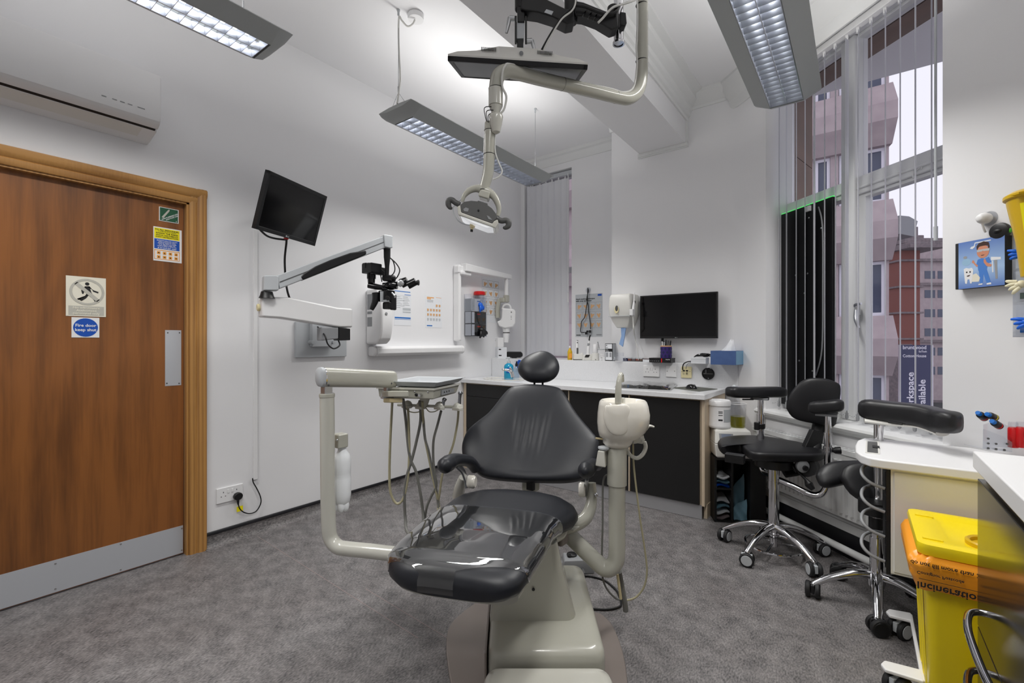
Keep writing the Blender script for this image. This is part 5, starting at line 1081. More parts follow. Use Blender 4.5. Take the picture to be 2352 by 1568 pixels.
for i in range(6):
    z = LZ + bh + (i / 5) * 24 * k * (1.0); r = 0.052 - 0.009 * i
    rs.append([V((cx + (r * (1 + .25 * math.sin(3 * t_ + i * .3))) * math.cos(t_) * 0.9 + 0.005 * i, cy + r * .5 * math.sin(t_), z + (0.012 * math.sin(2 * t_ + 1) if i > 2 else 0))) for t_ in [2 * math.pi * j / 22 for j in range(22)]])
obj('tissue', tb.rings(rs), 'tissue', t, ang=80)
# keyboard under film, mouse, mat
kc = [OZ(x, y, WTZ1 + 0.012) for x, y in ((1413, 886), (1539, 892), (1555, 880.5), (1427, 877))]
t = thing('keyboard', 'black keyboard wrapped in crinkled film on the worktop', 'keyboard', sum(kc, V()) / 4 - UP * .012)
obj('base', B().prism([q - UP * 0.0115 for q in kc], (0, 0, 0.013)), 'black', t, bev=0.004)
for r in range(4):
    for j in range(14):
        def bil(u, v): return kc[0].lerp(kc[1], u).lerp(kc[3].lerp(kc[2], u), v)
        u0, v0, u1, v1 = .03 + .067 * j, .10 + .21 * r, .03 + .067 * j + .056, .10 + .21 * r + .17
        obj('key', B().prism([bil(u0, v0) + UP * .0015, bil(u1, v0) + UP * .0015, bil(u1, v1) + UP * .0015, bil(u0, v1) + UP * .0015], (0, 0, 0.005)), 'dgrey', t)
fl = B(); N_ = 18; rr = random.Random(3); grid = [[None] * (N_ + 1) for _ in range(9)]
for i in range(9):
    for j in range(N_ + 1):
        p_ = kc[0].lerp(kc[1], -.02 + 1.04 * j / N_).lerp(kc[3].lerp(kc[2], -.02 + 1.04 * j / N_), -.05 + 1.1 * i / 8); grid[i][j] = p_ + UP * (0.0085 + rr.uniform(0, .008) if 0 < i < 8 and 0 < j < N_ else -0.008)
fl.rings(grid, closed=False); obj('film_cover', fl, 'film', t, ang=10)
mc = [OZ(x, y, WTZ1 + 0.002) for x, y in ((1540, 890), (1606, 898.5), (1648, 893), (1590, 887))]
tag(obj('mouse_mat', B().prism([q - UP * 0.0015 for q in mc], (0, 0, 0.003)), mat('green_grey_mat', c(92, 94, 88), 0.7)), 'thin dark grey mouse mat near the right end of the worktop', 'mouse mat')
p = OZ(1588, 892, WTZ1 + 0.004); t = thing('mouse', 'black computer mouse on the grey mat', 'mouse', p)
mm_ = Matrix.Rotation(YAW + 0.4, 3, 'Z'); b = B().ell((0, 0, 0), (0.032, 0.052, 0.034), n=20)
b.v = [p + mm_ @ V((q.x, q.y, max(q.z, 0))) for q in b.v]; obj('shell', b, 'black_g', t); obj('wheel', B().cyl(p + mm_ @ V((-.004, -.03, .026)), p + mm_ @ V((.004, -.03, .026)), 0.008, n=12), 'dgrey', t)
# pier: towel dispenser, monitor, handpiece
xr_ = pw(1469, 700)[0]; Yf = OX(1449, 700, xr_).y; xl_ = OY(1395, 700, Yf).x
ztop, zbot = OY(1425, 674, Yf).z, OY(1425, 752, Yf).z
t = thing('towel_dispenser', 'white paper towel dispenser on the pier between poster and monitor', 'dispenser', ((xl_ + xr_) / 2, YP, zbot))
cxm = (xl_ + xr_) / 2; hwd = (xr_ - xl_) / 2
def sec(z, w_, yf): return [V((cxm + sx * w_, yy, z)) for sx, yy in ((-1, YP - 0.001), (-1, yf + .03), (-.88, yf + .006), (0, yf), (.88, yf + .006), (1, yf + .03), (1, YP - 0.001))]
zs = lambda y: OY(1425, y, Yf).z
obj('cover', B().rings([sec(zs(752), hwd * .52, Yf + .06), sec(zs(738), hwd * .80, Yf + .035), sec(zs(720), hwd * .99, Yf + .006), sec(zs(700), hwd, Yf), sec(zs(681), hwd * .96, Yf + .004), sec(zs(674), hwd * .90, Yf + .02)]), 'offwhite', t, bev=0.008, ang=50)
obj('seam', B().bx(frame((0, Yf, 0), (1, 0, 0), UP), xl_ + .01, xr_ - .01, zs(726), zs(725.3), -0.2, 0.001), 'lgrey', t)
p = OY(1416, 711, Yf - .002); obj('window_surround', B().lathe([(0.034, 0), (0.03, 0.004), (0.02, 0.004)], p, (0, -1, 0), 24, sx=0.62, udir=(1, 0, 0)), 'cream', t); obj('window', B().lathe([(0.026, 0), (0.024, 0.006), (0.001, 0.007)], OY(1416.5, 708, Yf - .002), (0, -1, 0), 24, sx=0.5, udir=(1, 0, 0)), 'dgrey', t)
q = [OY(x, y, Yf + .07) for x, y in ((1426, 752), (1437, 753), (1434, 775), (1430, 796), (1422, 790), (1427, 772))]
tw = obj('hanging_towel', B().prism(q, (0, 0.012, 0)), 'paper_blue', t)
hp = thing('oral_camera', 'white handpiece camera clipped to the side of the towel dispenser with its lead hanging down', 'camera', OX(1455, 715, xr_ + .02))
K = ps(OX(1455, 715, xr_ + .02)); hx = lambda x, y: OX(x, y, xr_ + 0.02)
obj('holder', B().box(hx(1452, 717), (0.03, 0.05, 14 * K)), 'white_p', hp, bev=0.003); obj('handpiece', B().tube([hx(1457, 672), hx(1456.5, 690), hx(1456, 697), hx(1454.5, 710), hx(1454, 726)], [1.4 * K, 1.9 * K, 2.6 * K, 3 * K, 2.8 * K], 12, 3), 'white_p', hp); obj('grey_ring', B().cyl(hx(1457, 691), hx(1456.6, 696), 3 * K), 'dgrey', hp)
obj('lead', B().tube([hx(1454, 727), hx(1455, 745), hx(1455.5, 757), OY(1459, 778, 3.93), OY(1464, 800, 3.92), OY(1466, 822, 3.93), OY(1466.5, 826, 3.962)], [0.006, 0.006, 0.007, 0.0035, 0.003, 0.003, 0.003], 8), 'cable_w', hp)
tl, tr, br, bl = (OY(x, y, 3.93) for x, y in ((1470, 680), (1648, 668.5), (1648, 777), (1470, 776.5)))
m, w_, h_ = quad_frame(tl, tr, br, bl)
t = monitor('monitor', 'wide black monitor mounted on the pier above the router', m, w_, h_, 0.012)
obj('wall_bracket', B().box(m @ V((0, 0, -0.058)), (0.2, 0.02, 0.2)), 'black', t); obj('power_cable', B().tube([m @ V((-.13, -h_ / 2 + .02, -.03)), m @ V((-.13, -h_ / 2 - .05, -.035)), OY(1535, 800, 3.97), OY(1538, 822, 3.975)], 0.012, 8), 'cable', t)
# hanging cable loop on a hook
hk = thing('cable_loop', 'black cable loop with two small clips hanging from a wall hook over the poster', 'cable', OY(1350, 664, YW))
hy = lambda x, y, o=0.03: OY(x, y, YW - o)
obj('suction_hook', B().lathe([(0.03, 0), (0.024, 0.008), (0.008, 0.012), (0.006, 0.03)], OY(1351, 666, YW), (0, -1, 0), 20), 'acrylic', hk)
obj('cable', B().tube([hy(1350, 662), hy(1349, 690), hy(1346, 712), hy(1343, 728), hy(1336, 738), hy(1335, 748), hy(1334, 762), hy(1343, 763)], 0.0045, 8), 'cable', hk); obj('cable', B().tube([hy(1350, 661), hy(1351.5, 668), hy(1348, 685), hy(1350.5, 700), hy(1353, 722), hy(1356, 742), hy(1356.5, 756)], 0.0045, 8), 'cable', hk)
obj('clip', B().box(hy(1346.5, 765), (0.022, 0.02, 0.026)).ell(hy(1349, 761), (0.012, 0.012, 0.012)), 'black', hk, bev=0.003); obj('clip', B().box(hy(1355, 761), (0.024, 0.02, 0.026), None), 'black', hk, bev=0.003)
# ------------------------------------------------------------------ dental chair
TH = math.radians(14)
AC = RT * math.cos(TH) - FW * math.sin(TH); AX = RT * math.sin(TH) + FW * math.cos(TH)
LAT0, DEP0 = -0.168, 1.33
ch = thing('dental_chair', 'black padded dental chair with clear leg cover in the middle of the room', 'dental chair', FW * 1.85 + RT * 0.1)
def chw(px, a):
    k = (px - 1176) / FPX; cx, cdp = LAT0 + a * math.sin(TH), DEP0 + a * math.cos(TH)
    return (k * cdp - cx) / (math.cos(TH) + k * math.sin(TH))
def chp(a, w_, z): return RT * LAT0 + FW * DEP0 + AX * a + AC * w_ + UP * z
STA = [(-0.012, 935, 1140, .565, .05), (0.004, 908, 1172, .582, .075), (0.03, 893, 1196, .592, .088), (.08, 891, 1213, .60, .095), (.16, 912, 1232, .602, .095), (.25, 940, 1250, .602, .095), (.33, 960, 1262, .60, .095), (.40, 978, 1270, .598, .10), (.47, 996, 1283, .594, .105), (.53, 1010, 1298, .59, .11), (.60, 1024, 1320, .587, .115), (.66, 1036, 1328, .585, .115), (.71, 1052, 1322, .584, .112), (.755, 1082, 1302, .583, .10), (.785, 1120, 1268, .578, .075), (.798, 1160, 1230, .57, .04)]
def sgp(v, e): return math.copysign(abs(v) ** e, v)
def chair_sec(st, n=40, grow=0.0, lo=0.0, hi=2 * math.pi, e1=.5, e2=.8):
    a, l, r, zt, th = st
    wl, wr = chw(l, a), chw(r, a); cw, hw = (wl + wr) / 2, (wr - wl) / 2 + grow
    out = []
    for j in range(n):
        t = lo + (hi - lo) * j / (n if hi - lo > 6 else n - 1)
        out.append(chp(a, cw + hw * sgp(math.cos(t), e1), zt - th / 2 + (th / 2 + grow) * sgp(math.sin(t), e2)))
    return out
def interp(a):
    for p, q in zip(STA, STA[1:]):
        if p[0] <= a <= q[0]:
            t = (a - p[0]) / (q[0] - p[0]); return tuple(x + (y - x) * t for x, y in zip(p, q))
    return STA[-1] if a > STA[-1][0] else STA[0]
obj('seat_cushion', B().rings([chair_sec(s_) for s_ in STA]), 'leather', ch, ang=60)
obj('seat_shell', B().rings([[q - UP * 0.035 for q in chair_sec((a, l + 22, r - 22, zt - .04, th * .7))] for a, l, r, zt, th in STA[3:-1]]), 'beige', ch, ang=60)
# clear cover over the leg part: leaves both front corners bare
rs = []
NA, NW = 46, 40
for i in range(NA + 1):
    a = -0.006 + 0.506 * i / NA
    s_ = interp(a); full = chair_sec(s_, 400, 0.004, math.radians(-32), math.radians(212))
    f0, f1 = 0.0, 1.0
    aa = max(a, 0.0)
    if aa < .055: f1 = 1 - .40 * (1 - (aa / .055) ** 2)
    if aa < .09: f0 = .50 * (1 - (aa / .09) ** 2.2)
    row = []
    for j in range(NW + 1):
        u = f0 + (f1 - f0) * j / NW; row.append(full[min(399, int(u * 399))])
    sag = 0.010 * math.sin(i / NA * math.pi * 1.0)
    rs.append(row)
lip = [q - UP * 0.05 - AX * 0.012 for q in rs[0]]; lip2 = [q - UP * 0.02 - AX * 0.013 for q in rs[0]]
back = [q + UP * (0.004 * math.sin(j / NW * 9)) for j, q in enumerate(rs[-1])]
cv = B(); cv.rings([lip, lip2] + rs, closed=False)
obj('leg_cover', cv, 'film', ch, ang=70)
obj('cover_edge', B().tube(rs[-1], 0.0022, 6, 0), 'acrylic', ch)
# back
TB = math.radians(12)
AB = RT * math.cos(TB) - FW * math.sin(TB)
pb, pt = D(1215, 1105, 2.14), D(1237, 888, 2.48)
bm_ = frame(pb, AB, pt - pb); bn_ = bm_.to_3x3() @ V((0, 0, 1)); bi = bm_.inverted()
outl = [(1179.7, 890), (1168, 897.3), (1153.3, 913.5), (1138.7, 932.5), (1121, 953), (1094.7, 973.6), (1075.6, 991.2), (1065.3, 1011.7), (1061.8, 1032.3), (1065.3, 1052.8), (1077, 1067.5), (1091.7, 1082), (1109.3, 1093.9), (1141.6, 1100.5), (1200.3, 1105), (1261.9, 1107), (1300, 1106.5), (1329.3, 1102), (1352.8, 1089), (1364.5, 1069), (1373.3, 1036), (1374.8, 1014.7), (1361.6, 995.6), (1341, 972), (1320.5, 945.7), (1305.9, 920.8), (1294.1, 903.2), (1282.4, 893), (1250, 887), (1212, 886)]
fold = []
for a, q in (((1193, 955), (1183, 1035)), ((1212, 968), (1199, 1040)), ((1234, 960), (1219, 1045)), ((1262, 955), (1242, 1045))):
    fold.append((bi @ OP(*a, pb, bn_), bi @ OP(*q, pb, bn_)))
def bdisp(p, q):
    l = bi @ p; d = 0.0
    for A_, C_ in fold:
        t = (l.y - A_.y) / (C_.y - A_.y); x = A_.x + (C_.x - A_.x) * t
        wnd = math.exp(-((t - .5) / .62) ** 2 * 1.6)
        d += wnd * (0.0045 * math.exp(-((l.x - x) / 0.014) ** 2))
    d += -0.018 * math.exp(-((l.x / .13) ** 2 + ((l.y - .16) / .16) ** 2))
    return d * min(1.0, (1 - q) * 6)
obj('backrest', B().cushion([OP(x, y, pb, bn_) for x, y in outl], bn_, 0.045, 0.05, 56, 3.6, bdisp, 8), 'leather', ch, ang=70)
obj('back_shell', B().cushion([OP(1218 + (x - 1218) * .9, 1000 + (y - 1000) * .9, pb, bn_) - bn_ * 0.03 for x, y in outl], bn_, 0.01, 0.035, 6, 4), 'beige', ch, ang=60)
hp_ = D(1237, 843, 2.56); hn = (bn_ + UP * 0.08).normalized()
ho = [(1243, 809.5), (1224.3, 814.8), (1206.4, 823.8), (1194.8, 833.6), (1189.5, 846), (1192, 857.7), (1203, 869), (1217, 875), (1235, 876.6), (1257.3, 874.6), (1273.4, 866.6), (1282.3, 855), (1285, 842.5), (1280.5, 828), (1270.7, 817.5), (1257.3, 811)]
obj('headrest', B().cushion([OP(x, y, hp_, hn) for x, y in ho], hn, 0.055, 0.045, 14, 2.2), 'leather', ch, ang=70)
for x in (1226.5, 1245.5): obj('headrest_stem', B().cyl(OP(x, 868, hp_, hn) - hn * .02, OP(x, 900, hp_, hn) - hn * .02, 0.0055, n=10), 'black', ch)
obj('headrest_clamp', B().cyl(OP(1225, 885, hp_, hn) - hn * .02, OP(1247, 885, hp_, hn) - hn * .02, 0.006, n=10), 'alu', ch)
# arms
obj('armrest', B().tube([D(1092, 1075, 2.17), D(1080, 1061, 2.13), D(1062, 1056, 2.06), D(1042, 1057, 1.99), D(1029, 1064, 1.93), D(1020, 1070, 1.89), D(1013, 1076, 1.87)], [.026, .026, .026, .030, .035, .032, .010], 18, 5), 'leather', ch, ang=70)
obj('armrest', B().tube([D(1372, 1068, 2.22), D(1364, 1066, 2.15), D(1357, 1070, 2.05), D(1349, 1077, 1.95), D(1346, 1080, 1.90), D(1344, 1082, 1.86)], [.026, .028, .031, .036, .034, .012], 18, 5), 'leather', ch, ang=70)
obj('arm_bracket', B().tube([D(1050, 1068, 2.02), D(1062, 1080, 2.06), D(1069, 1098, 2.09), D(1073, 1118, 2.10)], 0.008, 8, flat=1.8), 'alu', ch); obj('arm_bracket', B().tube([D(1348, 1098, 2.0), D(1347, 1120, 2.05), D(1348, 1140, 2.06)], 0.008, 8, flat=1.8), 'alu', ch)
obj('hinge_cap', B().lathe([(.026, -.018), (.03, -.012), (.03, .012), (.024, .02)], D(1083, 1106, 2.10), AC, 22, sx=.8), 'porcelain', ch); obj('hinge_cap', B().lathe([(.028, -.014), (.033, -.008), (.033, .010), (.026, .016)], D(1337, 1124, 2.05), AC, 22, sx=.8), 'porcelain', ch)
obj('arm_support', B().tube([D(1053, 1140, 2.2), D(1056, 1120, 2.16), D(1063, 1096, 2.13)], [.03, .026, .018], 14, 4), 'beige2', ch)
obj('arm_support', B().tube([D(1358, 1108, 2.06), D(1359, 1140, 2.05), D(1356, 1165, 2.03), D(1344, 1190, 2.0), D(1318, 1206, 1.98), D(1280, 1216, 1.97), D(1230, 1222, 1.97)], [.021, .023, .026, .028, .028, .028, .028], 14, 5), 'beige', ch)
obj('support_bolt', B().ell(D(1369, 1136, 2.03), (.010, .010, .010), n=12), 'chrome', ch)
obj('back_link', B().box(D(1219, 1112, 2.2), (.07, .06, .06)), 'beige', ch, bev=.01); obj('link_plate', B().box(D(1219, 1112, 2.16), (.035, .02, .05)), 'black', ch)
obj('seat_bracket', B().box(D(1287, 1224, 1.92), (.05, .06, .09)), 'base_g', ch, bev=.01)
obj('pedal_tab', B().box(D(1313, 1211, 1.95), (.05, .05, .008), None), 'beige2', ch, bev=.003)
# pedestal
def rr(l0, l1, d0, d1, z, r=0.04, n=5):
    out = []
    for cx, cy, a0 in ((l1 - r, d1 - r, 0), (l0 + r, d1 - r, 90), (l0 + r, d0 + r, 180), (l1 - r, d0 + r, 270)):
        for i in range(n + 1):
            a = math.radians(a0 + 90 * i / n); out.append(RT * (cx + r * math.cos(a)) + FW * (cy + r * math.sin(a)) + UP * z)
    return out
obj('column', B().rings([rr(-.085, .245, 1.72, 2.14, .05), rr(-.085, .245, 1.74, 2.14, .2), rr(-.05, .19, 1.74, 2.05, .40), rr(-.03, .17, 1.70, 2.0, .50)]), 'beige', ch, ang=50)
def slab(nm, ma, l0, l1, d0, d1, z0, zf, zr, r=.04):
    def zt(p, dz): return V((p.x, p.y, zf + (zr - zf) * ((p.dot(FW) - d0) / (d1 - d0)) - dz))
    a = rr(l0, l1, d0, d1, 0, r); b_ = rr(l0 + .012, l1 - .012, d0 + .012, d1, 0, r); c__ = rr(l0 + .035, l1 - .035, d0 + .035, d1 - .01, 0, r)
    obj(nm, B().rings([[V((p.x, p.y, z0)) for p in a], [zt(p, .045) for p in a], [zt(p, .02) for p in rr(l0 + .003, l1 - .003, d0 + .003, d1, 0, r)], [zt(p, .006) for p in b_], [zt(p, 0) for p in c__]]), ma, ch, ang=50)
slab('base_housing', 'beige', -.085, .327, 1.585, 2.12, .03, .185, .228)
slab('foot_cover', 'beige2', -.095, .335, 1.18, 1.565, .025, .125, .148)
obj('side_panel', B().rings([[RT * (-.088) + FW * d_ + UP * z for d_, z in ((1.60, .03), (1.60, .17), (1.9, .19), (1.9, .03))], [RT * (-.096) + FW * d_ + UP * z for d_, z in ((1.605, .035), (1.605, .165), (1.895, .185), (1.895, .035))]]), 'base_g', ch, bev=.003)
screws([RT * (-.097) + FW * 1.68 + UP * .12, RT * (-.097) + FW * 1.62 + UP * .045], -RT, .006, 'alu', ch)
screws([D(1225, 1353, 1.735)], -FW, .006, 'black', ch)
bp_ = [(1090, 1384), (1060, 1406), (1032, 1436), (1025, 1478), (1028, 1520), (1036, 1570), (1052, 1640), (1100, 1720), (1330, 1730), (1420, 1690), (1446, 1640), (1442, 1568), (1432, 1500), (1415, 1450), (1395, 1420), (1362, 1402), (1240, 1382)]
q = catmull([OZ(x, y, .018) for x, y in bp_] + [OZ(*bp_[0], .018)], 4)[:-1]
obj('base_plate', B().prism([p - UP * .018 for p in q], (0, 0, .018)), 'base_g', ch, bev=.006)
# ------------------------------------------------------------------ delivery unit on the left post
du = thing('delivery_unit', 'beige instrument delivery unit on a bent post to the left of the chair', 'dental unit', D(752, 1250, 2.0) * 1.0)
R0 = .0305
obj('post', B().tube([D(751, 903, 2.0), D(752, 1000, 2.0), D(753, 1120, 2.0), D(755, 1205, 2.0), D(760, 1236, 2.0), D(776, 1255, 1.99), D(800, 1260, 1.98), D(850, 1265, 1.96), D(900, 1271, 1.94), D(1010, 1281, 1.90), D(1135, 1290, 1.87)], R0, 24, 6), 'beige2', du)
obj('collar', B().cyl(D(751, 912, 2.0), D(751, 903.5, 2.0), .0325, .0325, 24), 'beige', du, bev=.002); obj('neck', B().box(D(750, 895, 2.0), (.036, .036, .04)), 'alu', du, bev=.003)
a, q = D(742, 866, 1.985), D(905, 871, 2.28); ud = (q - a).normalized()
sd = ud.cross(UP).normalized()
def ov(p, r, e=.75): return [p + sd * r * .8 * sgp(math.cos(t), e) + UP * r * sgp(math.sin(t), e) for t in [2 * math.pi * j / 32 for j in range(32)]]
obj('spring_arm', B().rings([ov(a, .042), ov(a + ud * .01, .0425), ov(q - ud * .015, .042), ov(q - ud * .004, .04), ov(q, .034)]), 'beige', du, ang=50)
obj('end_cap', B().rings([ov(a - ud * .022, .032), ov(a - ud * .016, .041), ov(a - ud * .003, .0435), ov(a, .0435)]), 'lgrey', du, ang=40)
obj('cap_ring', B().rings([ov(a - ud * .004, .0438), ov(a, .0438)], False, False), 'chrome', du)
screws([D(755, 884, 1.96), D(899, 880, 2.23)], -FW, .005, 'dgrey', du)
obj('knuckle', B().box(D(890, 893, 2.27), (.03, .03, .05)).lathe([(.035, -.02), (.03, .0), (.024, .012)], D(890, 905, 2.27), (0, 0, 1), 20), 'alu', du, bev=.004)
cn, lf, rb = D(996, 905, 2.20), D(868, 905, 2.28), D(1040, 905, 2.50)
cn.z = lf.z = rb.z = 0.0
ux = (cn - lf); uy = V((-ux.y, ux.x, 0)).normalized()
if uy.dot(FW) < 0: uy = -uy
ux_ = ux.normalized(); wd = ux.length; dpx = .30
tm = frame(lf, ux_, uy); zb_, zt_ = .972, 1.022
obj('head_body', B().rings([[tm @ V((x, y, z)) for x, y in ((ins, ins), (wd - ins, ins), (wd - ins + sl, dpx - ins), (ins, dpx - ins))] for z, ins, sl in ((zb_, .012, .0), (zb_ + .004, .004, .0), (zt_ - .006, 0, .01), (zt_, 0, .01))]), 'beige', du, bev=.004, ang=25)
obj('head_rim', B().rings([[tm @ V((x, y, z)) for x, y in ((-e, -e), (wd + e, -e), (wd + e + .012, dpx + e), (-e, dpx + e))] for z, e in ((zt_ - .004, .006), (zt_ + .005, .006), (zt_ + .006, -.02))]), 'beige2', du, ang=25)
obj('tray', B().rings([[tm @ V((x, y, z)) for x, y in ((.07 - e, .0 - e), (wd + .01 + e, .0 - e), (wd + .02 + e, dpx + e), (.07 - e, dpx + e))] for z, e in ((zt_ + .008, -.02), (zt_ + .010, -.012), (zt_ + .030, .008), (zt_ + .033, .018), (zt_ + .0345, .018), (zt_ + .031, .006), (zt_ + .013, -.013), (zt_ + .012, -.02))]), 'lgrey', du, ang=25)
obj('handle_recess', B().prism([tm @ V((wd + .002, y, z)) for y, z in ((.08, zb_ + .012), (.24, zb_ + .012), (.24, zt_ - .012), (.08, zt_ - .012))], ux_ * .004), 'mgrey', du)
screws([tm @ V((x, -.001, zt_ - .014)) for x in (.03, .12, .20, .27)] , -uy, .004, 'alu', du); screws([tm @ V((wd * .70, -.001, zb_ + .022))], -uy, .008, 'black', du)
screws([tm @ V((wd + .006, y, zb_ + .025)) for y in (.11, .14, .17)], ux_, .004, 'black', du)
obj('air_valve', B().cyl(tm @ V((wd * .78, .0, zb_ + .022)), tm @ V((wd * .78, -.02, zb_ + .02)), .007, n=12), 'chrome', du)
obj('swing_arm', B().prism([D(x, 912, d_) - UP * 0 for x, d_ in ((876, 2.24), (894, 2.17), (938, 2.12), (940, 2.19), (920, 2.26), (885, 2.28))], (0, 0, .03)), 'beige', du, bev=.006); obj('arm_foot', B().prism([D(x, 914, d_) - UP * .022 for x, d_ in ((880, 2.24), (896, 2.18), (925, 2.16), (915, 2.26), (888, 2.27))], (0, 0, .022)), 'tan', du, bev=.005)
obj('instrument_bar', B().cyl(D(914, 929.5, 2.46), D(1058, 935, 2.34), .0075, n=12), 'beige', du)
obj('bar_bracket', B().tube([tm @ V((wd * .62, .14, zb_)), D(974, 928, 2.39)], [.03, .02], 12, 0), 'beige', du)
hs = []
for x, y, d_ in ((936, 930, 2.44), (967, 932, 2.41), (1010, 933, 2.375), (1052, 935, 2.345)):
    p = D(x, y, d_); h_ = obj('instrument_holder', B().lathe([(.027, -.012), (.027, -.004), (.024, .01), (.015, .021), (.003, .025)], p, (0, 0, 1), 20).box(p - UP * .006 - FW * .018, (.05, .03, .014)), 'beige2', du, bev=.002); hs.append(p)
def handpc(px, py, py2, d_, lean, lab):
    t = obj('handpiece', B().tube([D(px, py2 + 12, d_), D(px + lean * .5, (py + py2) / 2, d_), D(px + lean, py, d_)], [.009, .008, .0095], 12, 3).ell(D(px + lean, py, d_), (.011, .011, .012), n=12), 'instr', du); obj('dark_head', B().cyl(D(px + lean, py + 2, d_), D(px + lean + 4, py - 3, d_), .008, n=12), 'dgrey', t)
handpc(1055, 903, 926, 2.34, 2, ''); handpc(1017, 918, 928, 2.37, 3, '')
def hose(pts, r, ma, d_=2.42, par=None, nm='hose'):
    obj(nm, B().tube([D(q_[0], q_[1], q_[2] if len(q_) > 2 else d_) for q_ in pts], r, 8, 5), ma, par or du)
hose([(901, 922, 2.3), (899, 960), (896, 1020), (894.5, 1080), (896, 1125), (905, 1150), (916, 1156), (928, 1140), (937, 1095), (940, 1040), (939, 980), (937, 936)], .0065, 'hose2')
hose([(926, 916, 2.3), (932, 965), (937, 1020), (943, 1055), (956, 1085), (966, 1135), (972, 1180), (976, 1220, 2.35), (1010, 1235, 2.2), (1090, 1230, 2.0)], .0075, 'hose')
hose([(964, 920, 2.38), (966, 965), (956, 1015), (946, 1055), (934, 1095), (929, 1140), (931, 1190), (938, 1225, 2.35), (985, 1250, 2.2), (1080, 1240, 2.0)], .0075, 'hose')
hose([(965, 920, 2.36), (972, 960), (976, 1005), (984, 1035), (992, 1075), (1001, 1120), (1007, 1160), (1012, 1195, 2.35), (1060, 1215, 2.1)], .007, 'hose')
hose([(970, 922, 2.35), (972, 965), (977, 1010), (985, 1050), (994, 1095), (1003, 1135), (1009, 1165), (1016, 1190, 2.3), (1060, 1205, 2.1)], .0065, 'hose2')
hose([(1013, 944, 2.37), (1005, 975), (996, 1010), (995, 1050), (998, 1085), (1002, 1115), (990, 1140), (980, 1165), (976, 1195), (980, 1225, 2.3), (1040, 1240, 2.1)], .007, 'hose')
hose([(1053, 942, 2.34), (1050, 975), (1041, 1020), (1028, 1055), (1016, 1090), (1010, 1130), (1006, 1165), (1012, 1195, 2.3), (1060, 1215, 2.1)], .006, 'hose2')
hose([(931, 936, 2.38), (939, 944), (953, 947), (968, 944)], .0028, 'hose2'); hose([(978, 936, 2.38), (986, 945), (998, 945), (1008, 940)], .0028, 'hose2')
obj('bottle_clamp', B().box(D(781, 1011, 2.06), (.055, .05, .062)), 'beige', du, bev=.006); screws([D(774, 1010, 2.02)], -FW, .005, 'chrome', du)
p = D(786, 1165, 2.07); k = ps(p)
wb = obj('water_bottle', B().lathe([(r * k, h * k) for r, h in ((10, 6), (17, 14), (19.5, 30), (19.5, 68), (18.6, 71), (19.2, 74), (18.6, 77), (19.2, 80), (19.2, 110), (16, 122), (10, 130), (9, 140))], p, (0, 0, 1), 28), 'bottle', du)
for j in range(5):
    a_ = 2 * math.pi * j / 5 + .4; obj('bottle_foot', B().ell(p + V((math.cos(a_), math.sin(a_), 0)) * 9 * k + UP * 6 * k, (8 * k, 8 * k, 15 * k), n=12, k=8), 'bottle', wb)
# ------------------------------------------------------------------ spittoon unit on the right post
su = thing('spittoon_unit', 'beige spittoon unit with white bowl on a bent post to the right of the chair', 'dental unit', D(1417, 1310, 1.95))
dS = 1.95; kS = dS / FPX
obj('post', B().tube([D(1417, 1100, dS), D(1417, 1200, dS), D(1417, 1262, dS), D(1414, 1288, dS), D(1402, 1303, dS), D(1386, 1303, 1.96), D(1360, 1280, 1.98), D(1300, 1222, 2.03), D(1255, 1180, 2.06)], 19 * kS, 24, 6), 'beige', su)
obj('sleeve', B().lathe([(20 * kS, -85 * kS), (22.3 * kS, -83 * kS), (22.3 * kS, 0), (21, 2) and (21 * kS, 3 * kS), (17 * kS, 8 * kS)], D(1417, 1029, dS), (0, 0, 1), 28), 'beige', su, ang=30)
def bring(x, y, r, e=1.0, dz=0.0): return [D(x, y, dS) + RT * r * kS * math.cos(t) + FW * r * kS * e * math.sin(t) + UP * dz for t in [2 * math.pi * j / 36 for j in range(36)]]
obj('bowl', B().rings([bring(1418, 1024, 27), bring(1418, 1016, 33), bring(1421, 1006, 36), bring(1424, 1001, 47), bring(1428, 988, 54), bring(1431, 970, 58.5), bring(1432, 950, 58.8), bring(1431.5, 932, 56), bring(1431, 922, 53), bring(1431, 919, 50), bring(1431, 921, 46), bring(1431, 945, 38), bring(1430, 962, 14)]), 'porcelain', su, ang=60)
obj('bowl_front_lip', B().cushion([D(x, y, dS - .098) for x, y in ((1391, 931), (1440, 929), (1448, 950), (1445, 985), (1425, 1000), (1400, 992), (1386, 960))], -FW, .012, .03, 8, 2.5), 'porcelain', su, ang=70)
obj('flush_spout', B().tube([D(1420, 926, 1.87), D(1420, 900, 1.87), D(1421.5, 878, 1.875), D(1424, 864, 1.885), D(1426.5, 859, 1.90), D(1429, 862, 1.93), D(1430, 875, 1.95)], [7.5 * kS, 7 * kS, 6 * kS, 5 * kS, 4.4 * kS, 4 * kS, 4 * kS], 14, 5), 'beige', su); obj('spout_base', B().box(D(1430, 921, 1.90), (.018, .02, .03)), 'beige2', su, bev=.005)
obj('switch_box', B().rings([[D(x, y, d_) for x, y, d_ in r_] for r_ in (((1367, 1070, 1.93), (1391, 1074, 1.90), (1394, 1070, 1.97), (1372, 1067, 1.99)), ((1373, 1034, 1.93), (1388, 1036, 1.91), (1396, 1034, 1.96), (1376, 1032, 1.98)))]), 'beige2', su, bev=.005)
obj('switch_knob', B().lathe([(12 * kS, 0), (13.5 * kS, 2 * kS), (13 * kS, 5 * kS), (10 * kS, 6 * kS)], D(1387, 1031, 1.94), (0, 0, 1), 24), 'lgrey', su)
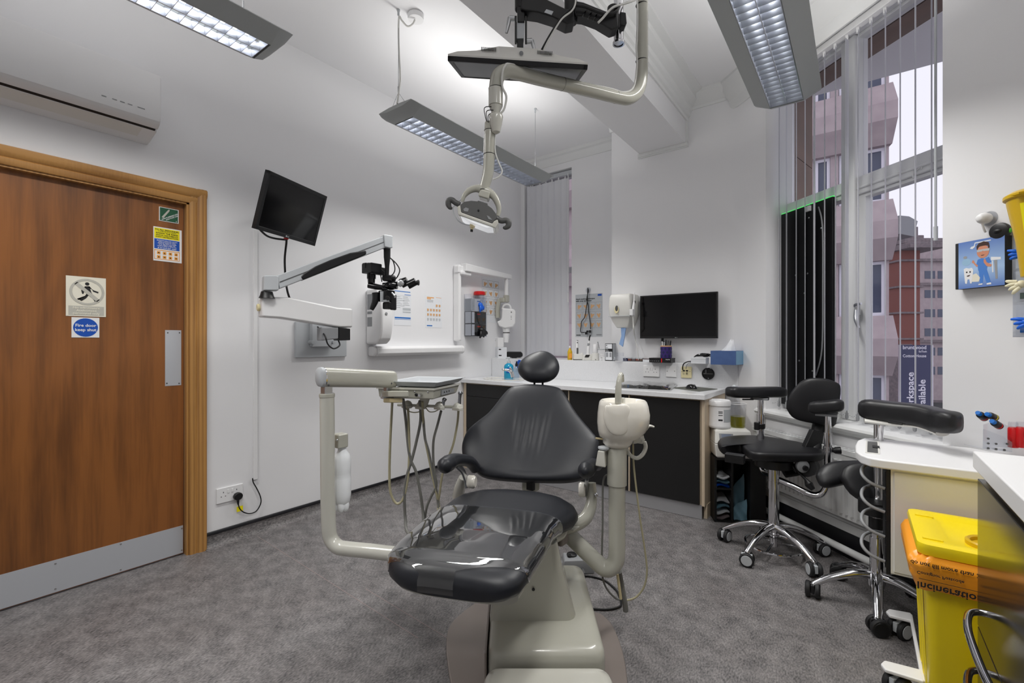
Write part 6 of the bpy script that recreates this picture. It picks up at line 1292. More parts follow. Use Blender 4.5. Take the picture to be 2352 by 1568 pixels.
obj('tubing_lever', B().tube([D(1462, 1000, 1.97), D(1480, 988, 1.97), D(1490, 978, 1.97), D(1502, 980, 1.97)], [.012, .013, .011, .007], 10, 4, flat=.6), 'beige2', su)
obj('holder_block', B().tube([D(1452, 1008, 1.98), D(1478, 1006, 1.98)], [.022, .018], 12, 0).box(D(1470, 1012, 1.98), (.035, .03, .02)), 'beige2', su, bev=.004)
hose([(1437, 1026, 1.95), (1445, 1042), (1456, 1050), (1466, 1051), (1477, 1042), (1483, 1027), (1480, 1014)], .0085, 'beige2', 1.96, su)
hose([(1454, 1012, 2.0), (1455, 1060), (1460, 1110), (1470, 1190), (1481, 1262), (1486, 1310), (1480, 1345), (1462, 1370), (1440, 1378), (1428, 1376)], .0042, 'hose2', 2.0, su)
hose([(1396, 1090, 1.96), (1388, 1096), (1384.5, 1120), (1384, 1200), (1382.5, 1280), (1384, 1325), (1394, 1352), (1412, 1372), (1424, 1377)], .0042, 'hose', 1.98, su)
hose([(1368, 1006, 1.97), (1390, 1009, 1.97)], .004, 'tan', 1.97, su)
hose([(1422, 1312, 1.97), (1427, 1340), (1432, 1368), (1436, 1388), (1437, 1403, 2.0)], .012, 'hose', 2.0, su, 'hose_bundle'); hose([(1418, 1318, 1.96), (1422, 1345), (1426, 1375)], .006, 'tan', 1.96, su)
# foot control, floor cables
p = OZ(1327, 1310, 0); fc = thing('foot_control', 'grey foot control on the floor behind the chair base', 'foot control', p)
m = frame(p, RT, FW); 
obj('housing', B().rings([[m @ V((x * a_, y * a_, z)) for x, y in ((-.085, -.05), (.085, -.035), (.09, .06), (-.08, .06))] for z, a_ in ((.0, 1.0), (.05, 1.0), (.07, .93), (.075, .88))]), 'mgrey', fc, bev=.005)
for x, y, r in ((-.03, .02, .028), (-.045, .0, .012), (.02, .02, .013), (.05, .03, .014)): obj('button', B().lathe([(r, .07), (r, .082), (r * .8, .086)], m @ V((x, y, 0)), (0, 0, 1), 16), 'black', fc)
obj('jack', B().cyl(m @ V((.02, -.045, .03)), m @ V((.02, -.075, .03)), .008, n=12), 'alu', fc)
def fcable(nm, lab, pts, r=.005): tag(obj(nm, B().tube([OZ(x, y, r + .001) for x, y in pts], r, 8), 'cable'), lab, 'cable')
fcable('floor_cable', 'black cable on the floor curving from the foot control to the post', [(1340, 1322), (1362, 1324), (1388, 1332), (1408, 1347), (1420, 1362), (1427, 1385), (1420, 1394), (1395, 1399), (1366, 1398), (1350, 1396)])
fcable('floor_cable', 'black cable lying on the floor behind the foot control', [(1285, 1281), (1320, 1279), (1360, 1283), (1385, 1300)], .004)
# ------------------------------------------------------------------ operating light on its ceiling post
ol = thing('operating_light', 'beige dental operating light on a bent overhead arm', 'dental light', D(1476, 200, 2.1))
ptop = D(1476, 100, 2.1); ptop.z = H
obj('arm', B().tube([ptop, D(1476, 40, 2.1), D(1475.5, 130, 2.1), D(1474, 180, 2.1), D(1466, 210, 2.095), D(1446, 226, 2.08), D(1420, 224, 2.06), D(1360, 209, 2.0), D(1300, 195, 1.95), D(1240, 181, 1.89), D(1190, 168, 1.83), D(1162, 164, 1.80), D(1145, 174, 1.79), D(1139.5, 195, 1.79), D(1139, 215, 1.79)], [.0245, .0245, .0255, .0255, .026, .0265, .0265, .0265, .0265, .0267, .027, .027, .0268, .0266], 24, 6), 'beige', ol)
kO = 1.79 / FPX
obj('sleeve', B().cyl(D(1138.5, 203, 1.79), D(1138.5, 244, 1.79), 16.6 * kO, 16.4 * kO, 24), 'beige2', ol, bev=.002); obj('swivel', B().lathe([(9 * kO, -24 * kO), (11 * kO, -10 * kO), (15.6 * kO, 0)], D(1138.5, 245, 1.79), (0, 0, 1), 22), 'beige2', ol)
obj('joint_shield', B().lathe([(3 * kO, -42 * kO), (9 * kO, -38 * kO), (13.5 * kO, -20 * kO), (16 * kO, -4 * kO), (15 * kO, 0), (9 * kO, 1 * kO)], D(1139.5, 265, 1.775), (0, 0, 1), 22), 'beige2', ol)
obj('neck', B().cyl(D(1138, 255, 1.79), D(1138, 268, 1.79), 9.5 * kO), 'beige2', ol)
obj('lower_arm', B().tube([D(1125, 282, 1.80), D(1124.5, 320, 1.80), D(1123, 370, 1.80), D(1120.5, 400, 1.80), D(1114, 425, 1.80), D(1109, 438, 1.80)], [11.5 * kO, 13 * kO, 13 * kO, 12.6 * kO, 11.5 * kO, 10.5 * kO], 20, 5), 'beige', ol)
for x, y, r, d_ in ((1139, 204, 16.9, 1.79), (1124.5, 300, 12.4, 1.80), (1123.5, 355, 13.4, 1.80), (1109, 437, 10.9, 1.80)): obj('cable_tie', B().lathe([(r * kO, -.7 * kO), (r * kO * 1.03, 0), (r * kO, .7 * kO)], D(x, y, d_), (0, 0, 1), 22), 'black', ol)
for x, y, d_, ax_ in ((1474, 12, 2.1, (0, 0, 1)), (1474, 140, 2.1, (0, 0, 1)), (1414, 222.5, 2.055, D(1420, 224, 2.06) - D(1400, 219, 2.04)), (1292, 193, 1.943, D(1300, 195, 1.95) - D(1280, 190, 1.93)), (1168, 164.5, 1.808, D(1190, 168, 1.83) - D(1165, 164, 1.80))): obj('cable_tie', B().lathe([(.0268, -.0012), (.0275, 0), (.0268, .0012)], D(x, y, d_), ax_, 22), 'black', ol)
up_ = UP * .027
obj('feed_cable', B().tube([D(1474, -30, 2.1) - RT * .02, D(1464, 50, 2.07), D(1462, 110, 2.07), D(1463, 150, 2.07), D(1455, 200, 2.07) , D(1432, 212, 2.05), D(1400, 203, 2.02), D(1290, 181, 1.92), D(1180, 149, 1.80), D(1160, 152, 1.77), D(1153, 175, 1.765), D(1154, 200, 1.77), D(1163, 222, 1.78), D(1158, 250, 1.78), D(1148, 262, 1.78)], .0042, 8), 'cable_w', ol)
obj('feed_cable', B().tube([D(1137, 300, 1.79), D(1137, 345, 1.79), D(1145, 372, 1.79), D(1153, 392, 1.79), D(1147, 405, 1.79), D(1132, 412, 1.79)], .003, 8), 'cable_w', ol)
for i in range(3): obj('loop_wire', B().tube([D(1136 - i, 246 + 7 * i, 1.775), D(1118 + 4 * i, 245 + 8 * i, 1.775), D(1112 + 4.5 * i, 252 + 8 * i, 1.775), D(1117 + 3 * i, 278 + 5 * i, 1.785)], .0016, 6, 4), 'cable', ol)
hd = lambda x, y, e=0.0: D(x, y, 1.80 + e)
obj('yoke', B().tube([hd(1062, 464), hd(1066, 450), hd(1078, 438), hd(1092, 433), hd(1104, 434), hd(1120, 440), hd(1135, 452), hd(1144, 470), hd(1146, 484), hd(1143, 496)], [.006, .009, .012, .014, .017, .017, .014, .011, .009, .007], 14, 5), 'beige', ol)
obj('yoke_hub', B().prism([hd(x, y, -.025) for x, y in ((1105, 433), (1126, 439), (1122, 457), (1098, 450), (1099, 443))], FW * .05), 'beige', ol, bev=.006)
sh = [(1057, 470), (1066, 463), (1082, 460.5), (1097, 462), (1098, 460), (1120, 467), (1119, 470), (1130, 478), (1140, 491), (1143, 499), (1134, 507), (1131, 513), (1059, 487)]
obj('head_shell', B().prism([hd(x, y, -.045) for x, y in sh], FW * .09), 'dgrey', ol, bev=.008)
obj('rim', B().prism([hd(x, y, -.052) for x, y in ((1050, 474), (1057, 470), (1059, 487), (1131, 513), (1134, 507), (1143, 503), (1145, 512), (1138, 524), (1128, 520), (1052, 493))], FW * .10), 'beige2', ol, bev=.004)
obj('lens', B().prism([hd(x, y, -.045) for x, y in ((1055, 494), (1128, 520), (1133, 523), (1118, 523), (1085, 511), (1064, 501))], FW * .085), 'lens_glow', ol, bev=.004)
obj('vent', B().prism([hd(x, y, -.0465) for x, y in ((1064, 480), (1070, 476), (1077, 479), (1075, 486), (1066, 485))], FW * .003).prism([hd(x, y, -.0465) for x, y in ((1118, 494), (1124, 497), (1131, 505), (1122, 503))], FW * .003), 'mgrey', ol)
screws([hd(1099, 483, -.046)], -FW, .004, 'black', ol)
for sg, pts in ((0, [(1056, 470), (1046, 465), (1038, 459), (1031, 461), (1030, 470), (1034, 477), (1039, 478)]), (1, [(1143, 503), (1152, 507), (1162, 506), (1168, 511), (1167, 519), (1160, 523), (1156, 521)])): obj('handle', B().tube([hd(x, y) for x, y in pts], [.011, .011, .011, .012, .011, .008, .004], 12, 5), 'dgrey', ol)
obj('head_camera', B().cyl(hd(1090, 509), hd(1086, 515), .006, n=10).box(hd(1085, 518), (.014, .014, .016)).cyl(hd(1085, 521), hd(1083.5, 527), .006, n=12), 'tan', ol); obj('camera_lens', B().cyl(hd(1083.6, 527), hd(1083, 532), .0055, n=12), 'black', ol)
obj('camera_lead', B().tube([hd(1080, 517), hd(1065, 514), hd(1052, 506), hd(1044, 492), hd(1041, 478), hd(1046, 470), hd(1060, 456)], .0022, 8), 'lgrey', ol)
# ------------------------------------------------------------------ overhead monitor on a jointed black arm
m, w_, h_ = quad_frame(D(1031, 138, 1.80), D(1353, 163, 1.80), D(1320, 193, 2.19), D(1057, 180, 2.19))
om = thing('overhead_monitor', 'black and beige monitor facing down from a jointed ceiling arm', 'monitor', m.translation)
bz = .018
obj('screen', B().bx(m, -w_ / 2 + bz, w_ / 2 - bz, -h_ / 2 + bz, h_ / 2 - bz, -.010, -.002), mat('grey_matt_screen', c(40, 42, 44), .25), om)
b = B()
for u0, u1, v0, v1 in ((-w_ / 2, w_ / 2, -h_ / 2, -h_ / 2 + bz), (-w_ / 2, w_ / 2, h_ / 2 - bz, h_ / 2), (-w_ / 2, -w_ / 2 + bz, -h_ / 2, h_ / 2), (w_ / 2 - bz, w_ / 2, -h_ / 2, h_ / 2)): b.bx(m, u0, u1, v0, v1, -.018, 0)
obj('bezel', b, 'black', om, bev=.002)
rs = [[m @ V((a_ * w_ / 2 * ku, e_ * h_ / 2 * kv, n_)) for a_, e_ in ((-1, -1), (-.3, -1), (.3, -1), (1, -1), (1, 1), (.3, 1), (-.3, 1), (-1, 1))] for ku, kv, n_ in ((.998, .998, -.018), (.998, .998, -.024), (.86, .97, -.036))]
rs.append([m @ V((a_ * w_ / 2, e_ * h_ / 2, n_)) for a_, e_, n_ in ((-.7, -.8, -.04), (-.3, -.85, -.055), (.3, -.85, -.055), (.7, -.8, -.04), (.6, .90, -.045), (.28, .95, -.062), (-.28, .95, -.062), (-.6, .90, -.045))])
obj('rear_shell', B().rings(rs), 'offwhite', om, ang=25)
for x0 in (-.145, .075):
    for i in range(12): obj('vent_slot', B().bx(m, x0 * w_ / .55 + .005 * i, x0 * w_ / .55 + .005 * i + .0022, h_ / 2 * .93, h_ / 2 * .968, -.056, -.044), 'dgrey', om)
obj('badge_disc', B().lathe([(.008, 0), (.008, .002), (.004, .003)], m @ V((.012, h_ / 2 * .985, -.042)), m.to_3x3() @ V((0, 1, 0)), 16), 'mgrey', om)
km = 2.0 / FPX; q_ = lambda x, y, e=0.0: D(x, y, 2.0 + e)
obj('mount_ball', B().ell(q_(1194, 124), (.018, .018, .012)).tube([q_(1194, 123), q_(1194, 114)], .008, 10, 0), 'alu', om)
obj('lower_fork', B().prism([q_(x, y, -.02) for x, y in ((1188, 90), (1202, 90), (1202, 113), (1198, 121), (1191, 121), (1187, 113))], FW * .04), 'black', om, bev=.003)
for x in (1184.5, 1208): obj('link_plate', B().prism([q_(x - 2.2, y, e) for y, e in ((36, -.022), (36, .022), (102, .022), (102, -.022))], RT * 4.6 * km), 'black', om, bev=.002)
obj('grey_link', B().prism([q_(x, y, -.015) for x, y in ((1187, 51), (1205, 51), (1203, 88), (1186, 88))], FW * .03), 'lgrey', om)
obj('upper_block', B().prism([q_(x, y, -.022) for x, y in ((1188, 10), (1205, 10), (1205, 50), (1189, 50))], FW * .045), 'black', om, bev=.003)
for pts in ([(1182, 43), (1170, 42)], [(1208, 95), (1222, 94)]): obj('clamp_lever', B().cyl(q_(*pts[0], -.01), q_(*pts[1], -.01), .011, n=14).tube([q_(*pts[1], -.01), q_(pts[1][0] - 3 if pts[1][0] < 1190 else pts[1][0] + 4, pts[1][1] + 16, -.02), q_(pts[1][0] - 7 if pts[1][0] < 1190 else pts[1][0] + 6, pts[1][1] + 34 if pts[1][0] < 1190 else pts[1][1] + 26, -.02)], [.009, .008, .006], 10, 3), 'alu', om)
obj('arm_hub', B().cyl(q_(1196, 24), q_(1196, -22), 13.5 * km, n=22), 'black', om, bev=.004)
obj('arm_link', B().prism([q_(x, y, -.035) for x, y in ((1196, -14), (1245, -8), (1297, 18), (1318, 22), (1320, 50), (1302, 54), (1270, 38), (1235, 27), (1206, 23), (1196, 20))], FW * .07), 'black', om, bev=.006)
obj('rating_label', B().prism([q_(x, y, -.0365) for x, y in ((1255, 21), (1271, 26), (1267, 34), (1250, 28))], FW * .002), 'lgrey', om)
obj('arm_hub', B().cyl(q_(1311, 54), q_(1311, -20), 14.5 * km, n=22), 'black', om, bev=.004)
obj('arm_link', B().prism([q_(x, y, -.03) for x, y in ((1318, 0), (1340, 4), (1385, 22), (1418, 34), (1421, 62), (1405, 68), (1372, 48), (1340, 36), (1320, 34))], FW * .06), 'black', om, bev=.006)
for i in range(4): obj('arm_rib', B().prism([q_(x, y, -.034) for x, y in ((1338 + 12 * i, 36 + 5 * i), (1348 + 12 * i, 18 + 5 * i), (1350 + 12 * i, 19 + 5 * i), (1340 + 12 * i, 37 + 5 * i))], FW * .008), 'black_g', om)
obj('arm_hub', B().cyl(q_(1408, 66), q_(1408, 16), 13 * km, n=22), 'black', om, bev=.004)
pc = q_(1428, 60, .05); pt_ = V((pc.x, pc.y, H))
obj('ceiling_post', B().cyl(D(1421, 100, 2.05), V((D(1421, 100, 2.05).x, D(1421, 100, 2.05).y, H)), .0215, n=24), 'chrome', om); obj('post_flange', B().lathe([(.020, 0), (.026, 0.0), (.026, .010), (.0225, .014)], D(1421, 102, 2.05), (0, 0, 1), 24, cap=False), 'chrome', om); obj('post_end', B().lathe([(.02, .006), (.001, .006)], D(1421, 102, 2.05), (0, 0, 1), 20), 'black', om)
obj('post_clamp', B().prism([q_(x, y, .0) for x, y in ((1424, 26), (1438, 28), (1440, 52), (1436, 60), (1424, 56))], FW * .09), 'black', om, bev=.004)
obj('video_cable', B().tube([q_(1239, 128, -.05), q_(1246, 112, -.05), q_(1262, 83, -.05), q_(1285, 46, -.05), q_(1300, 30, -.06), q_(1318, 12, -.06), q_(1322, -15, -.05)], .005, 8), 'cable', om); obj('power_cable', B().tube([q_(1246, 129, -.055), q_(1250, 112, -.055), q_(1266, 82, -.055), q_(1290, 44, -.06), q_(1312, 26, -.07), q_(1321, 10, -.07), q_(1323, -15, -.06)], .0035, 8), 'cable_w', om)
obj('white_lead', B().tube([q_(1374, 52, -.05), q_(1384, 42, -.05), q_(1396, 28, -.05), q_(1410, 16, -.04), q_(1435, 8, .0), q_(1458, 0, .05)], .005, 8), 'cable_w', om)
obj('black_lead', B().tube([q_(1322, 12, -.05), q_(1345, 16, -.05), q_(1375, 28, -.045), q_(1398, 32, -.045), q_(1416, 26, -.04), q_(1424, 10, .0)], .006, 8), 'cable', om)
# ------------------------------------------------------------------ stools
def castor(parent, p, ang, hub, z_top=.075):
    d = V((math.cos(ang), math.sin(ang), 0)); sd = V((-d.y, d.x, 0))
    cst = obj('castor', B().cyl(V((p.x, p.y, .05)), V((p.x, p.y, z_top)), .012, n=10).bx(frame(V((p.x, p.y, .038)), d, UP), -.030, .028, -.012, .030, -.009, .009), hub, parent, bev=.004)
    for sg in (-1, 1):
        o = V((p.x, p.y, .038)) + sd * sg * .010
        wh = obj('wheel', B().lathe([(.025, 0), (.036, .001), (.038, .006), (.038, .015), (.034, .020), (.028, .0205)], o, sd * sg, 22), 'rubber', cst)
        obj('wheel_disc', B().lathe([(.0285, .020), (.0275, .022), (.001, .0225)], o, sd * sg, 20), hub, cst)
def star_base(t, cx, cy, R, a0, hub='lgrey', zr=.165, ma='chrome'):
    for k in range(5):
        a = math.radians(a0 + 72 * k); d = V((math.cos(a), math.sin(a), 0)); o = V((cx, cy, 0))
        obj('leg', B().tube([o + d * .02 + UP * zr, o + d * R * .35 + UP * (zr - .006), o + d * R * .7 + UP * (zr - .04), o + d * R * .98 + UP * (zr - .085), o + d * (R * 1.03) + UP * (zr - .092)], [.026, .024, .020, .017, .010], 12, 4, flat=.8), ma, t)
        castor(t, o + d * R * .99, a + 1.3 + .7 * k, hub)
    obj('hub', B().lathe([(.032, zr - .05), (.036, zr - .02), (.035, zr + .01), (.03, zr + .02)], (cx, cy, 0), (0, 0, 1), 24), ma, t)
s1 = thing('operator_stool', 'black operator stool with two armrests and a backrest in front of the radiator', 'stool', (-.40, 3.10, 0))
cx, cy = -.40, 3.10; dC = (V((cx, cy, 0))).dot(FW); kC = dC / FPX
star_base(s1, cx, cy, .275, 177)
obj('gas_column', B().cyl((cx, cy, .15), (cx, cy, .40), .029, n=24).cyl((cx, cy, .385), (cx, cy, .43), .032, n=24).cyl((cx, cy, .43), (cx, cy, .52), .030, n=24), 'chrome', s1)
obj('foot_ring', B().tube([V((cx + .15 * math.cos(t), cy + .15 * math.sin(t), .055)) for t in [2 * math.pi * j / 40 for j in range(41)]], .0075, 8, 0), 'chrome', s1)
for k_ in range(3): a = 2.1 * k_ + .4; obj('ring_spoke', B().cyl((cx, cy, .07), (cx + .15 * math.cos(a), cy + .15 * math.sin(a), .055), .006, n=8), 'chrome', s1)
obj('ring_boss', B().cyl((cx, cy, .045), (cx, cy, .12), .022, n=20), 'chrome', s1)
so = [(1648, 1018), (1660, 1007), (1700, 1003), (1745, 1004), (1800, 1012), (1850, 1022), (1890, 1036), (1891, 1046), (1850, 1048), (1790, 1047), (1740, 1045), (1716, 1038), (1702, 1026), (1680, 1027), (1656, 1030)]
def seatpad(nm, pts, z, t_, parent, ma='leather2'):
    obj(nm, B().cushion([OZ(x, y, z) for x, y in pts], UP, .022, t_, 10, 4), ma, parent, ang=60)
seatpad('seat', so, .605, .05, s1)
obj('seat_plate', B().cyl((cx, cy, .515), (cx, cy, .56), .10, n=24), 'black', s1)
bo = [(1806, 938), (1808, 918), (1822, 894), (1848, 871), (1888, 868), (1922, 878), (1931, 892), (1927, 930), (1920, 972), (1908, 978), (1880, 974), (1838, 966), (1818, 956)]
bc_ = D(1868, 925, 2.78); bnn = (-FW * .9 - RT * .43).normalized()
obj('backrest', B().cushion([OP(x, y, bc_, bnn) for x, y in bo], bnn, .03, .035, 10, 3.5), 'leather2', s1, ang=60)
obj('back_post', B().tube([D(1882, 968, 2.80), D(1876, 1000, 2.78), D(1866, 1040, 2.74), D(1840, 1075, 2.72), D(1800, 1085, 2.72)], .017, 12, 5, flat=2.0), 'black', s1)
obj('post_cover', B().prism([D(x, y, 2.74) for x, y in ((1868, 987), (1893, 993), (1888, 1035), (1848, 1030))], FW * .04), 'black', s1, bev=.006)
def armpad(nm, path, w0, hgt, parent, n=28, e=.55, ma='leather2'):
    p = catmull(path, 6); L_ = [0.0]
    for q, r_ in zip(p, p[1:]): L_.append(L_[-1] + (r_ - q).length)
    def at(d):
        d = min(max(d, 0.0), L_[-1] - 1e-6); i = next(j for j in range(len(L_) - 1) if L_[j + 1] > d); f = (d - L_[i]) / (L_[i + 1] - L_[i])
        t = V(p[i + 1] - p[i]); t.z = 0; return p[i].lerp(p[i + 1], f), t.normalized()
    rc = min(w0, hgt) * 1.1; th = [math.radians(a) for a in (8, 24, 42, 62, 90)]
    ds = [(rc * (1 - math.cos(a)), math.sin(a) ** .6) for a in th] + [(rc + (L_[-1] - 2 * rc) * i / 18, 1.0) for i in range(1, 18)] + [(L_[-1] - rc * (1 - math.cos(a)), math.sin(a) ** .6) for a in reversed(th)]
    rs = []
    for d, s_ in ds:
        q, t = at(d); sd = V((-t.y, t.x, 0))
        rs.append([q + sd * w0 * s_ * sgp(math.cos(a), e) + UP * hgt * s_ * sgp(math.sin(a), e) for a in [2 * math.pi * j / n for j in range(n)]])
    obj(nm, B().rings(rs), ma, parent, ang=60)
armpad('armrest', [D(1672, 900, 2.92), D(1715, 901, 2.95), D(1760, 900, 2.98), D(1801, 900, 3.0)], .05, .034, s1)
armpad('armrest', [D(1857, 935, 2.60), D(1885, 935, 2.56), D(1915, 932, 2.52), D(1938, 929, 2.50)], .05, .035, s1)
obj('arm_plate', B().box(D(1745, 915, 2.97), (.10, .06, .014)), 'mgrey', s1); obj('arm_plate', B().box(D(1898, 952, 2.55), (.10, .06, .012)), 'mgrey', s1)
obj('arm_lever', B().tube([D(1730, 917, 2.93), D(1706, 917, 2.90)], .005, 8, 0), 'black', s1)
obj('arm_post', B().cyl(D(1747, 918, 2.97), D(1747, 978, 2.97), .017, n=18).cyl(D(1747, 950, 2.97), D(1747, 1050, 2.97), .022, n=18), 'chrome', s1); obj('post_clamp', B().cyl(D(1747, 972, 2.97), D(1747, 984, 2.97), .027, n=18).box(D(1738, 978, 2.95), (.03, .02, .05)), 'black', s1, bev=.005)
obj('arm_tube', B().tube([D(1748, 1048, 2.97), D(1750, 1075, 2.95), D(1760, 1086, 2.9), D(1780, 1090, 2.76)], .018, 14, 5), 'chrome', s1)
obj('arm_post', B().cyl(D(1902, 955, 2.55), D(1902, 1000, 2.55), .015, n=18).cyl(D(1902, 993, 2.55), D(1902, 1060, 2.55), .019, n=18), 'chrome', s1); obj('post_collar', B().cyl(D(1902, 1026, 2.55), D(1902, 1036, 2.55), .024, n=18), 'chrome', s1); obj('clamp_knob', B().tube([D(1910, 1033, 2.54), D(1918, 1034, 2.53), D(1931, 1034, 2.52)], [.006, .018, .020], 12, 0), 'black', s1)
obj('arm_tube', B().tube([D(1786, 1100, 2.72), D(1815, 1113, 2.68), D(1850, 1130, 2.62), D(1872, 1137, 2.58), D(1888, 1132, 2.56), D(1899, 1115, 2.55), D(1902, 1090, 2.55), D(1902, 1058, 2.55)], .018, 16, 6), 'chrome', s1)
obj('tilt_knob', B().lathe([(.032, 0), (.035, .02), (.02, .024)], D(1840, 1069, 2.62), -FW, 20), 'mgrey', s1); obj('knob_centre', B().lathe([(.016, .02), (.014, .035)], D(1843, 1072, 2.62), -FW, 14), 'black', s1); obj('knob_housing', B().cyl(D(1850, 1072, 2.63), D(1858, 1070, 2.72), .055, n=20), 'black', s1)
obj('height_lever', B().tube([D(1822, 1065, 2.68), D(1836, 1085, 2.64), D(1850, 1100, 2.60), D(1858, 1112, 2.58), D(1868, 1124, 2.56)], [.007, .008, .008, .022, .012], 10, 4), 'black', s1)
obj('control_wire', B().tube([D(1800, 1065, 2.7), D(1815, 1072, 2.66), D(1828, 1084, 2.62), D(1823, 1074, 2.62), D(1820, 1066, 2.65)], .003, 6), 'cable', s1)
obj('front_block', B().box(D(1688, 1052, 2.62), (.10, .05, .05)), 'black', s1, bev=.005)
# assistant stool
s2 = thing('assistant_stool', 'black saddle stool with a long curved elbow rest behind the white trolley', 'stool', (.067, 2.77, 0))
cx, cy = .067, 2.77
star_base(s2, cx, cy, .262, 198, 'black', .15)
obj('gas_column', B().cyl((cx, cy, .12), (cx, cy, .33), .026, n=22).cyl((cx, cy, .32), (cx, cy, .46), .021, n=22), 'chrome', s2); obj('column_cap', B().cyl((cx, cy, .37), (cx, cy, .42), .03, n=20), 'black', s2)
c1 = D(1930, 1088, 2.38)
obj('seat_lobe', B().cushion([OP(x, y, c1, (-FW * .75 + UP * .65 - RT * .2).normalized()) for x, y in ((1874, 1092), (1884, 1074), (1908, 1062), (1945, 1059), (2000, 1060), (2010, 1080), (1975, 1105), (1945, 1110), (1905, 1118), (1884, 1112))], (-FW * .75 + UP * .65 - RT * .2), .035, .05, 10, 2.6), 'leather2', s2, ang=70)
c2 = D(1995, 1115, 2.26)
obj('seat', B().cushion([OP(x, y, c2, (-FW * .85 + UP * .5 - RT * .25).normalized()) for x, y in ((1930, 1095), (1936, 1076), (1956, 1065), (2000, 1062), (2050, 1066), (2085, 1085), (2090, 1120), (2065, 1155), (2030, 1167), (1995, 1156), (1955, 1132))], (-FW * .85 + UP * .5 - RT * .25), .03, .06, 10, 3.0), 'leather2', s2, ang=70)
obj('seat_mount', B().cyl((cx, cy, .44), (cx, cy, .50), .07, n=20), 'black', s2)
armpad('elbow_rest', [D(1970, 938, 2.24), D(2010, 941, 2.20), D(2060, 947, 2.14), D(2105, 952, 2.08), D(2135, 958, 2.03), D(2160, 966, 1.98), D(2185, 970, 1.92), D(2206, 969, 1.89)], .055, .048, s2)
obj('rest_plate', B().tube([D(1985, 965, 2.20), D(2050, 973, 2.14), D(2110, 978, 2.07), D(2165, 995, 1.98)], [.03, .03, .028, .04], 12, 4, flat=.35), 'offwhite', s2); obj('rest_bracket', B().box(D(2013, 969, 2.19), (.09, .05, .02)), 'mgrey', s2, bev=.003); obj('rest_lever', B().tube([D(2040, 968, 2.13), D(2073, 973, 2.09)], .005, 8, 0), 'black', s2)
p = D(2018, 970, 2.20)
obj('rest_post', B().cyl(p, V((p.x, p.y, .86)), .015, n=16).cyl(V((p.x, p.y, .88)), V((p.x, p.y, .55)), .019, n=16).tube([V((p.x, p.y, .56)), V((p.x, p.y, .50)), V((cx, cy, .47))], .018, 12), 'chrome', s2)
# ------------------------------------------------------------------ trolley
tr = thing('instrument_trolley', 'white instrument trolley with grey looped drawer pulls beside the yellow bin', 'trolley', (.2, 2.5, 0))
tp_ = [(-.012, 2.62), (-.010, 2.48), (.006, 2.405), (.035, 2.365), (.075, 2.355), (.50, 2.355), (.50, 2.77), (.40, 2.855), (.06, 2.855), (.02, 2.83), (-.004, 2.75)]
obj('top', B().prism([(x, y, .742) for x, y in tp_], (0, 0, .038)), 'white_p', tr, bev=.008, seg=3)
hc = [OZ(x, y, .7805) for x, y in ((1990, 1040), (2019, 1043), (2017, 1015), (1991, 1013))]; hcc = sum(hc, V()) / 4
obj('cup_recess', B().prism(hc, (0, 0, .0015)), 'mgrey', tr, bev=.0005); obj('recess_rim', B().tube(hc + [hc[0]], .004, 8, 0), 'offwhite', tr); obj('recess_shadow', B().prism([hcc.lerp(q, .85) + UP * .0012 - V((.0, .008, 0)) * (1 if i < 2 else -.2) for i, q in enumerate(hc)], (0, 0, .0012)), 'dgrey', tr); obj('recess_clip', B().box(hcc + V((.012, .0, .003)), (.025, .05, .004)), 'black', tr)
obj('body', B().box((.2475, 2.505, .53), (.305, .23, .424)), 'offwhite', tr, bev=.006)
obj('side_panel', B().box((.2475, 2.388, .53), (.27, .006, .40)), 'offwhite', tr, bev=.003)
zd = [.335, .43, .53, .63, .725]
for i, (z0, z1) in enumerate(zip(zd[:-1], zd[1:])):
    d_ = obj('drawer', B().box((.091, 2.505, (z0 + z1) / 2), (.012, .215, z1 - z0 - .004)), 'black', tr, bev=.003)
    zc_ = z1 - .015
    obj('drawer_pull', B().tube([V((.085, 2.40, zc_ - .055)), V((.04, 2.40, zc_ - .04)), V((.012, 2.42, zc_ - .015)), V((.016, 2.47, zc_ + .008)), V((.05, 2.54, zc_ + .012)), V((.085, 2.57, zc_ + .005))], .0065, 10, 6), 'mgrey', d_)
obj('corner_post', B().box((.096, 2.397, .53), (.014, .014, .43)), 'black', tr)
obj('base_column', B().box((.31, 2.52, .2), (.08, .12, .24)), 'offwhite', tr, bev=.006)
for yy, x0, x1 in ((2.545, .105, .178), (2.12, .075, .178)):
    obj('foot_bar', B().prism([(x0, yy - .03, .082), (x0 - .012, yy, .082), (x0, yy + .03, .082), (x1, yy + .035, .088), (x1, yy - .035, .088)], (0, 0, .014)), 'white_p', tr, bev=.005)
    castor(tr, V((x0 + .035, yy, 0)), .9, 'lgrey', .084)
obj('base_link', B().box((.176, 2.33, .094), (.012, .48, .014)), 'white_p', tr, bev=.004)
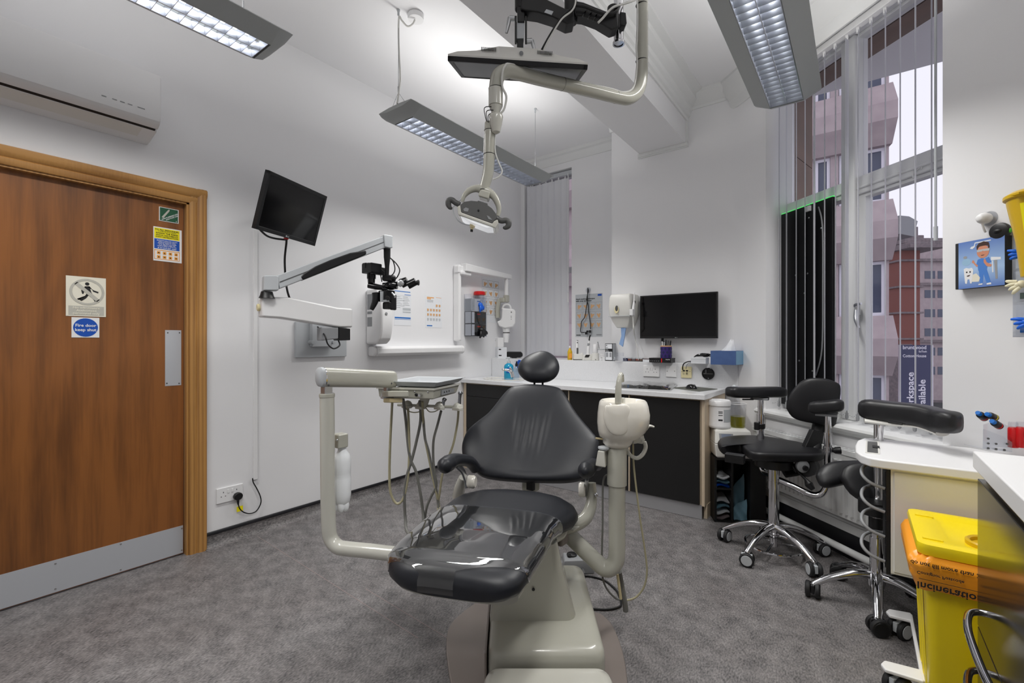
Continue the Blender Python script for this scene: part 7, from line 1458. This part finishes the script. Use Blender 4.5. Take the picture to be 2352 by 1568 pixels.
# ------------------------------------------------------------------ yellow clinical waste bin
bn = thing('waste_bin', 'yellow clinical waste bin with an orange liner folded over its rim', 'bin', (.31, 2.13, 0))
def rect(x0, x1, y0, y1, z, r=.03, n=5):
    out = []
    for cx_, cy_, a0 in ((x1 - r, y1 - r, 0), (x0 + r, y1 - r, 90), (x0 + r, y0 + r, 180), (x1 - r, y0 + r, 270)):
        for i in range(n + 1): a = math.radians(a0 + 90 * i / n); out.append(V((cx_ + r * math.cos(a), cy_ + r * math.sin(a), z)))
    return out
obj('body', B().rings([rect(.19, .40, 1.995, 2.27, 0), rect(.185, .41, 1.985, 2.28, .02), rect(.168, .44, 1.96, 2.31, .575)]), 'yellow', bn, ang=40)
for y in (2.05, 2.13, 2.21): obj('body_rib', B().prism([(.186, y, .03), (.182, y + .006, .03), (.1645, y + .006, .45), (.1685, y, .45)], (0, .02, 0)), 'yellow', bn)
obj('lid', B().rings([rect(.150, .462, 1.942, 2.33, .578), rect(.147, .465, 1.938, 2.334, .60), rect(.150, .462, 1.942, 2.33, .612), rect(.165, .447, 1.957, 2.315, .616), rect(.21, .40, 1.985, 2.28, .616), rect(.225, .385, 2.0, 2.265, .606)]), 'yellow', bn, ang=40)
obj('lid_port', B().lathe([(.062, .606), (.062, .618), (.056, .622), (.05, .618), (.05, .608), (.001, .607)], (.335, 2.06, 0), (0, 0, 1), 30), 'yellow2', bn, ang=40)
for y in (1.99, 2.24): obj('lid_rib', B().box((.19, y, .617), (.05, .012, .006)), 'yellow', bn, bev=.002)
rr_ = random.Random(11); rs = []
for i in range(9):
    z = .584 - .118 * i / 8; f = [0.0, .022, .034, .036, .030, .032, .026, .022, .016][i]
    loop = rect(.163 - f, .445 + f, 1.955 - f, 2.315 + f, z, .045, 7); m_ = len(loop); mid = V((.304, 2.135, 0))
    rs.append([q + (q - mid).normalized() * rr_.uniform(-.007, .008) * (1 if i else 0) + UP * ((.008 * math.sin(j * .9) + rr_.uniform(-.006, .006)) if i > 6 else 0) for j, q in enumerate(loop)])
obj('liner', B().rings(rs, False, False), 'orange', bn, ang=75)
fl = frame((.30, 1.914, .49), (1, 0, 0), (0, 0, 1)); flm = fl @ Matrix.Diagonal((1, -1, 1, 1)).to_4x4()
def ftext(items):
    o_ = text_mesh(items, Matrix.Identity(4)); o_.v = [fl @ V((q.x, -q.y, q.z + .002)) for q in o_.v]; return o_
obj('lettering', ftext([('Incineration', -.155, -.012, .031), ('Consignor Postcode', -.155, -.045, .013), ('do not fill more than 3/4 full', -.17, -.075, .017)]), 'print_dark', bn)['kind'] = 'stuff'
obj('print_rule', B().bx(fl, -.15, .0, .022, .0232, .001, .002), 'print_dark', bn)
# ------------------------------------------------------------------ right-hand counter
CZ = .93
ct = thing('counter_unit', 'dark glossy counter cabinet with a chrome bow handle in the right foreground', 'cabinet', (.6, .3, 0))
obj('carcass', B().box((.605, .33, .445), (.63, 3.04, .85)), 'maple', ct)
for k_ in range(4):
    for z0, z1 in ((.07, .44), (.444, .86)): obj('drawer_front', B().box((.281, 1.475 - .752 * k_, (z0 + z1) / 2), (.02, .746, z1 - z0)), 'gunmetal', ct, bev=.002)
obj('end_panel', B().box((.605, 1.855, .445), (.63, .012, .85)), 'maple', ct); obj('plinth', B().box((.33, .33, .03), (.02, 3.0, .06)), 'plinth', ct)
def bow(y0, y1, z): obj('bow_handle', B().tube([V((.272, y0, z)), V((.250, y0 - .006, z)), V((.232, y0 - .035, z)), V((.219, y0 - .12, z)), V((.216, (y0 + y1) / 2, z)), V((.219, y1 + .12, z)), V((.232, y1 + .035, z)), V((.250, y1 + .006, z)), V((.272, y1, z))], .0085, 12, 5), 'chrome', ct)
for k_ in range(2):
    for z in (.53, .375): bow(1.73 - .75 * k_, 1.25 - .75 * k_, z)
tag(obj('worktop', B().box((.607, .33, CZ - .024), (.68, 3.12, .048)), 'white_p', bev=.004), 'thick white counter top in the right foreground', 'worktop')
# ------------------------------------------------------------------ picture and small things on the canted wall
po = .04
a, q = OW(2194, 665, po), OW(2308, 539, po)
s0_, s1_, z0_, z1_ = sw(2194, po), sw(2308, po), a.z, q.z
pc_ = thing('canvas_picture', 'blue cartoon canvas of a dentist in scrubs on the canted wall', 'picture', ww((s0_ + s1_) / 2, z0_, 0))
obj('board', B().bx(WW, s0_, s1_, z0_, z1_, .001, po), 'print_dark', pc_, bev=.002)
W_, H_ = s1_ - s0_, z1_ - z0_
m = frame(ww(s0_, z0_, po + .0004), WT, UP)
def gm(name, c0_, c1_):
    m_ = bpy.data.materials.new(name); m_.use_nodes = True; nt = m_.node_tree; b_ = nt.nodes['Principled BSDF']; tc = nt.nodes.new('ShaderNodeTexCoord'); sx_ = nt.nodes.new('ShaderNodeSeparateXYZ'); r_ = nt.nodes.new('ShaderNodeValToRGB')
    r_.color_ramp.elements[0].color = c0_; r_.color_ramp.elements[1].color = c0_; e_ = r_.color_ramp.elements.new(.4); e_.color = c1_; nt.links.new(tc.outputs['Generated'], sx_.inputs[0]); nt.links.new(sx_.outputs['Z'], r_.inputs[0]); nt.links.new(r_.outputs[0], b_.inputs['Base Color']); b_.inputs['Roughness'].default_value = .5; return m_
obj('picture_field', flat(m, [(W_ * x, H_ * y) for x, y in ((.075, .0), (1, 0), (1, 1), (.075, 1))]), gm('blue_picture_ground', c(92, 124, 190), c(166, 196, 232)), pc_)
m = frame(ww(s0_, z0_, po + .0009), WT, UP); pgs = lambda pts: [(W_ * x, H_ * y) for x, y in pts]
P_ = lambda nm, pts, ma, h=.0004: obj(nm, flat(m, pgs(pts), h), ma, pc_)
scr = mat('scrubs_print', c(74, 128, 206), .5); fsk = mat('face_print', c(206, 140, 112), .5); hair = mat('brown_hair_print', c(64, 42, 34), .6)
P_('scrub_trousers', [(.50, .36), (.66, .36), (.74, .08), (.66, .07), (.595, .27), (.58, .07), (.53, .08)], scr); P_('scrub_top', [(.48, .58), (.56, .60), (.62, .58), (.70, .61), (.75, .50), (.68, .47), (.66, .34), (.49, .35), (.48, .46), (.44, .45)], scr, .0005)
P_('left_arm', [(.36, .53), (.39, .52), (.46, .43), (.49, .46), (.43, .51), (.40, .58), (.37, .58)], fsk, .0006); P_('right_arm', [(.60, .57), (.63, .58), (.66, .50), (.76, .44), (.74, .40), (.66, .42), (.60, .51)], fsk, .0006)
obj('face', disc(m, W_ * .585, H_ * .735, H_ * .135, 26, 0, .80, .0006), fsk, pc_); P_('hair', [(.465, .76), (.455, .86), (.50, .92), (.60, .945), (.70, .91), (.715, .82), (.695, .76), (.68, .85), (.60, .855), (.50, .85)], hair, .0008)
P_('glasses', [(.46, .785), (.72, .785), (.715, .735), (.60, .74), (.585, .76), (.57, .74), (.475, .735)], 'lgrey', .0009); P_('mouth', [(.54, .665), (.62, .67), (.60, .655), (.56, .652)], hair, .0009)
P_('tooth', [(.19, .42), (.24, .44), (.30, .42), (.36, .43), (.39, .38), (.375, .25), (.355, .10), (.325, .10), (.31, .19), (.27, .19), (.255, .10), (.22, .11), (.205, .25)], 'white_p', .0006)
for x in (.255, .325): obj('tooth_eye', disc(m, W_ * x, H_ * .345, H_ * .018, 12, 0, .8, .0009), 'print_dark', pc_)
P_('tooth_smile', [(.25, .27), (.33, .285), (.31, .255), (.27, .25)], hair, .0009)
obj('cartoon_headrest', disc(m, W_ * .245, H_ * .56, H_ * .075, 20, 0, 1.1, .0004), mat('pale_blue_print', c(150, 186, 214), .5), pc_); obj('cartoon_headrest', disc(m, W_ * .22, H_ * .665, H_ * .03, 16, 0, 1.2, .0004), 'print_grey', pc_)
P_('cartoon_lamp', [(.42, .95), (.74, .955), (.74, .935), (.43, .93), (.42, .86), (.37, .82), (.32, .84), (.35, .875), (.40, .88)], 'paper', .0004); P_('cartoon_unit', [(.74, .60), (.93, .57), (.93, .52), (.74, .53)], 'paper', .0004); P_('cartoon_hoses', [(.80, .52), (.86, .52), (.87, .14), (.83, .14)], 'print_grey', .0004); P_('cartoon_hoses', [(.76, .52), (.78, .52), (.79, .28), (.765, .28)], 'paper', .0004); P_('paper_pile', [(.37, .28), (.45, .30), (.53, .20), (.50, .12), (.36, .13)], 'cream_sign', .0004)
obj('shoe', flat(m, pgs([(.50, .07), (.58, .08), (.57, .05), (.49, .05)]), .0006), 'white_p', pc_); obj('shoe', flat(m, pgs([(.66, .07), (.74, .08), (.75, .04), (.66, .04)]), .0006), 'white_p', pc_)
p = OW(2272, 502, 0); hk = thing('suction_hook', 'white plastic suction cup holder on the canted wall above the picture', 'hook', p)
obj('cup', B().lathe([(.032, 0), (.03, .006), (.022, .012), (.02, .02)], p, WN, 24), 'acrylic', hk); obj('body', B().lathe([(.022, .012), (.024, .03), (.022, .04), (.014, .055), (.008, .058)], p, WN, 22), 'white_p', hk); obj('drop_arm', B().tube([p + WN * .04 - UP * .02, p + WN * .03 - UP * .045, p + WN * .02 - UP * .06], .004, 8), 'white_p', hk)
p = OW(2297, 531, .03); pk = thing('wall_puck', 'black oval gadget with a green edge just above the picture', 'gadget', p)
obj('shell', B().ell(p, (.022, .022, .014), None).lathe([(.033, -.012), (.036, 0), (.033, .010), (.02, .015)], p, WN, 24, sx=1.0), 'black', pk); obj('green_light', B().ell(p + WT * .034 - UP * .004, (.006, .006, .01), n=10), mat('green_gel', c(90, 190, 60), .4), pk)
# sharps bin and glove rack at the right edge
c_ = OW(2398, 520, .11); sb = thing('sharps_bin', 'yellow sharps bin with a flat lid on the canted wall at the right edge', 'sharps bin', V((c_.x, c_.y, c_.z - .12)))
zl_ = zw(2340, 462, .12); ks = ps(c_)
cc = V((c_.x, c_.y, 0))
obj('bucket', B().lathe([(.060, zl_ - .30), (.064, zl_ - .26), (.074, zl_ - .16), (.098, zl_ - .02), (.10, zl_)], cc, (0, 0, 1), 30), 'yellow2', sb); obj('lid', B().lathe([(.103, zl_ - .004), (.108, zl_ + .0), (.108, zl_ + .012), (.09, zl_ + .024), (.02, zl_ + .028)], cc, (0, 0, 1), 30), 'yellow2', sb); obj('lid_tab', B().prism([cc - RT * .10 + UP * zl_, cc - RT * .128 - UP * .001 + UP * zl_, cc - RT * .128 + UP * (zl_ + .005), cc - RT * .10 + UP * (zl_ + .008)], -FW * .03), 'yellow2', sb)
t0 = OW(2330, 488, .1)
lb = B()
for i in range(8):
    for a0_, a1_ in ((math.pi * (1.02 + .055 * i), math.pi * (1.02 + .055 * (i + 1))),):
        rT, rB = .0975, .078
        e0, e1 = [(RT * math.cos(a) + FW * math.sin(a)) for a in (a0_, a1_)]
        lb.add([cc + e0 * (rT + .0012) + UP * (zl_ - .03), cc + e1 * (rT + .0012) + UP * (zl_ - .03), cc + e1 * (rB + .0012) + UP * (zl_ - .15), cc + e0 * (rB + .0012) + UP * (zl_ - .15)], [(0, 1, 2, 3)])
obj('body_label', lb, 'print_yellow', sb)
e_ = (-RT * .80 - FW * .60).normalized(); text('lettering', [('FILL TO THE LINE', -.04, -.045, .013), ('DO NOT FILL ABOVE', -.038, -.062, .008), ('close lid when full', -.036, -.075, .008), ('sharps only', -.034, -.088, .008)], frame(cc + e_ * .1045 + UP * zl_, UP.cross(e_), UP * 1 + e_ * .15), 'print_dark', sb)
gk = thing('glove_rack', 'clear acrylic glove dispenser with leaflets at the right edge below the sharps bin', 'rack', OW(2345, 775, .05))
sa, sb_ = sw(2326, .07), sw(2326, .07) + .24
zA, zB = zw(2330, 774, .07), zw(2330, 545, .07)
obj('holder', B().bx(WW, sa, sb_, zA, zA + .004, 0, .07).bx(WW, sa, sa + .003, zA, zB, 0, .07).bx(WW, sa, sb_, zA, zB, .067, .07), 'acrylic', gk)
for i in range(3):
    z0, z1 = zA + .008 + (zB - zA) / 3 * i, zA + (zB - zA) / 3 * (i + 1) - .004; o_ = obj('glove_carton', B().bx(WW, sa + .006, sb_ - .005, z0, z1, .004, .064), 'paper', gk); obj('carton_print', B().bx(WW, sa + .02, sb_ - .02, z0 + .01, z0 + .035, .064, .0648), ('print_blue', 'print_green', 'print_yellow')[i], gk)
glove('glove', 'blue glove pulled from the top carton at the right edge', OW(2350, 583, .085), .030, 'blue', -WT + WN * .4 + UP * .05, 3, WN, .3); glove('glove', 'cream latex glove pulled from the middle carton at the right edge', OW(2346, 652, .085), .030, 'latex', -WT * .9 - UP * .35 + WN * .3, 4, WN, .34); glove('glove', 'blue glove hanging from the lowest carton at the right edge', OW(2364, 738, .085), .032, 'blue', -WT - UP * .25 + WN * .3, 3, WN, .34)
# reagent stand on the trolley end
rp = V((.455, 2.70, .782)); rk = thing('reagent_stand', 'clear acrylic stand holding small bottles at the far end of the trolley top', 'rack', rp)
K = ps(rp); d_ = rp.dot(FW); rd_ = lambda x, y, e=0.0: D(x, y, d_ + e)
obj('stand', B().prism([rd_(x, y, -.03) for x, y in ((2259, 1030), (2325, 1037), (2325, 1015), (2300, 1000), (2260, 985))], FW * .003).prism([rd_(x, y, .05) for x, y in ((2259, 1024), (2340, 1030), (2340, 990), (2290, 965), (2260, 975))], FW * .003).prism([rd_(x, y, -.03) for x, y in ((2259, 1031), (2325, 1038), (2325, 1036), (2259, 1029))], FW * .08), 'acrylic', rk)
for i, (x, y) in enumerate(((2270, 1007), (2270, 1018), (2270, 1029), (2288, 1019), (2288, 1031), (2307, 1033), (2313, 1019))): obj('peg', B().cyl(rd_(x, y, -.035), rd_(x, y, .0), 2.4 * K, n=10), 'dgrey', rk)
for i, (x0, y0, x1, y1, bnd, lb_) in enumerate(((2250, 951, 2268, 966, 'red', 'black bottle with a blue cap and red band, leftmost in the clear stand'), (2272, 953, 2296, 964, 'print_yellow', 'black bottle with a blue cap and yellow band in the clear stand'), (2283, 970, 2305, 985, 'red', 'black bottle with a blue cap and red band, lowest in the clear stand'))):
    e0 = .02 - .02 * i; a, q = rd_(x0, y0, e0), rd_(x1, y1, e0 + .02); dr = (q - a).normalized(); t = thing('reagent_bottle', lb_, 'bottle', a)
    obj('bottle', B().lathe([(3 * K, -1 * K), (7.5 * K, 2 * K), (7.8 * K, 4 * K), (7.8 * K, 22 * K), (6 * K, 25 * K)], a, dr, 20), 'black', t); obj('cap', B().lathe([(4.5 * K, -9 * K), (5 * K, -7 * K), (5 * K, 0)], a, dr, 18), 'print_blue', t); obj('band', B().lathe([(7.95 * K, 15 * K), (7.95 * K, 18.5 * K)], a, dr, 20, cap=False), bnd, t)
for i, (x, lb_) in enumerate(((2327, 'red and black labelled pot beside the clear stand'), (2345, 'second red labelled pot at the right edge of the picture'))):
    p = rd_(x, 1027, -.01 - .02 * i); t = thing('reagent_pot', lb_, 'pot', p); obj('pot', B().lathe([(8.5 * K, 0), (9 * K, 1 * K), (9 * K, 43 * K), (7 * K, 46 * K)], p, (0, 0, 1), 22), 'red', t); obj('lid', B().lathe([(8 * K, 44 * K), (8.4 * K, 46 * K), (8.2 * K, 56 * K), (7 * K, 58 * K)], p, (0, 0, 1), 22), 'acrylic', t); obj('label', B().prism([p - FW * 9.2 * K + RT * u * K + UP * v * K for u, v in ((-3, 8), (3, 8), (3, 20), (-3, 20))], -FW * .001), 'paper', t); obj('dark_panel', B().prism([p - FW * 9.15 * K + RT * u * K + UP * v * K for u, v in ((-3, 26), (0, 26), (0, 38), (-3, 38))], -FW * .001), 'print_dark', t)
tag(obj('wall_shelf', B().bx(WW, 1.52, 2.1, .735, .775, .004, .10), 'white_p', bev=.003), 'white wall shelf behind the reagent pots at the right edge', 'shelf')
# ------------------------------------------------------------------ black open shelf with a white sterilising device
q0 = V((-.79, 3.385, 0)); fx_ = V((.20, .10, 0)).normalized(); fy_ = V((-fx_.y, fx_.x, 0)); sm = frame(q0, fx_, fy_)
sw_, sdp, szt = .245, .24, .43
q0 = q0 + fy_ * .02; sm = frame(q0, fx_, fy_)
sf = thing('open_shelf_unit', 'small black open shelf unit stuffed with pouches at the end of the worktop', 'shelf unit', q0)
def pan(nm, x0, x1, y0, y1, z0, z1): obj(nm, B().box(((x0 + x1) / 2, (y0 + y1) / 2, (z0 + z1) / 2), (x1 - x0, y1 - y0, z1 - z0), sm), 'blackboard', sf)
pan('side', 0, .014, 0, sdp, 0, szt); pan('side', sw_ - .014, sw_, 0, sdp, 0, szt); pan('divider', .108, .122, .0, sdp, 0, szt); pan('top', 0, sw_, 0, sdp, szt, szt + .014); pan('bottom', 0, sw_, 0, sdp, 0, .012); pan('back', 0, sw_, sdp - .008, sdp, 0, szt); pan('shelf', .014, .108, .0, sdp, .225, .236)
obj('side', B().box((sw_ + .042, .055, szt / 2), (.084, .11, szt + .01), sm), 'blackboard', sf)
rr2 = random.Random(5)
for i, (x, z, lb_) in enumerate(((.06, .237, 'lowest pouch on the upper left shelf of the black unit'), (.06, .262, 'second pouch on the upper left shelf of the black unit'), (.06, .292, 'third pouch on the upper left shelf of the black unit'), (.06, .013, 'lowest packet at the bottom left of the black unit'), (.06, .05, 'second packet at the bottom left of the black unit'), (.06, .09, 'third packet at the bottom left of the black unit'), (.06, .13, 'topmost packet at the bottom left of the black unit'))):
    tl = rr2.uniform(-.08, .12); b = B()
    gr_ = [[sm @ V((x + (u - .5) * .086, .015 + .20 * v, z + .012 + .008 * math.sin(u * 5 + i) * math.cos(v * 4) + tl * .10 * (u - .3) * (1 if tl > 0 else 0))) for u in [k_ / 6 for k_ in range(7)]] for v in [k_ / 5 for k_ in range(6)]]
    b.rings(gr_, closed=False); b.rings([[q - UP * .006 for q in r_] for r_ in gr_], closed=False)
    tag(obj('pouch', b, ('blue', 'pouch', 'paper')[i] if i < 3 else ('oldstone', 'paper', 'pouch', 'paper')[i - 3], ang=60), lb_, 'pouch', 'pouches in the black shelf unit')
for i, lb_ in enumerate(('tall pouch leaning in the right compartment of the black unit', 'short bunched pouch in front in the right compartment of the black unit')):
    b = B(); hh = .30 if i == 0 else .14
    gr_ = [[sm @ V((.132 + .088 * u, .03 + (.05 if i == 0 else -.01) + .03 * v + .012 * math.sin(u * 7 + v * 5), .014 + hh * v * (.55 + .45 * u))) for u in [k_ / 7 for k_ in range(8)]] for v in [k_ / 7 for k_ in range(8)]]
    b.rings(gr_, closed=False); b.rings([[q + sm.to_3x3() @ V((0, .008, 0)) for q in r_] for r_ in gr_], closed=False); tag(obj('pouch', b, 'pouch', ang=50), lb_, 'pouch', 'pouches in the black shelf unit')
dv = thing('steriliser_device', 'white countertop device with a small screen on the black shelf unit', 'medical device', q0 + UP * szt)
zz0 = szt + .015
obj('lower_case', B().rings([[sm @ V((x, y, zz0 + z)) for x, y in ((.0 + e, -.02 + e), (.245 - e, -.02 + e), (.25 - e, .22 - e), (.0 + e, .22 - e))] for z, e in ((0, .02), (.01, .008), (.09, .0), (.10, .0))]), 'offwhite', dv, bev=.006)
obj('upper_case', B().rings([[sm @ V(q) for q in r_] for r_ in (((.0, -.02, zz0 + .10), (.245, -.02, zz0 + .10), (.25, .22, zz0 + .10), (.0, .22, zz0 + .10)), ((.006, .01, zz0 + .185), (.238, .01, zz0 + .185), (.245, .215, zz0 + .185), (.006, .215, zz0 + .185)), ((.02, .03, zz0 + .195), (.225, .03, zz0 + .195), (.235, .205, zz0 + .195), (.02, .205, zz0 + .195)))]), 'offwhite', dv, bev=.006)
mf_ = frame(sm @ V((0, -.021, zz0 + .10)), fx_, (sm.to_3x3() @ V((0, .03, .085))))
obj('display', B().bx(mf_, .03, .12, .028, .072, 0, .002), 'mgrey', dv); obj('display_glass', B().bx(mf_, .045, .105, .034, .068, .002, .003), mat('lcd_blue_grey', c(120, 130, 150), .2), dv); obj('button', B().lathe([(.010, 0), (.009, .003)], mf_ @ V((.145, .05, 0)), mf_.to_3x3() @ V((0, 0, 1)), 14), 'lgrey', dv); obj('panel_label', B().bx(mf_, .17, .225, .045, .065, 0, .001), 'mgrey', dv)
zt_ = zz0 + .196
def stand_at(px): return None
p = OZ(1664, 984, zt_); p = sm @ V((.055, .09, zt_)); k = .118 / 47 * 1.0; k = ps(p)
tb_ = thing('wipes_tub', 'white round wipes tub on the white device', 'tub', p)
obj('tub', B().lathe([(22 * k, 0), (23.5 * k, 2 * k), (23.5 * k, 6 * k), (23 * k, 7 * k), (23 * k, 44 * k), (22.5 * k, 50 * k)], p, (0, 0, 1), 30), 'white_p', tb_); obj('lid', B().lathe([(23.2 * k, 50 * k), (24 * k, 51 * k), (24 * k, 60 * k), (22 * k, 63 * k), (20 * k, 62 * k)], p, (0, 0, 1), 30), 'white_p', tb_)
def wrap(par, nm, a0_, a1_, h0, h1, r, ma, p):
    b = B()
    for i in range(8):
        e0, e1 = [(RT * math.cos(a) + FW * math.sin(a)) for a in (a0_ + (a1_ - a0_) * i / 8, a0_ + (a1_ - a0_) * (i + 1) / 8)]
        b.add([p + e0 * r + UP * h0, p + e1 * r + UP * h0, p + e1 * r + UP * h1, p + e0 * r + UP * h1], [(0, 1, 2, 3)])
    obj(nm, b, ma, par)
wrap(tb_, 'grey_label', math.radians(268), math.radians(325), 15 * k, 43 * k, 23.2 * k, 'lgrey', p)
for h in (18, 30, 35, 38): wrap(tb_, 'print_block', math.radians(240), math.radians(262), h * k, (h + (3.5 if h == 18 else 1.4)) * k, 23.2 * k, 'print_dark', p)
p2 = sm @ V((.185, .12, zt_)); k = ps(p2)
jg = thing('measuring_jug', 'clear jug half full of yellow liquid beside the white wipes tub', 'jug', p2)
obj('jug', B().lathe([(14 * k, 0), (16 * k, 2 * k), (17.5 * k, 50 * k), (18.5 * k, 54 * k)], p2, (0, 0, 1), 24, cap=False).lathe([(14 * k, .4 * k), (.1 * k, .4 * k)], p2, (0, 0, 1), 24, cap=False), 'acrylic', jg); obj('liquid', B().lathe([(13.4 * k, 1 * k), (15.2 * k, 3 * k), (15.6 * k, 25 * k)], p2, (0, 0, 1), 24), 'liquid', jg); obj('rim', B().tube([p2 + V((18.4 * k * math.cos(t), 18.4 * k * math.sin(t), 54 * k)) for t in [2 * math.pi * j / 24 for j in range(25)]], .0022, 6, 0), 'white_p', jg)
p3 = sm @ V((.18, .185, zt_)); sp = thing('spray_bottle', 'clear tapered bottle behind the measuring jug', 'bottle', p3)
obj('bottle', B().lathe([(13 * k, 0), (14 * k, 3 * k), (13 * k, 60 * k), (7 * k, 78 * k), (5 * k, 86 * k)], p3, (0, 0, 1), 20), 'acrylic', sp); obj('cap', B().lathe([(5.5 * k, 84 * k), (5.5 * k, 92 * k), (3 * k, 95 * k)], p3, (0, 0, 1), 16), 'lgrey', sp)
